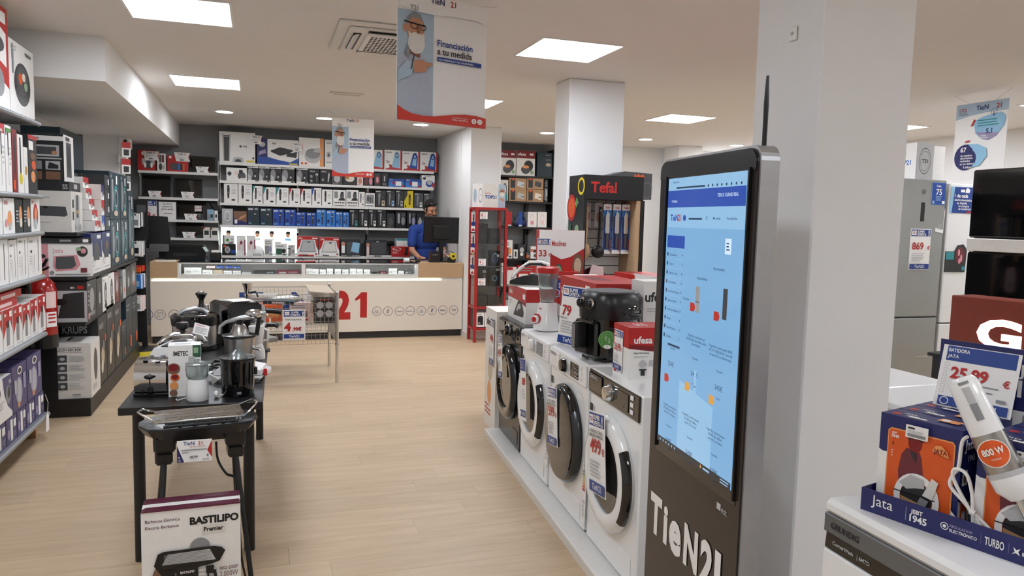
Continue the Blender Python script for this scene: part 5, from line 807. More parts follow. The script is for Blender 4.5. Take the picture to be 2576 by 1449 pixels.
# white jug blender behind it
t = thing('jug_blender', 'white jug blender between the lever press and table edge', 'blender', (.0, 4.66, TZ))
t.scale = (.75, .75, .75)
part('motor_base', t, lambda b: b.lathe([(.065, 0), (.065, .06), (.045, .12)], 'applwhite', 24)); part('jug', t, lambda b: b.lathe([(.045, .121), (.055, .2), (.062, .26), (.058, .26), (.05, .19)], 'applwhite', 24)); part('handle', t, lambda b: b.tube([(.055, 0, .24), (.09, 0, .22), (.085, 0, .15), (.05, 0, .14)], .009, 'applwhite', 8))
# espresso machine
t = thing('espresso_machine', 'boxy black espresso machine with chrome front panel and handles', 'espresso machine', (-.08, 5.2, TZ), R(30))
t.scale = (.82, .9, .84)
part('casing', t, lambda b: b.prism([(-.17, 0), (.12, 0), (.12, .3), (.09, .33), (-.13, .34), (-.17, .32)], -.06, .2, 'blackgloss')); part('front_panel', t, lambda b: b.prism([(.121, .02), (.15, .02), (.16, .2), (.15, .3), (.121, .31)], -.06, .2, 'chrome')); part('top_paper', t, lambda b: b.box(-.1, -.03, .341, .08, .13, .343, 'paper')); part('group_head', t, lambda b: b.lathe([(.035, 0), (.035, .05)], 'chrome', 18, (.16, .05, .22), 'x')); part('portafilter_handle', t, lambda b: b.tube([(.2, .05, .245), (.25, .0, .245), (.31, -.05, .235)], [.018, .022, .024], 'blackplastic', 12)); part('steam_wand', t, lambda b: b.tube([(.16, -.04, .24), (.2, -.05, .2), (.21, -.05, .1)], .006, 'chrome')); part('drip_tray', t, lambda b: b.box(.12, -.08, 0, .26, .2, .04, 'steel', .006)); part('control_dial', t, lambda b: b.lathe([(.025, 0), (.025, .015)], 'chrome', 16, (.155, .14, .2), 'x'))
# items at the far table end
t = thing('coffee_grinder', 'chrome coffee grinder with a black flared top at the far table end', 'coffee grinder', (-.35, 5.42, TZ))
t.scale = (.85, .85, .9)
part('body', t, lambda b: b.lathe([(.05, 0), (.055, .02), (.05, .2), (.04, .24)], 'steel', 20)); part('neck', t, lambda b: b.lathe([(.035, .24), (.02, .27), (.018, .3)], 'blackplastic', 16)); part('flared_knob', t, lambda b: b.lathe([(.018, .3), (.035, .33), (.045, .345), (.04, .355), (.0001, .36)], 'blackplastic', 20)); part('knob_cap', t, lambda b: b.lathe([(.034, .356), (.02, .366), (.0001, .368)], 'chrome', 16))
t = thing('kettle', 'chrome kettle half hidden behind the multicooker', 'kettle', (-.2, 5.5, TZ))
t.scale = (.85, .85, .85)
part('body', t, lambda b: b.lathe([(.09, 0), (.1, .02), (.095, .18), (.06, .25), (.02, .27), (.0001, .275)], 'chrome', 24)); part('handle', t, lambda b: b.tube([(.06, 0, .25), (.12, 0, .26), (.13, 0, .15), (.09, 0, .06)], .012, 'blackplastic', 8)); part('spout', t, lambda b: b.tube([(-.085, 0, .15), (-.12, 0, .2), (-.13, 0, .23)], [.02, .014, .011], 'chrome', 8))
t = thing('food_mincer', 'chrome hand mincer standing at the far right of the table', 'mincer', (-.06, 5.54, TZ))
t.scale = (.8, .8, .93)
part('column', t, lambda b: b.lathe([(.05, 0), (.05, .02), (.022, .05), (.022, .3), (.03, .32)], 'chrome', 18)); part('hopper', t, lambda b: b.lathe([(.02, .32), (.026, .36), (.045, .4), (.04, .4)], 'chrome', 18)); part('crank', t, lambda b: b.tube([(.02, -.02, .33), (.07, -.04, .34), (.09, -.05, .3)], .008, 'blackplastic', 8))
t = thing('coffee_pot', 'steel drip pot with a black handle beside the espresso machine', 'coffee pot', (.01, 4.93, TZ))
part('pot', t, lambda b: b.lathe([(.055, 0), (.06, .01), (.062, .12), (.05, .17), (.045, .18)], 'steel', 24)); part('handle', t, lambda b: b.tube([(.05, 0, .16), (.1, -.02, .165), (.12, -.03, .155)], [.012, .014, .015], 'blackplastic', 10)); part('lid', t, lambda b: b.lathe([(.046, .18), (.03, .195), (.0001, .2)], 'blackplastic', 20)); part('warming_base', t, lambda b: b.box(-.07, -.06, -.0, .07, .06, .004, 'black'))
t = thing('power_cable', 'tangle of black power cables on the table middle', 'cables', (-.22, 4.45, TZ)); part('cable', t, lambda b: [b.tube([(.05*math.cos(a+k)+.02*k, .1*math.sin(a*.8+k)-.1, .008+.012*k+.01*math.sin(a*2)) for a in [j*.6 for j in range(11)]], .005, 'black', 6) for k in range(3)]); part('red_plug', t, lambda b: b.box(.05, .05, .0, .08, .09, .03, 'red', .005))

# ------------------------------------------------------------------ electric barbecue and its carton
t = thing('electric_barbecue', 'black electric barbecue on splayed legs with wire grill in front of the table', 'barbecue', (-.225, 3.3, 0), R(8))
t.scale = (.82, .85, 1.05)
BZ = .7
def tray(b):
    o = [(-.28, -.02), (-.24, -.11), (-.18, -.135), (.18, -.135), (.24, -.11), (.28, -.02), (.28, .04), (.24, .12), (.18, .145), (-.18, .145), (-.24, .12), (-.28, .04)]
    i_ = [(x*.72, y*.78) for x, y in o]; n = len(o)
    vs = [(x*.9, y*.9, BZ-.03) for x, y in o]+[(x, y, BZ) for x, y in o]+[(x*.985, y*.985, BZ+.008) for x, y in o]+[(x, y, BZ+.004) for x, y in i_]+[(x*.9, y*.9, BZ-.035) for x, y in i_]
    b.add(vs, [(k*n+j, k*n+(j+1) % n, (k+1)*n+(j+1) % n, (k+1)*n+j) for k in range(4) for j in range(n)]+[tuple(range(n))[::-1]], 'blackplastic')
part('tray_rim', t, tray); part('drip_pan', t, lambda b: b.prism([(-.19, BZ-.034), (.19, BZ-.034), (.2, BZ-.001), (-.2, BZ-.001)], -.1, .11, 'pan'))
part('heating_element', t, lambda b: b.tube([(-.17, -.08, BZ+.006), (.16, -.08, BZ+.006), (.17, -.04, BZ+.006), (-.16, -.03, BZ+.006), (-.16, .02, BZ+.006), (.17, .03, BZ+.006), (.16, .08, BZ+.006), (-.17, .08, BZ+.006)], .006, 'black', 8))
gr = part('grill_rack', t, lambda b: b.tube([(-.26, -.06, BZ+.055), (-.2, -.11, BZ+.03), (.2, -.11, BZ+.03), (.26, -.06, BZ+.06), (.28, .0, BZ+.062), (.26, .06, BZ+.06), (.2, .115, BZ+.03), (-.2, .115, BZ+.03), (-.26, .06, BZ+.055), (-.28, 0, BZ+.057)], .004, 'chrome', 6, True))
for k in range(13):
    b = MB(); y = -.1+k*.0173; b.tube([(-.205, y, BZ+.032), (.205, y, BZ+.032)], .0016, 'chrome', 5); b.build('grill_wire', gr)
for k in range(6): part('pan_rib', t, lambda b: b.tube([(-.165+.066*k, -.098, BZ+.004), (-.15+.066*k, -.05, BZ+.008)], .006, 'blackplastic', 6))
for sx in (-1, 1): part('leg_socket', t, lambda b: b.box(sx*.165-.05, -.07, BZ-.1, sx*.165+.05, .07, BZ-.03, 'blackplastic', .012)); part('socket_collar', t, lambda b: b.box(sx*.168-.04, -.055, BZ-.15, sx*.168+.04, .055, BZ-.1, 'blackplastic', .01))
part('cross_bar', t, lambda b: b.box(-.12, -.03, BZ-.075, .12, .03, BZ-.032, 'blackplastic', .006))
for sx, sy in ((-1, -1), (-1, 1), (1, -1), (1, 1)): part('leg', t, lambda b: b.tube([(sx*.165, sy*.03, BZ-.12), (sx*.222, sy*.27, .0)], .013, 'blackmetal', 10))
part('power_cord', t, lambda b: b.tube(curve([(.08, .04, BZ-.1), (.09, .06, BZ-.18), (.13, .05, BZ-.24), (.17, .04, BZ-.26), (.18, .03, BZ-.35), (.17, .0, .35), (.2, .04, .1), (.22, .05, .01)]), .006, 'black', 6))
sign('white price card reading 28,99 on the barbecue front', (-.235, 3.15, .612), R(2), .128, .088, [p_([(0, 0), (.2, 0), (.0, .78)], 'navy'), p_([(1, .95), (1, .15), (.86, .5)], 'red'), t_('TieN', .18, .78, .16, 'rblue', .38, b=.012), t_('21', .6, .78, .16, 'red', .2, b=.012), t_('elige fácil, compra bien', .36, .68, .06, 'red', .45, b=0), l_(.12, .5, .85, .62, 1, 'grey'), l_(.14, .4, .4, .5, 1, 'grey'), t_('28,99', .35, .18, .11, 'char', .34, b=.02), t_('€', .84, .22, .11, 'char', .1, b=.02), l_(.72, .06, .95, .14, 1, 'grey'), o_(.07, .1, .03, .05, .3, 'paper'), o_(.06, .24, .025, .05, .3, 'paper')])
CB = carton('white and plum barbecue carton standing on the floor in front of the barbecue', (-.235, 2.97, 0), R(2.5), .345, .12, .49, 'white',
 [t_('Barbacoa Eléctrica', .04, .915, .024, 'plum', .34, b=.005), t_('Electric Barbecue', .04, .865, .024, 'plum', .33, b=.005), t_('BASTILIPO', .48, .87, .055, 'black', .5, b=.045), r_(.6, .79, .84, .85, 'offw'), t_('Premier', .62, .805, .035, 'black', .2, b=.03),
  e_(.58, .66, .12, .1, 'lgrey'), e_(.58, .69, .1, .07, 'grey'), p_([(.38, .25), (.78, .25), (.75, .5), (.66, .58), (.5, .58), (.42, .5)], 'lgrey'), l_(.42, .28, .74, .52, 7, 'offw'),
  p_([(.06, .0), (.3, .0), (.34, .3), (.3, .5), (.2, .56), (.12, .48), (.1, .3)], 'brown'), e_(.23, .44, .07, .085, 'lpink'), e_(.17, .47, .07, .1, 'brown'), p_([(.14, .0), (.42, .0), (.38, .2), (.22, .26)], 'offw'), p_([(.18, .395), (.24, .38), (.27, .4), (.22, .385)], 'paper'),
  p_([(.12, .58), (.16, .67), (.22, .685), (.72, .685), (.8, .67), (.84, .64), (.78, .56), (.7, .545), (.2, .49)], 'black'), p_([(.2, .58), (.26, .66), (.68, .665), (.74, .575)], 'lgrey'), l_(.22, .58, .7, .66, 7, 'grey'), r_(.34, .46, .56, .555, 'black'), t_('BASTILIPO', .38, .495, .018, 'paper', .14), r_(.22, .47, .32, .535, 'black'), r_(.64, .47, .72, .535, 'black'),
  p_([(.24, .5), (.27, .5), (.22, .12), (.19, .12)], 'black'), p_([(.31, .5), (.33, .5), (.32, .18), (.3, .18)], 'black'), p_([(.65, .5), (.67, .5), (.68, .18), (.66, .18)], 'black'), p_([(.71, .5), (.74, .5), (.82, .12), (.79, .12)], 'black'), p_([(.2, .12), (.3, .22), (.74, .22), (.8, .12)], 'char'), l_(.24, .13, .76, .215, 6, 'grey'),
  t_('BBQ-2000P', .78, .49, .026, 'plum', .19, b=.01), t_('2.000W', .78, .435, .042, 'plum', .19, b=.0), o_(.88, .3, .085, .06, .06, 'char'), e_(.88, .285, .06, .018, 'lgrey'), e_(.88, .325, .015, .012, 'pink'), l_(.8, .17, .96, .22, 3, 'lgrey')],
 top=[r_(0, 0, 1, .3, 'plum'), r_(0, .72, 1, 1, 'plum'), t_('BASTILIPO', .42, .07, .14, 'pink', .36, b=.02), t_('BASTILIPO', .42, .8, .14, 'pink', .36, b=.02)])
part('top_flap', CB, lambda b: b.prism([(-.172, .49), (.172, .49), (.168, .496), (-.16, .496)], -.003, .035, 'plum')); part('top_flap', CB, lambda b: b.prism([(-.172, .49), (.172, .49), (.172, .498), (-.165, .498)], .085, .122, 'plum')); prints_on(CB, .345, .12, .49, [])

# ------------------------------------------------------------------ wire bargain bin
bx0, bx1, by0, by1, bz0, bz1 = -.06, .73, 7.26, 8.07, .4, .85
t = thing('wire_bin', 'chrome wire bargain bin on tall legs in front of the counter', 'wire basket', ((bx0+bx1)/2, (by0+by1)/2, 0)); hx, hy = (bx1-bx0)/2, (by1-by0)/2
for sx in (-1, 1):
    for sy in (-1, 1): part('leg', t, lambda b: (b.lathe([(.016, 0), (.016, .87)], 'chrome', 12, (sx*hx, sy*hy, 0)), b.lathe([(.02, .36), (.022, .37), (.02, .38)], 'chrome', 12, (sx*hx, sy*hy, 0))))
def panel(b, P, n, m, z0=bz0-.02, z1=bz1):
    A, B = Vector(P[0]), Vector(P[1])
    for i in range(n+1): p = A.lerp(B, i/n); b.tube([(p.x, p.y, z0), (p.x, p.y, z1)], .0022, 'steel', 4)
    for j in range(m+1): z = z0+(z1-z0)*j/m; b.tube([(A.x, A.y, z), (B.x, B.y, z)], .0022 if j < m else .005, 'steel', 4)
for nm, P, n in (('wire_panel', ((-hx, -hy), (hx, -hy)), 20), ('wire_panel', ((-hx, hy), (hx, hy)), 20), ('wire_panel', ((-hx, -hy), (-hx, hy)), 20), ('wire_panel', ((hx, -hy), (hx, hy)), 20)): part(nm, t, lambda b: panel(b, [(p[0], p[1], 0) for p in P], n, 11))
def bot(b):
    for i in range(21): x = -hx+2*hx*i/20; b.tube([(x, -hy, .56), (x, hy, .56)], .0022, 'steel', 4)
    for i in range(21): y = -hy+2*hy*i/20; b.tube([(-hx, y, .56), (hx, y, .56)], .0022, 'steel', 4)
part('wire_floor', t, bot); part('corner_cap', t, lambda b: [b.ell((sx*hx, sy*hy, .875), (.02, .02, .014), 'chrome', 10, 6) for sx in (-1, 1) for sy in (-1, 1)])
sign('bin sign reading todo por solo 4,99', (.333, 7.247, .425), 0, .205, .285, [r_(.05, .78, .95, .97, 'rblue'), r_(.09, .82, .3, .94, 'paper'), t_('T', .11, .855, .05, 'rblue', .08), t_('21', .18, .855, .05, 'red', .12), t_('SUPER', .38, .885, .06, 'paper', .4, b=.03), t_('OFERTA', .34, .8, .06, 'paper', .46, b=.03), t_('!', .86, .8, .14, 'paper', .1, b=.05), t_('TODO POR SOLO...', .1, .66, .045, 'char', .82, b=.01), t_('4', .07, .31, .26, 'red', .32, b=.05), t_(',99€', .42, .31, .11, 'red', .52, b=.04), r_(.05, .06, .95, .2, 'rblue'), t_('TieN21', .5, .09, .08, 'paper', .6, 'C', .008)])
BW = ' in the wire bargain bin'; bg = 'bargain goods in the wire bin'
for i, (x, y, z, rz, w, d, h, c, pr, wd_) in enumerate(((.1, 7.5, .566, 12, .28, .2, .16, 'orange', [r_(.1, .3, .9, .6, 'lorange')], 'orange carton'), (.2, 7.55, .73, -20, .3, .2, .03, 'dteal', [r_(.3, .2, .7, .8, 'lgrey')], 'flat dark carton'), (.4, 7.5, .566, -15, .2, .14, .18, 'lpink', S_misc('red', 'brown'), 'pink and white carton'), (.56, 7.6, .566, 8, .16, .16, .24, 'white', [e_(.5, .4, .3, .2, 'wine'), e_(.3, .7, .2, .1, 'green')], 'white bottle carton'), (.62, 7.35, .566, 0, .19, .1, .24, 'char', [e_(.28, .72, .18, .14, 'lgrey'), e_(.72, .72, .18, .14, 'lgrey'), e_(.28, .38, .18, .14, 'lgrey'), e_(.72, .38, .18, .14, 'lgrey'), t_('Remmers', .3, .9, .07, 'red', .6)], 'dark carton with four bulbs'), (.3, 7.8, .566, 30, .3, .2, .2, 'white', [e_(.5, .5, .2, .2, 'blue')], 'white carton with a blue oval'), (.05, 7.8, .566, -10, .25, .22, .22, 'offw', S_misc('grey', 'blue'), 'off-white carton'), (.6, 7.87, .566, 5, .2, .18, .25, 'white', S_misc('lgrey', 'grey'), 'plain white carton at the back'))):
    carton(wd_+BW, (x, y, z), R(rz), w, d, h, c, pr, group=bg)
o = MB(); o.X = Matrix.Rotation(R(4), 4, 'Y'); o.box(-.14, -.38, 0, .09, .38, .006, 'beige'); q = o.build('cardboard_sheet', None, (.62, 7.665, .862)); tag(q, 'beige cardboard sheet lying across the right of the wire bin', 'cardboard')
# ------------------------------------------------------------------ washing machine row (front line runs 4.8 deg off the room axis)
WO = Vector((1.640, 4.551, 0)); WV = Vector((-.0836, -.9965, 0)); WN = Vector((-.9965, .0836, 0)); WR = -math.pi/2+math.atan2(.0836, .9965)*-1
WR = math.atan2(WV.y, WV.x)                      # local +x runs toward the viewer, local -y looks into the aisle
def wpt(s, z=0, out=0): p = WO+WV*s+WN*out; return (p.x, p.y, z)
t = thing('display_platform', 'low white platform under the row of washing machines', 'platform', wpt(.66), WR)
part('deck', t, lambda b: b.box(-1.34, -.09, .0, 1.3, .62, .05, 'shelfwhite', .004)); part('front_strip', t, lambda b: b.box(-1.34, -.094, .0, 1.3, -.09, .042, 'offw'))
def washer(label, s, body, door, panel, knob, disp, brand, dark=False):
    t = thing('washing_machine', label, 'washing machine', wpt(s, .05), WR, 'front-loading washing machines in the row')
    w = .3
    part('body', t, lambda b: b.box(-w, 0, .012, w, .56, .85, body, .008)); part('feet', t, lambda b: [b.box(x-.02, y-.02, 0, x+.02, y+.02, .014, 'black') for x in (-.25, .25) for y in (.05, .5)])
    cp = part('control_panel', t, lambda b: b.box(-w+.004, -.012, .735, w-.004, 0, .846, panel, .004))
    part('detergent_drawer', t, lambda b: b.box(-w+.012, -.018, .748, -.115, -.012, .836, body if panel != 'blackgloss' else panel, .004)); part('program_dial', t, lambda b: (b.lathe([(.036, 0), (.036, .012), (.03, .03), (.0001, .032)], knob, 24, (-.02, -.012, .79), 'y'), b.ring([(.037, 0), (.04, 0), (.04, .006), (.037, .006)], 'silver', 24, (-.02, -.012, .79), 'y')))
    part('display', t, lambda b: b.box(.07, -.015, .752, .19, -.012, .828, disp)); part('buttons', t, lambda b: [b.box(.215, -.017, .755+.03*k, .245, -.012, .775+.03*k, body, .002) for k in range(3)])
    prints_on(cp, 1, 1, 1, [], name='brand_lettering')
    mb = MB(); printed(mb, [t_(brand, .0, .0, .016, 'grey' if panel != 'blackgloss' else 'lgrey', .1, b=.02)]+[r_(.06+.0, .005+.012*k, .085, .009+.012*k, 'grey') for k in range(0)], 1, 1, lambda a, c, k: (a-w+.03, -.0182-k, c+.812)); mb.build('brand_lettering', t)
    if panel == 'blackgloss': mb = MB(); printed(mb, [r_(.012*k, .0, .012*k+.006, .003, 'grey') for k in range(5)], 1, 1, lambda a, c, k: (a+.09, -.0155-k, c+.764)); mb.build('panel_print', t)
    else: mb = MB(); printed(mb, [r_(.0, .012*k, .03, .012*k+.004, 'grey' if panel != 'blackgloss' else 'lgrey') for k in range(5)]+[r_(.11, .03, .17, .034, 'lgrey'), r_(.11, .05, .15, .054, 'lgrey'), r_(.12, .01, .19, .014, 'lgrey')], 1, 1, lambda a, c, k: (a+.03, -.0155-k, c+.755)); mb.build('panel_print', t)
    ZD = .43; rim, glass = door
    dr = part('door', t, lambda b: b.ring([(.175, 0), (.255, 0), (.262, .012), (.258, .03), (.24, .045), (.195, .05), (.178, .04)], rim, 48, (0, 0, ZD), 'y'))
    b = MB()
    if glass == 'full': b.lathe([(.236, .04), (.236, .052), (.2, .058), (.0001, .062)], 'tinted', 48, (0, 0, ZD), 'y')
    else: b.lathe([(.18, .012), (.17, .018), (.12, -.02), (.06, -.05), (.0001, -.055)], 'blackgloss', 40, (0, 0, ZD), 'y'); b.lathe([(.179, .03), (.15, .034), (.1, .022), (.0001, .012)], 'tinted', 40, (0, 0, ZD), 'y')
    b.build('door_glass', dr)
    b = MB(); b.ring([(.236, .034), (.2645, .012), (.268, .02), (.262, .038), (.244, .05)], 'blackgloss' if rim != 'blackgloss' else 'graphite', 18, (0, 0, ZD), 'y', R(-38), R(38)); b.build('door_handle', dr)
    part('filter_flap', t, lambda b: b.box(.12, -.003, .05, .25, 0, .14, body, .002)); part('energy_strip', t, lambda b: (b.box(-w+.002, -.002, .64, -w+.04, 0, .68, 'char'), b.box(-w+.045, -.002, .645, -w+.065, 0, .675, 'lgrey')))
    return t
washer('dark graphite washing machine, farthest in the row', -.32, 'graphite', ('blackgloss', ''), 'blackgloss', 'blackgloss', 'blackgloss', 'SAMSUNG')
washer('white washing machine with white porthole and white dial, second in the row', .31, 'applwhite', ('applwhite', ''), 'applwhite', 'applwhite', 'grey', 'BALAY')
washer('white washing machine with a full dark tinted door, third in the row', .955, 'applwhite', ('blackgloss', 'full'), 'applwhite', 'blackgloss', 'blackgloss', 'SAMSUNG')
washer('white washing machine with a black control strip, nearest in the row', 1.6, 'applwhite', ('applwhite', ''), 'blackgloss', 'chrome', 'blackgloss', 'SAMSUNG')
def wsign(label, s, z, w, h, items, out=.062, tl=-8):
    t = sign(label, wpt(s, z, out), WR, w, h, items); t.rotation_euler = Euler((0, R(tl), WR), 'XYZ'); return t
wsign('offer sticker reading 439 on the dark washing machine door', -.345, .5, .12, .3, offer('439', 'LAVADORA', ''))
wsign('tall sticker reading 389 on the second washing machine door', .3, .37, .135, .38, [r_(.04, .8, .96, .99, 'rblue'), l_(.1, .83, .6, .96, 3, 'lilac'), t_('389', .3, .58, .11, 'red', .62, b=.035), l_(.35, .35, .9, .52, 5, 'lgrey'), r_(.04, .06, .96, .17, 'rblue'), t_('TieN21', .3, .085, .06, 'paper', .6, b=.008), e_(.16, .115, .08, .03, 'paper')]+[o_(.14, .7-.085*k, .06, .024, .15, 'grey') for k in range(5)])
wsign('offer sticker reading 599 on the dark tinted door', .93, .405, .165, .31, offer('599', 'LAVADORA SAMSUNG', 'SAMSUNG WW90T684'), .068)
wsign('offer sticker reading 499 on the nearest washing machine door', 1.6, .38, .2, .37, offer('499', 'LAVADORA DE CARGA', 'SAMSUNG WW90T534'))
for s, z, lb in ((.64, .2, 'narrow energy label strip between second and third washing machines'), (1.285, .12, 'narrow energy label strip between third and nearest washing machines'), (.0, .3, 'narrow energy label strip beside the dark washing machine')):
    q = sign(lb, wpt(s, z, .012), WR, .045, .3, [r_(.2, .93, .9, .98, 'char')]+[r_(.15, .84-.05*k, .45+.07*k, .88-.05*k, ('dgreen', 'green', 'yellow', 'yellow', 'lorange', 'orange', 'red')[k]) for k in range(7)]+[l_(.2, .1, .8, .4, 4, 'lgrey')])
# goods on top of the machines
TOPZ = .90
def wcarton(label, s0, s1, out, d, h, body, front, right=(), z=TOPZ, lid=None, left=(), top=()):
    return carton(label, wpt((s0+s1)/2, z, out), WR, s1-s0, d, h, body, front, left, right, top, 'small appliance cartons on the washing machines', lid=lid)
ib = [r_(0, .62, 1, 1, 'red'), p_([(0, .62), (1, .62), (1, .5), (.6, .6)], 'dred'), t_('ufesa', .06, .74, .14, 'paper', .3), p_([(.34, .12), (.86, .16), (.9, .3), (.78, .58), (.6, .6), (.45, .35)], 'char'), p_([(.5, .3), (.62, .52), (.68, .5), (.58, .28)], 'lgrey'), e_(.68, .44, .06, .08, 'lgrey'), r_(.85, .7, .98, .85, 'paper'), l_(.06, .4, .25, .56, 3, 'lgrey')]
wcarton('red and white steam iron carton on the dark washing machine', -.66, -.16, -.06, .22, .235, 'white', ib, [r_(0, .62, 1, 1, 'red')])
t = thing('steam_iron', 'black and white steam iron displayed on its red carton', 'iron', wpt(-.4, TOPZ+.235, -.17), WR+R(58))
part('soleplate', t, lambda b: b.prism([(-.17, 0), (.13, 0), (.13, .012), (-.17, .012)], -.055, .055, 'steel'))
def ironb(b):
    n = 10; lo = []; hi = []
    for i in range(n+1):
        x = -.17+.3*i/n; wd_ = .058*math.sin(min(1, (i+.3)/6)*math.pi/2); h = .02+.05*math.sin(min(1, i/6)*math.pi/2); lo.append((x, wd_)); hi.append((x, wd_*.75, h))
    vs = [(x, -w, .013) for x, w in lo]+[(x, -w, .013+h) for x, w, h in hi]+[(x, w, .013+h) for x, w, h in hi]+[(x, w, .013) for x, w in lo]; m = n+1
    b.add(vs, [(k*m+i, k*m+i+1, (k+1)*m+i+1, (k+1)*m+i) for k in range(3) for i in range(n)]+[(0, m, 2*m, 3*m), (n, 3*m+n, 2*m+n, m+n)], 'blackplastic')
part('body', t, ironb); part('handle', t, lambda b: b.tube([(-.15, 0, .06), (-.1, 0, .12), (-.03, 0, .17), (.06, 0, .175), (.11, 0, .16), (.12, 0, .08)], [.009, .011, .012, .012, .013, .015], 'applwhite', 10)); part('handle_grip', t, lambda b: b.tube([(-.06, 0, .142), (-.02, 0, .158), (.06, 0, .16), (.1, 0, .14)], .012, 'blackplastic', 8)); part('water_dial', t, lambda b: b.ell((.0, 0, .088), (.025, .025, .01), 'silver')); part('steam_button', t, lambda b: b.ell((-.02, 0, .178), (.014, .01, .008), 'lorange', 8, 6))
wcarton('tall white carton with offer card standing behind the jug blender', .1, .3, -.3, .15, .36, 'white', [t_('ufesa', .1, .85, .07, 'char', .7, b=.03), r_(.1, .62, .9, .78, 'rblue'), t_('SUPER OFERTA', .15, .67, .05, 'paper', .7), t_('24,99', .12, .48, .09, 'red', .76, b=.03), r_(.1, .1, .9, .2, 'rblue'), t_('TieN21', .2, .12, .06, 'paper', .6, b=.008)])
t = thing('jug_blender', 'white jug blender with clear jar and red lid on the second machine', 'blender', wpt(.1, TOPZ, -.13), WR+R(30))
part('motor_base', t, lambda b: b.lathe([(.085, .004), (.088, .02), (.075, .06), (.06, .14), (.052, .175), (.05, .18)], 'applwhite', 28)); part('feet', t, lambda b: [b.box(x-.01, y-.01, 0, x+.01, y+.01, .006, 'grey') for x in (-.05, .05) for y in (-.05, .05)]); part('speed_dial', t, lambda b: b.lathe([(.026, 0), (.026, .03), (.02, .034)], 'applwhite', 20, (-.02, -.062, .075), 'y')); part('dial_ring', t, lambda b: b.ring([(.027, .0), (.034, .0), (.034, .016), (.027, .016)], 'red', 24, (-.02, -.062, .075), 'y')); part('dial_cap', t, lambda b: b.lathe([(.018, .034), (.016, .04), (.0001, .041)], 'red', 16, (-.02, -.062, .075), 'y'))
part('jar', t, lambda b: b.ring([(.046, .182), (.05, .22), (.066, .37), (.062, .37), (.046, .22), (.041, .186)], 'clear', 28)); part('jar_handle', t, lambda b: b.tube([(.06, .02, .35), (.1, .04, .34), (.095, .035, .24), (.055, .02, .22)], .008, 'clear', 8)); part('lid', t, lambda b: b.lathe([(.069, .368), (.07, .4), (.06, .408), (.0001, .41)], 'red', 28)); part('blade', t, lambda b: b.tube([(0, 0, .182), (0, 0, .21)], .012, 'steel', 8)); mb = MB(); printed(mb, [t_('ufesa', 0, 0, .01, 'red', .05)], 1, 1, lambda a, c, k: (a-.015, -.062-k, c+.14)); mb.build('brand_lettering', t)
af = [r_(0, .5, 1, 1, 'red'), p_([(0, .42), (1, .42), (1, .56), (0, .56)], 'dred'), t_('ufesa', .06, .72, .15, 'paper', .36, b=.03), r_(.78, .82, .92, .92, 'paper'), l_(.05, .1, .4, .3, 3, 'lgrey')]
wcarton('large red airfryer carton behind the 79 sign', .3, .92, -.15, .34, .37, 'white', [r_(0, .5, 1, 1, 'red'), p_([(0, .5), (1, .42), (1, .56), (0, .6)], 'dred'), t_('ufesa', .05, .72, .14, 'paper', .34, b=.03), r_(.74, .84, .86, .94, 'paper'), l_(.05, .1, .4, .3, 3, 'lgrey')], af, top=[r_(0, 0, 1, 1, 'red'), p_([(.1, .2), (.6, .2), (.7, .5), (.2, .6)], 'dred')], lid=('red', .5))
wcarton('white carton with big dark maker letters beside the kiosk', .94, 1.1, -.345, .22, .4, 'white', [l_(.1, .5, .6, .6, 2, 'lgrey')], [t_('ufesa', .04, .74, .12, 'char', .9, b=.03), l_(.1, .6, .5, .66, 2, 'lgrey'), r_(.2, .1, .8, .35, 'wine')])
q = sign('large offer sign reading 79 standing on the washing machines', wpt(.68, TOPZ, -.085), WR+R(20), .21, .335, offer('79', '', '')+[t_('FREIDORA', .06, .44, .03, 'char', .3, b=.01)], R(-6))
t = thing('air_fryer', 'black air fryer with a green sticker and front handle', 'air fryer', wpt(1.09, TOPZ, -.17), WR+R(14))
t.scale = (1.08, 1.08, 1.08)
def frsec(r): return [(r*math.copysign(abs(math.cos(a))**.75, math.cos(a)), r*math.copysign(abs(math.sin(a))**.75, math.sin(a))) for a in [2*math.pi*i/32 for i in range(32)]]
def loft(b, secs, k, cap=True):
    n = 32; vs = []
    for r, z, dx in secs: vs += [(x*1.0+dx, y, z) for x, y in frsec(r)]
    fs = [(j*n+i, j*n+(i+1) % n, (j+1)*n+(i+1) % n, (j+1)*n+i) for j in range(len(secs)-1) for i in range(n)]+[tuple(range(n))[::-1], tuple((len(secs)-1)*n+i for i in range(n))]
    b.add(vs, fs, k, True)
part('lower_body', t, lambda b: loft(b, [(.11, .012, 0), (.128, .03, 0), (.132, .12, 0), (.135, .2, 0)], 'blackgloss')); part('feet', t, lambda b: [b.box(x-.012, y-.012, 0, x+.012, y+.012, .014, 'black') for x in (-.08, .08) for y in (-.08, .08)])
part('upper_body', t, lambda b: loft(b, [(.1355, .2, 0), (.138, .25, 0), (.134, .3, 0), (.12, .322, 0)], 'blackplastic')); part('top_panel', t, lambda b: loft(b, [(.118, .322, 0), (.112, .328, 0)], 'dgrey')); part('basket_front', t, lambda b: b.box(-.09, -.143, .025, .09, -.12, .19, 'blackgloss', .01)); part('handle', t, lambda b: b.box(-.022, -.205, .06, .022, -.14, .185, 'blackplastic', .01)); part('handle_trim', t, lambda b: b.box(-.012, -.208, .07, .012, -.205, .175, 'silver', .001))
for sx in (-1, 1): part('control_knob', t, lambda b: (b.lathe([(.02, 0), (.02, .02), (.016, .024)], 'blackplastic', 18, (sx*.035, -.137, .27), 'y'), b.ring([(.021, 0), (.026, 0), (.026, .012), (.021, .012)], 'chrome', 20, (sx*.035, -.137, .27), 'y')))
part('side_window', t, lambda b: b.ell((.12, .02, .235), (.022, .07, .045), 'blackgloss'))
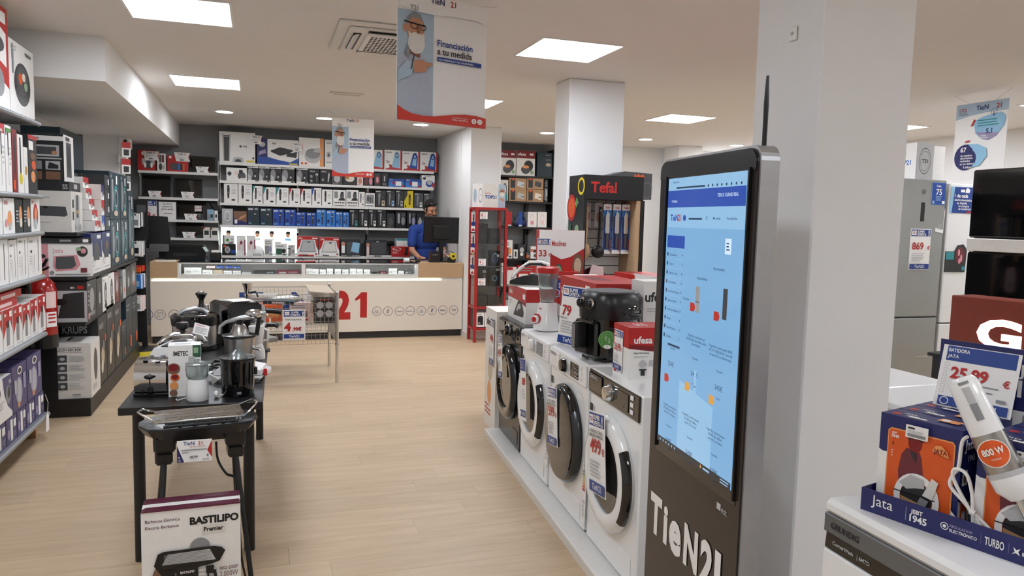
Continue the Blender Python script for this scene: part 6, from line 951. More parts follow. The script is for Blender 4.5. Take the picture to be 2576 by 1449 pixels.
mb = MB(); mb.X = Matrix.Rotation(R(50), 4, 'Z'); printed(mb, [e_(.5, .5, .5, .5, 'green', 28), o_(.5, .5, .47, .47, .05, 'ltgreen'), o_(.5, .5, .34, .34, .06, 'ltgreen'), p_([(.36, .45), (.46, .45), (.46, .6), (.52, .6), (.41, .74), (.3, .6), (.36, .6)], 'ltgreen'), p_([(.54, .6), (.64, .6), (.64, .42), (.7, .42), (.59, .28), (.48, .42), (.54, .42)], 'ltgreen'), e_(.5, .13, .2, .11, 'paper'), t_('5L', .44, .1, .08, 'grey', .2)], .085, .085, lambda a, c, k: (a-.04, -.15-k, c+.07)); mb.build('round_sticker', t)
mxf = [r_(0, .6, 1, 1, 'red'), p_([(0, .6), (1, .5), (1, .62), (0, .68)], 'dred'), t_('ufesa', .12, .7, .13, 'paper', .55, b=.03), t_('Pulsar 600 Deluxe', .12, .5, .03, 'char', .6), l_(.12, .42, .5, .47, 1, 'lgrey'), e_(.35, .3, .1, .06, 'lgrey'), r_(.3, .3, .4, .38, 'lgrey'), r_(.5, .26, .62, .38, 'lgrey'), r_(.3, .08, .4, .2, 'char'), r_(.26, .18, .44, .21, 'char')]
wcarton('red and white hand blender carton at the front of the nearest machine', 1.42, 1.6, -.06, .2, .235, 'white', [r_(0, .6, 1, 1, 'red'), t_('ufesa', .08, .78, .1, 'paper', .5, b=.03), r_(.3, .06, .4, .4, 'lgrey'), r_(.6, .06, .66, .34, 'lgrey'), r_(.1, .05, .25, .2, 'red')], mxf, top=[r_(0, 0, 1, 1, 'red'), l_(.3, .3, .7, .6, 3, 'paper')], lid=('red', .6))
wsign('small offer card reading 26,99 on the hand blender carton', 1.49, TOPZ+.025, .1, .185, offer('26,99'), -.055, 0)
# tall white carton beyond the machines with a price card
carton('tall white appliance carton at the far end of the machine row', wpt(-.86, .0, .02), WR, .38, .36, .92, 'fishcarton', [e_(.5, .5, .2, .1, 'tan'), e_(.45, .3, .18, .1, 'lorange'), l_(.1, .1, .6, .2, 3, 'red'), t_('ufesa', .1, .86, .06, 'char', .6)])
wsign('offer card reading 44 on the tall white carton', -.78, .5, .12, .36, offer('44', '', ''), .03, 0)
if False: carton('red low carton on the floor under the tall white carton edge', wpt(-.8, 0, .2), WR, .25, .16, .06, 'red', [t_('OFERTA', .1, .3, .4, 'paper', .6)])

# ------------------------------------------------------------------ second row of white appliances and boxes on them
for i in range(5):
    y = 2.37+.6*i
    lb = ('white appliance top beside the thick column, nearer one', 'white appliance top beside the thick column, farther one', 'white appliance hidden behind the kiosk in the second row', 'white appliance under the stacked red cartons, nearer', 'white appliance under the stacked red cartons, farther')[i]
    t = thing('white_appliance', lb, 'appliance', (2.56, y, 0), -math.pi/2, 'white appliances in the second row')
    part('body', t, lambda b: b.box(-.297, 0, .02, .297, .62, .83, 'applwhite', .006)); part('worktop', t, lambda b: b.box(-.298, -.005, .83, .298, .62, .87, 'applwhite', .008)); part('control_strip', t, lambda b: b.box(-.29, -.004, .74, .29, 0, .82, 'lgrey', .002)); part('feet', t, lambda b: [b.box(x-.02, y_-.02, 0, x+.02, y_+.02, .022, 'black') for x in (-.25, .25) for y_ in (.05, .57)])
uf = [t_('ufesa', .12, .6, .2, 'char', .7, b=.03), r_(.75, .7, .95, .9, 'lgrey')]; ufr = [r_(0, 0, 1, 1, 'red'), t_('ufesa', .12, .45, .2, 'paper', .7, b=.03)]
SB = 'small appliance cartons on the second row'
for i, (x, y, w, d, h, lb) in enumerate(((2.6, 4.9, .34, .4, .36, 'red topped carton at the left rear of the second row'), (2.85, 4.45, .34, .32, .4, 'red topped white carton, left in the second row stack'), (2.85, 4.1, .32, .32, .42, 'red topped white carton, middle in the second row stack'), (2.85, 3.75, .32, .32, .42, 'red topped white carton, right in the second row stack'), (2.6, 4.62, .3, .3, .37, 'red topped white carton, front left of the second row stack'), (2.6, 4.28, .3, .3, .38, 'red topped white carton, front middle of the second row stack'), (2.6, 3.94, .3, .3, .39, 'red topped white carton, front right of the second row stack'))):
    carton(lb, (x-.06, y, .871), -math.pi/2, w-.02, .27, h, 'white', uf if i else ufr, (), uf, [r_(0, 0, 1, 1, 'red'), r_(.1, .2, .5, .5, 'dred')], SB)
p0 = atY(1355, 580, 5.25); p1 = atY(1460, 586, 5.25)
carton('tall red and white multicooker carton in front of the kitchenware display', ((p0.x+p1.x)/2, 5.2, .871), R(-8), .35, .1, .66, 'red', [p_([(0, 1), (1, 1), (1, .8), (.7, .7), (.5, .67), (.3, .72), (0, .87)], 'paper'), t_('Moulinex', .28, .82, .06, 'red', .32, b=.02), e_(.44, .5, .1, .12, 'dgreen'), e_(.44, .5, .08, .1, 'ltgreen'), e_(.86, .6, .12, .14, 'brown'), e_(.86, .6, .08, .09, 'tan'), t_('COMEO', .58, .43, .04, 'lpink', .2)])
q = atY(1382, 625, 5.1); sign('offer card reading 33 on the red multicooker carton', (q.x, 5.207, 1.2), R(-8), .1, .27, offer('33'))
carton('red carton with a blue offer strip behind the steam iron', (2.12, 5.2, .0), R(-40), .3, .24, 1.225, 'white', [r_(0, .8, 1, 1, 'red'), t_('ufesa', .06, .86, .05, 'paper', .35, b=.03), r_(.42, .84, .95, .95, 'rblue'), t_('SUPER', .6, .9, .03, 'paper', .3), t_('OFERTA', .56, .855, .03, 'paper', .34), l_(.1, .65, .5, .72, 2, 'lgrey')], lid=('red', .8))

# ------------------------------------------------------------------ touchscreen kiosk
ka, kb = Vector((1.392, 2.358)), Vector((1.337, 1.836)); kd = (kb-ka).normalized(); kc = (ka+kb)/2; KR = math.atan2(kd.y, kd.x)
t = thing('touchscreen_kiosk', 'tall touchscreen kiosk with a glowing web shop page and silver frame', 'kiosk', (kc.x, kc.y, 0), KR)
KO = -.017
KW, KT = .335, 1.828
def rr(w, z0, z1, r, n=6): return [(-w, z0), (w, z0)]+[(w-r+r*math.cos(a), z1-r+r*math.sin(a)) for a in [i*math.pi/2/n for i in range(n+1)]]+[(-w+r-r*math.sin(a), z1-r+r*math.cos(a)) for a in [i*math.pi/2/n for i in range(n+1)]]
part('silver_frame', t, lambda b: b.prism([(x+KO, z) for x, z in rr(KW, .012, KT, .045)], .004, .062, 'alu')); part('front_glass', t, lambda b: b.prism([(x+KO, z) for x, z in rr(KW-.008, .016, KT-.008, .04)], -.002, .006, 'kioskwood'))
part('screen_bezel', t, lambda b: b.box(-.285, -.004, .775, .285, -.002, 1.79, 'blackgloss')); part('black_upper', t, lambda b: b.prism([(x+KO, z) for x, z in rr(KW-.012, 1.757, KT-.012, .036)], -.0055, -.002, 'blackplastic')); part('foot_plate', t, lambda b: b.box(-.36, -.2, 0, .36, .28, .012, 'blackmetal', .003)); part('side_rail', t, lambda b: [b.box(sx*.281-.004, -.012, .79, sx*.281+.004, -.004, 1.765, 'blackplastic') for sx in (-1, 1)])
SWd, SZ0, SZ1 = .529, .815, 1.757
part('screen', t, lambda b: b.box(-SWd/2, -.0065, SZ0, SWd/2, -.004, SZ1, 'screen'))
def tl(st, u, v, h, m='scrtext', mw=.3, al='L', b=.01): return t_(st, u, v, h, m, mw, al, b)
pg_ = [r_(0, .955, 1, 1, 'scrpale'), r_(0, .975, .25, 1, 'screen2'), tl('Tienda online', .06, .982, .007), l_(.12, .957, .52, .972, 1, 'scrtext')]+[e_(.56+.055*i, .964, .009, .005, 'scrtext', 8) for i in range(8)]
pg_ += [r_(0, .893, 1, .955, 'scrblue'), tl('Catálogo', .06, .912, .009, 'scrwhite', .15), tl('TIEN 21 CIUDAD REAL', .68, .925, .011, 'scrwhite', .24), r_(0, .82, 1, .893, 'screen2'), tl('TieN', .05, .845, .022, 'scrblue', .12, b=.03), tl('21', .165, .845, .022, 'scrred', .06, b=.03), e_(.26, .855, .022, .011, 'scrblue'), l_(.32, .845, .52, .86, 1, 'scrtext'), o_(.56, .855, .01, .006, .3, 'scrtext'), tl('Mi cuenta', .64, .85, .009), tl('Ver artículos', .8, .85, .009),
  r_(0, 0, 1, .82, 'screen'), r_(.02, .745, .28, .79, 'scrblue'), r_(.8, .74, .87, .79, 'scrwhite'), l_(.815, .75, .855, .78, 3, 'scrtext')]
for i, nm in enumerate(('Climatización', 'Cocina', 'Deporte y Ocio', 'Herramientas', 'Gran Electrodoméstico', 'Imagen y Sonido', 'Informática y Movilidad', 'Menaje', 'Pequeño Electro', 'Telefonía')):
    v = .715-.034*i; pg_ += [e_(.035, v+.005, .011, .008, 'scrtext', 8), tl(nm, .065, v, .008, mw=.17), p_([(.255, v), (.265, v+.005), (.255, v+.01)], 'scrtext'), r_(.02, v-.012, .27, v-.0105, 'scrpale')]
pg_ += [tl('Recomendado', .68, .685, .009), tl('Disponibilidad', .48, .645, .009), tl('Color', .47, .6, .009), tl('Energética', .3, .565, .008)]
def prod(u, v, price, a, lines):
    o = [p_([(u-.1, v+.09), (u-.045, v+.09), (u-.03, v+.105), (u-.045, v+.12), (u-.1, v+.12)], a)]
    o += [tl(s_, u, v-.0-.014*k, .0085, 'scrtext', .27, 'C') for k, s_ in enumerate(lines)]+[tl('Disponible', u, v-.075, .007, 'scrtext', .2, 'C'), tl(price, u, v-.135, .017, 'scrtext', .2, 'C', .0), tl('Añadir', u, v-.165, .007, 'scrtext', .12, 'C', 0)]
    return o
pg_ += prod(.5, .44, '340€', 'scrred', ('Frigorífico combi new pol', 'NW021601E alto 180cm ancho', '55 cm blanco'))+[r_(.47, .53, .52, .62, 'lgrey'), r_(.47, .565, .52, .568, 'scrtext')]+prod(.81, .43, '345€', 'scrred', ('Frigorífico combi sauber SERIE', 'SF-179 F 180/55 INOX F alto 180', 'cm ancho 55 cm defrost inox'))+[r_(.81, .53, .86, .63, 'dgrey'), tl('324€', .16, .305, .017, 'scrtext', .2, 'C', 0), tl('Disponible', .18, .37, .007, 'scrtext', .2, 'C'), l_(.1, .375, .28, .395, 1, 'scrtext')]
pg_ += [p_([(.3, .27), (.75, .23), (.75, .0), (.3, .02)], 'scrpale')]+prod(.17, .15, '349€', 'scrred', ('Frigorífico combi svan', 'SVC1852 alto 185 cm', 'ancho 55 cm blanco'))+prod(.48, .155, '349€', 'scrorange', ('Frigorífico combi rommer', 'RC180 alto 180cm', 'ancho 55 cm inox'))+[r_(.5, .235, .53, .33, 'scrpale'), r_(.5, .27, .53, .273, 'scrtext')]+prod(.8, .15, '429€', 'scrorange', ('Frigorífico combi hisense', 'RB343 alto 180cm', 'ancho 55 cm blanco'))+[r_(0, 0, 1, .022, 'scrbar')]+[e_(.05+.045*i, .011, .008, .005, 'scrpale', 8) for i in range(6)]+[e_(.64, .011, .01, .006, 'scrorange', 8), l_(.67, .003, .76, .019, 1, 'scrpale'), l_(.88, .002, .98, .02, 2, 'scrpale')]
mb = MB(); printed(mb, pg_, SWd, SZ1-SZ0, lambda a, c, k: (a-SWd/2, -.0065-k, c+SZ0), eps=.00002); mb.build('web_page', t)
mb = MB(); printed(mb, [t_('T', .0, .0, .135, 'white', .1, b=.045), t_('i', .118, .0, .135, 'white', .034, b=.04), t_('e', .168, .0, .15, 'white', .095, b=.045), t_('N', .285, .0, .13, 'white', .1, b=.045), t_('2', .405, .0, .13, 'white', .082, b=.05), t_('1', .5, .0, .13, 'white', .05, b=.05)], 1, 1, lambda a, c, k: (a-.31, -.0025-k, c+.465)); mb.build('logo_lettering', t)
mb = MB(); printed(mb, [r_(0, .2, .35, .9, 'lgrey'), t_('est', .42, .15, .7, 'lgrey', .6, b=.0)], .07, .03, lambda a, c, k: (a+.18, -.0025-k, c+.722)); mb.build('maker_badge', t)
part('antenna', t, lambda b: b.tube([(.25, .05, KT-.01), (.25, .05, KT+.02), (.25, .05, KT+.12), (.25, .05, KT+.2)], [.007, .007, .008, .0045], 'blackplastic', 10))
# ------------------------------------------------------------------ kitchenware display before the middle column
t = thing('kitchenware_display', 'black kitchenware stand with a red lettered header and hanging utensils', 'display stand', (2.685, 5.4, 0))
part('header', t, lambda b: b.box(-.258, -.004, 1.775, .258, .28, 1.965, 'blackplastic', .003)); mb = MB(); printed(mb, [t_('Tefal', .1, .3, .42, 'red', .75, b=.03)], .516, .19, lambda a, c, k: (a-.258, -.0045-k, c+1.775)); mb.build('header_lettering', t)
sp = part('side_panel', t, lambda b: b.box(-.26, 0, 0, -.235, .3, 1.965, 'blackplastic')); mb = MB()
printed(mb, [o_(.8, .955, .22, .035, .3, 'yellow'), e_(.2, .87, .3, .055, 'red'), e_(.2, .87, .22, .04, 'orange'), e_(.55, .89, .08, .02, 'green'), e_(.6, .78, .14, .02, 'ltgreen'), e_(.15, .78, .1, .025, 'dgreen'), e_(.65, .89, .03, .004, 'lgrey'), e_(.5, .885, .03, .004, 'lgrey')], .3, 1.965, lambda a, c, k: (-.2605-k, .3-a, c)); mb.build('vegetable_print', sp)
part('wood_side', t, lambda b: b.box(.2, .0, .0, .235, .3, 1.775, 'oak')); part('side_post', t, lambda b: b.box(.236, -.004, 0, .27, .3, 1.775, 'blackplastic')); part('slat_wall', t, lambda b: b.box(-.235, .28, .3, .2, .295, 1.775, 'white')); 
for k in range(12): part('slat_groove', t, lambda b: b.box(-.235, .277, .86+.075*k, .2, .28, .866+.075*k, 'dgrey'))
part('base', t, lambda b: b.box(-.235, 0, 0, .2, .28, .9, 'blackplastic'))
hooks = []
def hook(x, z): part('hook', t, lambda b: b.tube([(x, .28, z), (x, .14, z), (x, .13, z+.015)], .003, 'black', 5))
def hung(name, label, cat, x, z, fn):
    q = thing(name, label, cat, (2.685+x, 5.5, z), 0, 'utensils hanging on the kitchenware display')
    for nm, f in fn: part(nm, q, f)
    hook(x, z+.005); return q
def card(w, h, items): return lambda b: (b.box(-w/2, .0, -h, w/2, .003, 0, 'grey'), printed(b, items, w, h, lambda a, c, k: (a-w/2, -k, c-h)))
hung('wooden_spoon', 'wooden spoon on a grey card, left of the kitchenware display', 'spoon', -.19, 1.75, [('backing_card', card(.075, .19, [t_('Tefal', .2, .82, .08, 'red', .6), r_(.6, .3, .85, .6, 'wine')])), ('handle', lambda b: b.tube([(.0, -.01, -.03), (.0, -.01, -.2), (-.005, -.01, -.34)], [.012, .012, .011], 'wood', 8)), ('bowl', lambda b: b.ell((-.006, -.012, -.385), (.042, .014, .066), 'wood')), ('second_bowl', lambda b: b.ell((-.035, .008, -.37), (.036, .011, .06), 'oak')), ('red_band', lambda b: b.box(-.01, -.02, -.195, .01, 0, -.185, 'red'))])
hung('ladle', 'black nylon ladle on a grey card beside the wooden spoon', 'ladle', -.085, 1.75, [('backing_card', card(.065, .19, [t_('Tefal', .2, .82, .08, 'red', .6), e_(.5, .4, .3, .2, 'brown')])), ('handle', lambda b: b.tube([(.015, -.01, -.03), (.012, -.01, -.2), (.0, -.012, -.36)], [.012, .011, .01], 'blackplastic', 8)), ('bowl', lambda b: b.ell((-.005, -.02, -.39), (.058, .022, .05), 'blackplastic')), ('handle_ring', lambda b: b.ring([(.006, -.002), (.009, -.002), (.009, .002), (.006, .002)], 'silver', 12, (.015, -.02, -.06), 'y'))])
for i, x in enumerate((-.005, .08, .16)):
    hung('kitchen_knife', ('left', 'middle', 'right')[i]+' packaged kitchen knife on the kitchenware display', 'knife', x, 1.745, [('backing_card', lambda b: (b.box(-.035, 0, -.4, .035, .003, -.0, 'paper'), b.box(-.035, -.001, -.37, .035, 0, -.05, 'bblue'), b.box(-.03, -.002, -.36, .03, -.001, -.1, 'navy'), printed(b, [t_('Tefal', .2, .91, .035, 'red', .6, b=.02), r_(.1, .44, .9, .52, 'rblue'), r_(.8, .05, .95, .3, 'dred')], .07, .4, lambda a, c, k: (a-.035, -.003-k, c-.4)))), ('blade', lambda b: b.prism([(-.018, -.1), (-.004, -.055), (.016, -.08), (.018, -.235), (-.018, -.235)], -.008, -.006, 'chrome')), ('handle', lambda b: b.box(-.012, -.012, -.36, .012, -.004, -.235, 'dgrey', .004))])
t2 = thing('frying_pan', 'packaged frying pan under the utensils of the kitchenware display', 'pan', (2.56, 5.46, .86)); part('pan', t2, lambda b: b.lathe([(.11, 0), (.13, .03), (.125, .03), (.1, .006)], 'wine', 28, (0, .05, .25), 'y')); part('cardboard_sleeve', t2, lambda b: b.prism([(-.04, .12), (.05, .12), (.1, .2), (.08, .38), (-.02, .4), (-.05, .3)], .0, .004, 'lpink')); mb = MB(); printed(mb, [t_('Tefal', 0, 0, .025, 'dred', .1, b=.02)], 1, 1, lambda a, c, k: (a-.03, -k-.001, c+.2)); mb.build('lettering', t2); part('stand', t2, lambda b: b.box(-.06, .0, -.05, .06, .1, .14, 'blackplastic'))
t = thing('kitchenware_display', 'second dark kitchenware stand with a carrot photo header, right of the first', 'display stand', (3.05, 5.75, 0))
part('header', t, lambda b: b.prism([(-.28, 1.8), (.16, 1.8), (.16, 2.02), (-.1, 2.03), (-.28, 1.98)], 0, .2, 'dgrey')); mb = MB(); printed(mb, [p_([(.55, .55), (.62, .95), (.66, .9), (.7, .97), (.74, .9), (.8, .96), (.84, .85), (.7, .5), (.66, .3), (.62, .5)], 'orange'), p_([(.57, .6), (.6, .9), (.62, .6)], 'lorange'), p_([(.5, .5), (.55, .9), (.57, .5)], 'wine'), e_(.58, .3, .04, .1, 'lgrey'), o_(.9, .35, .12, .3, .05, 'grey')], .44, .22, lambda a, c, k: (a-.28, -.0005-k, c+1.8)); mb.build('carrot_print', t)
part('wood_post', t, lambda b: b.box(-.02, .0, 0, .0, .2, 1.8, 'oak')); part('back_panel', t, lambda b: b.box(-.28, .18, 0, .16, .2, 1.8, 'offw')); part('side_post', t, lambda b: b.box(-.06, 0, 0, -.02, .2, 1.8, 'blackplastic')); part('base', t, lambda b: b.box(-.28, .0, 0, .16, .18, .9, 'blackplastic'))
for k in range(4): part('hanging_tool', t, lambda b: b.tube([(.04+.02*(k % 2), .1, 1.6-.2*k), (.05, .09, 1.45-.2*k)], [.006, .02], 'black', 8))

# ------------------------------------------------------------------ black shelving at the back right
t = thing('shelving_unit', 'tall black shelving with headphones and toaster boxes behind the red cabinet', 'shelving', (4.0, 11.2, 0))
part('upright', t, lambda b: b.box(.48, .02, 0, .54, .28, 2.72, 'blackmetal')); part('upright', t, lambda b: b.box(-.6, .2, 0, -.56, .28, 2.3, 'blackmetal')); part('center_upright', t, lambda b: b.box(.1, .2, 0, .15, .28, 1.9, 'blackmetal'))
SR = [2.29, 1.89, 1.488, .99, .55, .15]
for z in SR: part('shelf_board', t, lambda b: b.box(-.62, 0, z-.03, .48, .28, z, 'blackmetal', .003))
for z in SR[2:4]: part('bracket', t, lambda b: b.prism([(.125, z-.03), (.2, z-.03), (.13, z-.12), (.125, z-.12)], .1, .2, 'blackmetal'))
g = 'goods on the back right shelving'; N = ' on the back black shelving'
fry = [r_(0, .7, 1, 1, 'dred'), t_('ufesa', .06, .8, .12, 'paper', .5, b=.02), r_(.7, .82, .9, .9, 'paper'), e_(.65, .4, .25, .22, 'char'), e_(.5, .25, .25, .17, 'dgrey'), e_(.5, .36, .18, .06, 'lorange'), e_(.85, .15, .1, .08, 'ltgreen')]
def rr_items(z, rows, dep=.2):
    for a, c, yt, body, pr, wd_ in rows:
        p, q = atY(a, yt, 11.22), atY(c, yt, 11.22); carton(wd_+N, ((p.x+q.x)/2, 11.22, z), 0, q.x-p.x-.004, dep, max(.03, p.z-z), body, pr, group=g)
rr_items(SR[0], [(1255, 1299, 377, 'white', fry, 'left white airfryer box with a dark red top'), (1300, 1347, 378, 'white', fry, 'right white airfryer box with a dark red top'), (1352, 1390, 383, 'dteal', [t_('CREATE', .55, .88, .04, 'lgrey', .4), e_(.75, .5, .18, .07, 'tan'), l_(.55, .65, .9, .75, 3, 'grey')], 'tall dark octagonal blender box')])
rr_items(SR[1], [(1258, 1279, 452, 'offw', [o_(.6, .5, .25, .35, .3, 'char'), e_(.6, .3, .2, .14, 'grey'), r_(0, 0, .9, .35, 'teal')], 'white headphone box left of the brown ones'), (1281, 1325, 475, 'kraft', [r_(.08, .1, .35, .95, 'char'), p_([(.08, .95), (.35, .95), (.22, .75)], 'orange'), p_([(.45, .3), (.85, .15), (.88, .6), (.5, .75)], 'lgrey'), r_(.7, .35, .85, .42, 'char')], 'lower left brown toaster box'), (1326, 1368, 476, 'kraft', [r_(.08, .1, .35, .95, 'char'), p_([(.08, .95), (.35, .95), (.22, .75)], 'orange'), p_([(.45, .3), (.85, .15), (.88, .6), (.5, .75)], 'cream'), r_(.7, .35, .85, .42, 'char')], 'lower right brown toaster box'), (1370, 1379, 452, 'char', S_misc('grey', 'lgrey'), 'narrow dark box by the upright')])
for i, (a, c, col) in enumerate(((1281, 1325, 'silver'), (1326, 1368, 'dgrey'))):
    p, q = atY(a, 446, 11.22), atY(c, 446, 11.22); z0 = atY(a, 475, 11.22).z+.001; carton(('upper left', 'upper right')[i]+' brown toaster box'+N, ((p.x+q.x)/2, 11.22, z0), 0, q.x-p.x-.004, .2, .17, 'kraft', [r_(.08, .1, .35, .95, 'char'), p_([(.08, .95), (.35, .95), (.22, .75)], 'orange'), p_([(.45, .3), (.85, .15), (.88, .6), (.5, .75)], col), r_(.7, .35, .85, .42, 'char')], group=g)
def phones(label, px, z, c1, c2):
    x = atY(px, 545, 11.25).x; t = thing('headphones', label, 'headphones', (x, 11.3, z), 0, 'headphones on the back shelving')
    part('headband', t, lambda b: b.ring([(.075, -.012), (.085, -.012), (.085, .012), (.075, .012)], c1, 20, (0, 0, .11), 'y', R(-20), R(200))); part('package_strip', t, lambda b: b.box(-.035, -.02, .0, .035, -.014, .24, c2, .002))
    for s in (-1, 1): part('ear_cup', t, lambda b: b.lathe([(.04, 0), (.045, .02), (.02, .035)], c1, 16, (s*.075, 0, .06), 'y'))
    part('price_label', t, lambda b: b.box(-.025, -.022, .005, .025, -.02, .035, 'paper')); part('stand_base', t, lambda b: b.box(-.06, -.03, 0, .06, .03, .012, 'black'))
phones('red headphones in a hanging pack on the back black shelving', 1284, SR[2], 'char', 'red'); phones('blue headphones in a hanging pack on the back black shelving', 1311, SR[2], 'navy', 'blue')
rr_items(SR[2], [(1328, 1351, 533, 'white', [o_(.5, .55, .25, .3, .25, 'lpink'), e_(.5, .3, .2, .14, 'pink')], 'left white and pink headphone box'), (1353, 1376, 533, 'white', [o_(.5, .55, .25, .3, .25, 'lpink'), e_(.5, .3, .2, .14, 'lpink')], 'right white and pink headphone box')])
rr_items(SR[3], [(1268, 1290, 604, 'white', S_misc('dgrey', 'lorange'), 'tall stack-like white gadget box'), (1292, 1303, 628, 'white', [r_(.3, .2, .7, .8, 'black')], 'small white phone box'), (1304, 1322, 615, 'char', [e_(.5, .6, .3, .2, 'lgrey'), e_(.5, .3, .25, .12, 'paper')], 'black camera box'), (1323, 1334, 634, 'char', S_misc('orange', 'grey'), 'small black box with orange label'), (1335, 1356, 620, 'white', [r_(.3, .5, .9, .75, 'char'), e_(.6, .25, .25, .15, 'dgrey'), r_(.02, .55, .25, .8, 'orange')], 'white speaker box with orange label')])
rr_items(SR[4], [(1262, 1275, 662, 'white', S_misc('lgrey', 'grey'), 'plain white box low'), (1276, 1300, 672, 'white', [e_(.6, .4, .2, .25, 'lgrey'), r_(0, 0, 1, .1, 'red'), r_(0, .85, .6, 1, 'red')], 'white and red mouse box low'), (1302, 1350, 668, 'red', S_misc('paper', 'dred'), 'red box low')])
rr_items(SR[5], [(1262, 1310, 735, 'dgrey', S_misc('lgrey', 'grey'), 'dark box lowest'), (1312, 1350, 738, 'white', S_misc('red', 'grey'), 'white box lowest')])
p = atY(1575, 410, 11.1); carton('dark blue boxed microwave high behind the second kitchenware stand', (5.1, 11.1, 2.0), 0, .34, .25, .55, 'dteal', [r_(.75, .9, .95, .97, 'paper'), l_(.1, .5, .6, .7, 3, 'blue')]); 
b = MB(); b.box(4.85, 11.05, 0, 5.24, 11.4, 2.0, 'blackmetal', .004); tag(b.build('stock_cabinet'), 'plain dark cabinet behind the second kitchenware stand', 'cabinet')

# ------------------------------------------------------------------ red glass cabinet in front of the counter column
t = thing('glass_cabinet', 'red framed glass cabinet with black gadgets right of the counter', 'display cabinet', (2.875, 9.26, 0)); w, d, h = .197, .32, 1.745
for sx in (-1, 1):
    for y in (0, d): part('corner_post', t, lambda b: b.box(sx*w-.018, y-.0 if y == 0 else y-.036, 0, sx*w+.018, y+.036 if y == 0 else y, h, 'redmetal', .002))
for z in (.16, .44, h-.03): part('cross_frame', t, lambda b: (b.box(-w-.017, .001, z, w+.017, .03, z+.029, 'redmetal'), b.box(-w-.016, .03, z, -w+.016, d-.03, z+.029, 'redmetal'), b.box(w-.016, .03, z, w+.016, d-.03, z+.029, 'redmetal')))
for z in (.17, .455, .72, .98, 1.27): part('glass_shelf', t, lambda b: b.box(-w+.018, .03, z, w-.018, d-.03, z+.006, 'greymetal' if z > .5 else 'redmetal'))
part('back_panel', t, lambda b: b.box(-w, d-.006, .16, w, d, h, 'glass')); part('front_glass', t, lambda b: b.box(-w+.018, .008, .47, w-.018, .012, h-.03, 'glass')); part('side_glass', t, lambda b: b.box(-w-.002, .036, .47, -w+.002, d-.036, h-.03, 'glass')); part('top_panel', t, lambda b: b.box(-w-.018, 0, h-.002, w+.018, d, h+.004, 'redmetal'))
for k in range(3):
    sg = sign(('topmost', 'middle', 'lowest')[k]+' narrow price poster on the cabinet side', (2.875-w-.004, 9.26+.16, 1.43-.28*k), -math.pi/2, .22, .26, [r_(.05, .9, .95, .98, 'lgrey'), r_(.4, .5, .7, .88, 'char'), r_(.05, .3, .95, .5, 'rblue'), p_([(.05, .05), (.95, .05), (.5, .2)], 'red'), l_(.1, .55, .35, .85, 4, 'red')])
g = 'gadgets in the red glass cabinet'; I = ' in the red glass cabinet'
cz = lambda z: z+.0065
for x, z, ww, hh, body, pr, wd_ in ((-.1, 1.276, .14, .26, 'black', [e_(.5, .4, .3, .2, 'char'), o_(.5, .8, .3, .16, .15, 'dgrey')], 'black handbag-like speaker box, top shelf left'), (.07, 1.276, .13, .2, 'black', [e_(.5, .5, .3, .2, 'char')], 'black speaker box, top shelf right'), (.08, .986, .12, .2, 'black', [o_(.5, .5, .3, .35, .18, 'lblue'), e_(.5, .35, .22, .2, 'navy'), r_(.7, .6, .95, .75, 'paper')], 'black box with a blue looped speaker'), (-.1, .986, .1, .06, 'white', S_misc('lgrey', 'grey'), 'small white gadget'), (-.1, .726, .13, .24, 'black', [r_(.6, .7, .95, .85, 'lgrey'), r_(.7, .4, .9, .6, 'grey')], 'black headset box left'), (.08, .726, .14, .25, 'black', [e_(.5, .4, .35, .16, 'dteal'), o_(.5, .4, .25, .16, .2, 'lblue'), r_(.6, .78, .95, .9, 'lgrey')], 'black headset box with a splash'), (-.1, .47, .16, .13, 'char', [r_(.3, .3, .7, .7, 'black')], 'low dark console box left'), (.07, .47, .15, .12, 'char', [r_(.3, .3, .7, .7, 'black')], 'low dark console box right')):
    carton(wd_+I, (2.875+x, 9.26+.08, cz(z)-.0 if z > .4 else z), 0, ww, .12, hh, body, pr, group=g)
spk = [r_(.15, .15, .85, .7, 'black'), e_(.5, .7, .35, .08, 'char'), e_(.35, .28, .16, .08, 'grey'), t_('speaker', .2, .86, .06, 'grey', .5)]
for i, (x, z) in enumerate(((-.115, .201), (.0, .201), (.115, .201))):
    carton(('left', 'middle', 'right')[i]+' white carton with a round black speaker in the cabinet bottom', (2.875+x, 9.30, z-.005), 0, .105, .12, .19, 'white', spk, group=g)
for i, x in enumerate((-.125, -.02, .1)): carton(('left', 'dark middle', 'right')[i]+' speaker carton on the red lower shelf', (2.875+x, 9.32, .485), 0, .1, .1, .21 if i != 1 else .2, 'white' if i != 1 else 'char', spk if i != 1 else [e_(.5, .4, .25, .15, 'dgrey')], group=g) if False else None
for k, (x, z, pr) in enumerate(((-.11, 1.6, '8'), (-.12, 1.0, '6'), (-.12, .745, '6'))): sign(('card reading 8', 'upper card reading 6', 'lower card reading 6')[k]+' on the red cabinet front', (2.875+x, 9.258, z), 0, .1, .09, [o_(.5, .5, .5, .5, .03, 'red'), t_(pr, .15, .35, .35, 'red', .3, b=.03), t_(',99€', .45, .35, .14, 'red', .4), l_(.1, .75, .8, .9, 1, 'grey'), t_('TieN21', .2, .1, .12, 'char', .6)])
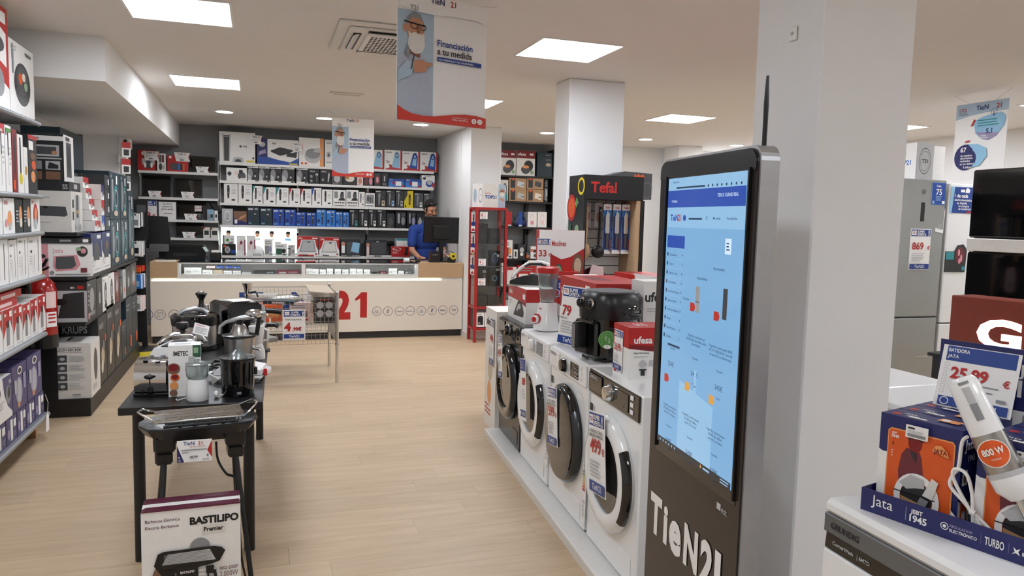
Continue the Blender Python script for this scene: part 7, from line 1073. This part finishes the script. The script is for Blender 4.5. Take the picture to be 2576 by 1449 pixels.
carton('white promotional box with a bearded man on top of the red cabinet', (2.875, 9.3, 1.75), R(4), .38, .2, .3, 'paper', [p_([(.18, 0), (.74, 0), (.78, .4), (.74, .8), (.68, 1), (.18, 1)], 'offw'), r_(.74, 0, 1, 1, 'pblue'), t_('selección', .26, .58, .05, 'red', .3), t_('TOP21', .26, .38, .13, 'rblue', .46, b=.04), o_(.1, .5, .07, .3, .1, 'navy'), t_('T', .085, .47, .07, 'navy', .04), e_(.88, .68, .09, .14, 'skin'), e_(.88, .56, .09, .1, 'offw'), p_([(.76, 0), (1, 0), (1, .42), (.88, .48), (.78, .4)], 'pshirt'), p_([(.78, .36), (.92, .26), (.98, .34), (.84, .42)], 'skin'), r_(.8, .7, .96, .73, 'char')], [e_(.5, .5, .3, .3, 'pblue')], name='promo_box')

# ------------------------------------------------------------------ right-hand corner: dishwasher, blender cartons, fridges
t = thing('dishwasher', 'white dishwasher with a grey control band at the lower right', 'dishwasher', (1.43, 1.275, 0), -math.pi/2-R(2.5), None)
part('body', t, lambda b: b.box(-.298, .012, .02, .298, .6, .82, 'applwhite', .006)); part('marbled_top', t, lambda b: b.box(-.3, -.005, .842, .3, .6, .882, 'marble', .012)); part('grey_band', t, lambda b: b.box(-.298, -.002, .79, .298, .02, .842, 'greymetal', .003)); part('handle_recess', t, lambda b: b.prism([(-.294, .787), (.298, .787), (.298, .745), (-.298, .745)], .006, .02, 'blackgloss')); part('door', t, lambda b: b.box(-.298, 0, .1, .298, .014, .742, 'applwhite', .004)); part('plinth', t, lambda b: b.box(-.28, .04, 0, .28, .5, .1, 'dgrey')); part('red_sticker', t, lambda b: b.box(-.235, -.003, .42, -.05, -.001, .67, 'redmetal'))
mb = MB(); printed(mb, [t_('GRUNDIG', 0, .06, .016, 'char', .12, b=.03)], 1, 1, lambda a, c, k: (a-.27, -.003-k, c+.748)); printed(mb, [t_('CornerWash', 0, .0, .01, 'lgrey', .08), t_('| 6MTD', .09, 0, .01, 'lgrey', .05)], 1, 1, lambda a, c, k: (a-.268, .0055-k, c+.762)); printed(mb, [t_('Complete', 0, .03, .014, 'dred', .1), t_('freedom', 0, .0, .014, 'dred', .1)], 1, 1, lambda a, c, k: (a-.225, -.0035-k, c+.615)); mb.build('lettering', t)
JX, JY, JR = 1.468, 1.478, -math.pi/2+R(15)
t = thing('display_tray', 'dark blue cardboard counter tray holding hand blender cartons', 'display tray', (JX, JY, .882), JR); TWd = .52
part('front_wall', t, lambda b: b.box(0, 0, 0, TWd, .003, .058, 'navy')); part('floor', t, lambda b: b.box(0, .003, 0, TWd, .3, .004, 'navy')); part('side_wall', t, lambda b: b.prism([(0, 0), (0, 0.001), (0, 0.058), (.003, .058), (.003, 0)], .003, .3, 'navy')); part('rear_header', t, lambda b: b.box(.02, .302, 0, TWd, .306, .425, 'navy'))
mb = MB(); P = lambda a, c, k: (a, -.0003-k, c)
printed(mb, [t_('Jata', .028, .022, .026, 'paper', .07, b=.0), r_(.116, .012, .117, .046, 'lgrey'), t_('JEBT', .128, .034, .01, 'paper', .03, b=.03), t_('1945', .126, .014, .016, 'paper', .055, b=.035), o_(.208, .03, .009, .009, .2, 'paper'), e_(.208, .03, .004, .004, 'paper'), t_('REGULADOR', .22, .032, .006, 'lilac', .06), t_('ELECTRÓNICO', .22, .021, .007, 'paper', .06), r_(.288, .018, .2885, .04, 'lilac'), t_('TURBO', .296, .02, .018, 'paper', .04, b=.02), r_(.345, .018, .3455, .04, 'lilac'), p_([(.352, .02), (.357, .026), (.354, .036), (.36, .031), (.368, .036), (.364, .028), (.368, .02), (.36, .024)], 'paper'), t_('INOXIDABLE', .372, .022, .008, 'paper', .05), o_(.436, .029, .008, .008, .15, 'paper'), t_('800 W', .448, .023, .011, 'paper', .05, b=.02), e_(.51, .026, .02, .02, 'red')], 1, 1, P, eps=.0002); mb.build('printed_front', t)
hd = [t_('JEBT', .38, .8, .06, 'paper', .2, b=.03), t_('1945', .38, .68, .09, 'paper', .25, b=.035), r_(.3, .35, .6, .6, 'paper'), r_(.42, .38, .52, .58, 'grey')]
mb = MB(); printed(mb, hd, .42, .45, lambda a, c, k: (a+.055, .3015-k, c), eps=.0002); mb.build('header_print', t)
JF = [r_(.03, -.0, .16, .6, 'paper'), p_([(0, 0), (1, 0), (1, .14), (.86, .25), (0, .62)], 'paper'), ('p', [(.11, .02), (.93, .02), (.93, .84), (.9, .87), (.15, .87), (.11, .84)], 'lorange'), ('p', [(.125, .02), (.915, .02), (.915, .83), (.89, .855), (.15, .855), (.125, .83)], 'orange'),
  p_([(.3, .2), (.58, .2), (.6, .36), (.55, .62), (.52, .68), (.36, .7), (.3, .62), (.27, .45)], 'wine'), e_(.46, .76, .085, .09, 'dred'), p_([(.37, .78), (.38, .86), (.46, .88), (.54, .86), (.56, .78), (.5, .81), (.42, .81)], 'char'), p_([(.4, .68), (.48, .66), (.49, .56), (.45, .6)], 'char'), o_(.52, .2, .28, .26, .28, 'paper'), e_(.52, .2, .19, .18, 'char'), p_([(.33, .2), (.72, .14), (.7, .06), (.6, .02), (.45, .02), (.36, .08)], 'kraft'), p_([(.3, .33), (.44, .44), (.6, .42), (.62, .33), (.5, .31), (.4, .28)], 'lgrey'), r_(.24, .235, .75, .245, 'black'),
  p_([(.6, .26), (.7, .46), (.78, .43), (.72, .24)], 'offw'), p_([(.52, .12), (.58, .24), (.68, .22), (.62, .1)], 'grey'), p_([(.56, .14), (.5, .04), (.505, .035), (.575, .12)], 'lgrey'), p_([(.68, .74), (.72, .8), (.79, .81), (.86, .76), (.88, .7)], 'lorange'), t_('JATA', .7, .725, .045, 'dred', .16, b=.03), t_('1945', .18, .78, .03, 'paper', .1, b=.03), t_('JEBT', .18, .82, .02, 'paper', .1), r_(.2, .7, .215, .74, 'char'), l_(.19, .58, .22, .66, 3, 'lpink')]
JRt = [p_([(0, 0), (1, 0), (1, .3), (.5, .25), (0, .3)], 'paper'), t_('Jata', .15, .8, .1, 'paper', .7), t_('1945', .4, .68, .06, 'paper', .4), r_(.1, .45, .4, .6, 'paper'), e_(.25, .52, .08, .05, 'brown'), r_(.1, .04, .5, .28, 'orange'), e_(.3, .14, .12, .06, 'paper'), r_(.6, .08, .66, .4, 'grey'), r_(.56, .03, .7, .08, 'grey')]
JT = [e_(.14, .3, .06, .14, 'red'), t_('Jata', .2, .45, .18, 'paper', .4, b=.0), t_('1945', .28, .2, .14, 'paper', .22), r_(.24, .14, .55, .16, 'lilac'), r_(.6, .45, .85, .85, 'lorange'), e_(.68, .65, .05, .14, 'paper'), r_(.86, .6, .98, .7, 'lgrey'), r_(.34, .0, .56, .12, 'paper')]
n = 0
ex, ey = Vector((math.cos(JR), math.sin(JR), 0)), Vector((-math.sin(JR), math.cos(JR), 0))
def jp(u, v): p = Vector((JX, JY, 0))+ex*u+ey*v; return p
for i, u in enumerate((.11, .345)):
    for j in range(3):
        p = jp(u, .05+.084*j)
        c = carton(('orange and blue hand blender carton with a boy print, ', 'orange and blue hand blender carton cut by the right frame edge, ')[i]+('front', 'middle', 'rear')[j], (p.x, p.y, .887), JR,   .2, .08, .245, 'navy', JF if j == 0 else (), (), JRt, JT, 'hand blender cartons in the blue tray')
        if j == 0: mb = MB(); printed(mb, [r_(0, 0, 1, 1, 'paper'), r_(.1, .7, .4, .85, 'char'), l_(.1, .4, .8, .62, 2, 'lgrey'), r_(.1, .12, .9, .35, 'grey')], .055, .032, lambda a, cc, k: (a-.03, -.009-k, cc+.2)); mb.build('barcode_sticker', c)
p = jp(.125, .262); q = sign('large price sheet reading 25,99 propped behind the hand blender', (p.x, p.y, 1.133), JR, .19, .172, [r_(.06, .72, .96, .95, 'rblue'), t_('BATIDORA', .08, .86, .055, 'paper', .28, b=.02), t_('JATA', .08, .77, .05, 'paper', .15, b=.02), t_('25,99', .16, .46, .17, 'red', .6, b=.035), t_('€', .84, .44, .1, 'red', .1, b=.03), l_(.2, .26, .8, .42, 4, 'grey'), r_(.06, .02, .96, .16, 'rblue'), t_('TieN21', .5, .045, .085, 'paper', .4, b=.008), o_(.15, .09, .06, .06, .2, 'paper'), r_(.8, .2, .92, .25, 'grey')]+[o_(.1, .66-.085*k, .03, .032, .12, 'grey') for k in range(6)], R(-14))
# hand blender leaning across the tray
A = jp(.217, .0)+Vector((0, 0, 1.265)); B = jp(.42, .028)+Vector((0, 0, .888)); ax = (B-A).normalized()
t = thing('hand_blender', 'white and steel hand blender leaning across the blue tray', 'hand blender', tuple(A)); M_ = Matrix.Translation((0, 0, 0)) @ (-ax).to_track_quat('Z', 'Y').to_matrix().to_4x4(); Lb = (B-A).length
def hb(prof, k, n=24):
    def f(b): b.X = M_; b.lathe([(r, -z) for r, z in prof][::-1], k, n)
    return f
part('grip', t, hb([(.0001, -.002), (.024, .0), (.03, .008), (.033, .05), (.035, .13)], 'applwhite')); part('steel_band', t, hb([(.0352, .13), (.038, .215)], 'steel')); part('grey_ring', t, hb([(.0385, .215), (.0385, .227)], 'lgrey')); part('collar', t, hb([(.0385, .227), (.037, .255), (.018, .28)], 'applwhite')); part('shaft', t, hb([(.0095, .275), (.009, Lb-.03)], 'chrome', 16)); part('blade_bell', t, hb([(.009, Lb-.03), (.028, Lb-.012), (.03, Lb)], 'chrome'))
vd = (EYEP-(A+B)/2).normalized(); side = ax.cross(vd).normalized(); vd = side.cross(ax).normalized()
def onb(z, s, o): return ax*z+side*s+vd*o
def strip(b, z0, z1, hwid, o, k):
    n = 6; vs = []
    for i in range(n+1): s = -hwid+2*hwid*i/n; dd_ = o-(o-math.sqrt(max(0, o*o-s*s))); vs += [onb(z0, s, dd_), onb(z1, s, dd_)]
    b.add([tuple(v) for v in vs], [(2*i, 2*i+1, 2*i+3, 2*i+2) for i in range(n)], k, True)
part('switch_upper', t, lambda b: strip(b, .022, .058, .008, .0345, 'lgrey')); part('switch_lower', t, lambda b: strip(b, .06, .098, .008, .0355, 'grey')); part('top_slot', t, lambda b: strip(b, .009, .015, .011, .0325, 'grey'))
def disc(b):
    n = 24
    for r, o, k in ((.031, .0395, 'paper'), (.029, .0399, 'orange')):
        vs = [tuple(onb(.172+r*math.cos(2*math.pi*i/n), .006+r*math.sin(2*math.pi*i/n), math.sqrt(max(.0001, o*o-(.006+r*math.sin(2*math.pi*i/n))**2)))) for i in range(n)]+[tuple(onb(.172, .006, o))]
        b.add(vs, [(i, (i+1) % n, n) for i in range(n)], k)
    vs, fs, tw = text_geo('800 W', .03); s_ = .044/tw
    b.add([tuple(onb(.174-y*s_*1.3, .006-(x*s_-.022), math.sqrt(.0404**2-(.006-(x*s_-.022))**2))) for x, y in vs], fs, 'paper')
    vs, fs, tw = text_geo('CUCHILLA', .01); s_ = .02/tw
    b.add([tuple(onb(.186-y*s_*1.1, .006-(x*s_-.01), math.sqrt(.0404**2-(.006-(x*s_-.01))**2))) for x, y in vs], fs, 'paper')
part('power_sticker', t, disc, 'round orange sticker reading 800 W')
c0 = A-Vector((0, 0, 0)); L_ = lambda u, v, z: tuple(jp(u+.05, v+.035)+Vector((0, 0, z))-A)
part('cord', t, lambda b: (b.tube(curve([L_(.185, -.02, 1.13), L_(.17, -.01, 1.11), L_(.165, -.006, 1.05), L_(.155, -.006, 1.03), L_(.15, -.006, 1.0), L_(.19, -.006, .965), L_(.215, -.006, .93), L_(.225, -.006, .9), L_(.245, -.006, .893)]), .0042, 'white', 8),
   b.tube(curve([L_(.2, -.008, .955), L_(.175, -.008, .99), L_(.155, -.008, 1.025), L_(.16, -.01, 1.045), L_(.185, -.01, 1.04), L_(.2, -.01, 1.0), L_(.205, -.01, .96), L_(.21, -.008, .91), L_(.225, -.008, .89)]), .0042, 'white', 8), b.tube(curve([L_(.205, -.008, .955), L_(.24, -.008, .93), L_(.25, -.008, .915), L_(.235, -.008, .915), L_(.212, -.008, .945)]), .0042, 'white', 8), b.tube([L_(.2, -.012, .957), L_(.212, -.012, .955)], .007, 'white', 8)))
part('plug', t, lambda b: b.ell(L_(.25, -.004, .888), (.018, .012, .012), 'white'))
# fridges
def fridge(label, x, w, h, body, sp_, extra=None, y=5.5):
    t = thing('fridge', label, 'fridge', (x, y, 0), 0, 'fridge freezers at the far right'); part('cabinet', t, lambda b: b.box(-w/2, .06, .03, w/2, .66, h, 'lgrey', .004)); part('upper_door', t, lambda b: b.box(-w/2, 0, sp_+.006, w/2, .058, h, body, .008)); part('lower_door', t, lambda b: b.box(-w/2, 0, .06, w/2, .058, sp_-.006, body, .008)); part('feet', t, lambda b: [b.box(sx*w*.4-.03, yy-.03, 0, sx*w*.4+.03, yy+.03, .03, 'black') for sx in (-1, 1) for yy in (.1, .6)])
    return t
f1 = fridge('grey glass fronted fridge with an 869 offer sign', 5.94, .6, 2.075, 'fridgegrey', .765)
part('control_display', f1, lambda b: (b.box(.0, -.004, 1.68, .045, 0, 1.86, 'black', .002))); part('logo_disc', f1, lambda b: b.ring([(.012, 0), (.024, 0), (.024, .003), (.012, .003)], 'greymetal', 18, (.022, 0, 1.96), 'y')); part('lower_door_strip', f1, lambda b: b.box(.05, -.003, .38, .22, 0, .386, 'chrome'))  # last part: thin chrome strip across the lower door
sign('offer sign reading 869 on the grey fridge door', (5.94+.02, 5.497, 1.22), 0, .25, .39, offer('869'))
sign('blue square sticker reading 75 on the grey fridge', (5.94+.2, 5.496, 1.84), 0, .17, .21, [r_(0, 0, 1, 1, 'bblue'), r_(.03, .03, .97, .97, 'blue'), t_('Teka', .3, .8, .1, 'paper', .4, b=.02), t_('75', .3, .45, .26, 'paper', .5), r_(.28, .36, .72, .38, 'paper'), l_(.3, .18, .7, .34, 3, 'lblue'), r_(.06, .05, .2, .18, 'lblue'), r_(.75, .05, .95, .18, 'paper')])
def energy(label, x, z, tl, y=5.496): q = sign(label, (x, y, z), 0, .1, .24, [r_(.1, .92, .9, .98, 'rblue')]+[r_(.08, .82-.055*k, .3+.05*k, .86-.055*k, ('dgreen', 'green', 'yellow', 'yellow', 'lorange', 'orange', 'red')[k]) for k in range(7)]+[r_(.75, .6, .9, .64, 'black'), l_(.2, .1, .8, .35, 3, 'lgrey')]); q.rotation_euler = Euler((R(-6), R(tl), 0), 'XYZ')
energy('curling energy label on the grey fridge door', 5.94+.24, 1.58, 10)
f2 = fridge('white fridge with a blue poster and a meat magnet', 6.58, .6, 2.05, 'applwhite', .7)
sign('blue shop poster about one in every appliance on the white fridge', (6.5, 5.496, 1.77), 0, .42, .25, [r_(0, 0, 1, 1, 'rblue'), p_([(.7, 1), (1, 1), (1, .6), (.9, .8)], 'lgrey'), p_([(0, 0), (.06, 0), (.12, 1), (0, 1)], 'lblue'), r_(.3, .8, .42, .9, 'paper'), p_([(.44, .78), (.56, .78), (.58, .9), (.5, .98), (.44, .9)], 'paper'), t_('1 de cada', .12, .6, .13, 'paper', .8, b=.03), t_('electrodomésticos', .12, .46, .09, 'paper', .8), t_('en España', .2, .34, .09, 'paper', .6), t_('se compra', .25, .23, .09, 'paper', .6), t_('en nuestras tiendas', .25, .12, .09, 'paper', .7), r_(.5, .02, .7, .07, 'red')])
energy('small energy label on the white fridge door', 6.72, 1.42, 0)
t = thing('fridge_magnet', 'black and teal meat shaped advert magnet on the white fridge', 'magnet', (6.42, 5.498, 1.2)); part('plate', t, lambda b: b.prism([(-.14, 0), (.12, 0), (.13, .22), (.08, .27), (.01, .26), (-.03, .2), (-.14, .2)], -.006, 0, 'char')); mb = MB(); printed(mb, [r_(.02, .45, .4, .72, 'teal'), e_(.68, .6, .22, .3, 'wine'), e_(.62, .7, .05, .12, 'pink'), e_(.74, .5, .05, .14, 'pink'), e_(.66, .4, .05, .1, 'pink'), e_(.86, .14, .08, .08, 'teal')], .27, .27, lambda a, c, k: (a-.14, -.0065-k, c), eps=.0003); mb.build('print', t)
q = atY(2306, 400, 5.52)
carton('promotional cube with a round stamp on top of the grey fridge', (q.x+.1, 5.52, 2.076), R(-3), .2, .34, .34, 'paper', [r_(0, 0, 1, 1, 'lgrey'), o_(.5, .5, .34, .36, .05, 'char'), o_(.5, .5, .26, .28, .04, 'char'), t_('T21', .5, .45, .1, 'char', .36, 'C', .02)], [t_('TOP21', .3, .4, .13, 'bblue', .62, b=.03)], name='promo_box')
carton('plain white carton right of the promotional cube on the fridges', (6.2, 5.62, 2.076), 0, .24, .3, .33, 'white', [r_(.05, .03, .3, .12, 'offw'), l_(.1, .8, .4, .9, 2, 'offw')])
t = thing('fridge', 'glossy black double fridge with a pale strip at the right edge', 'fridge', (4.85, 3.72, 0), -math.pi/2, 'fridge freezers at the far right')
part('cabinet', t, lambda b: b.box(-.35, .06, .03, .45, .65, 2.03, 'blackplastic', .005)); part('upper_door', t, lambda b: b.box(-.35, 0, 1.555, .45, .058, 2.035, 'blackgloss', .012)); part('middle_door', t, lambda b: b.box(-.35, 0, .7, .45, .058, 1.455, 'blackgloss', .012)); part('lower_door', t, lambda b: b.box(-.35, 0, .06, .45, .058, .69, 'blackgloss', .012)); part('pale_strip', t, lambda b: b.box(-.352, -.006, 1.46, .455, .06, 1.55, 'offw', .004)); part('feet', t, lambda b: [b.box(x-.03, y-.03, 0, x+.03, y+.03, .03, 'black') for x in (-.28, .38) for y in (.12, .58)])
t = thing('illuminated_sign', 'brick red sign box with glowing white letters at the right edge', 'sign', (3.9, 3.0, .87), -math.pi/2-R(-8.9))
part('box', t, lambda b: b.box(-.31, 0, 0, 1.3, .2, .355, 'brick', .004)); mb = MB(); printed(mb, [t_('GRUNDIG', 0, .085, .155, 'signlit', 1.6, b=.04)], 1, 1, lambda a, c, k: (a*1.55-.15, -.001-k, c)); mb.build('glowing_letters', t)
t = thing('plinth', 'black plinth carrying the glowing red sign', 'plinth', (3.9, 3.0, 0), -math.pi/2-R(-8.9)); part('block', t, lambda b: b.box(-.4, 0, .0, 1.3, .5, .85, 'blackplastic', .004)); part('top_board', t, lambda b: b.box(-.42, -.02, .85, 1.32, .52, .87, 'blackmetal', .003))
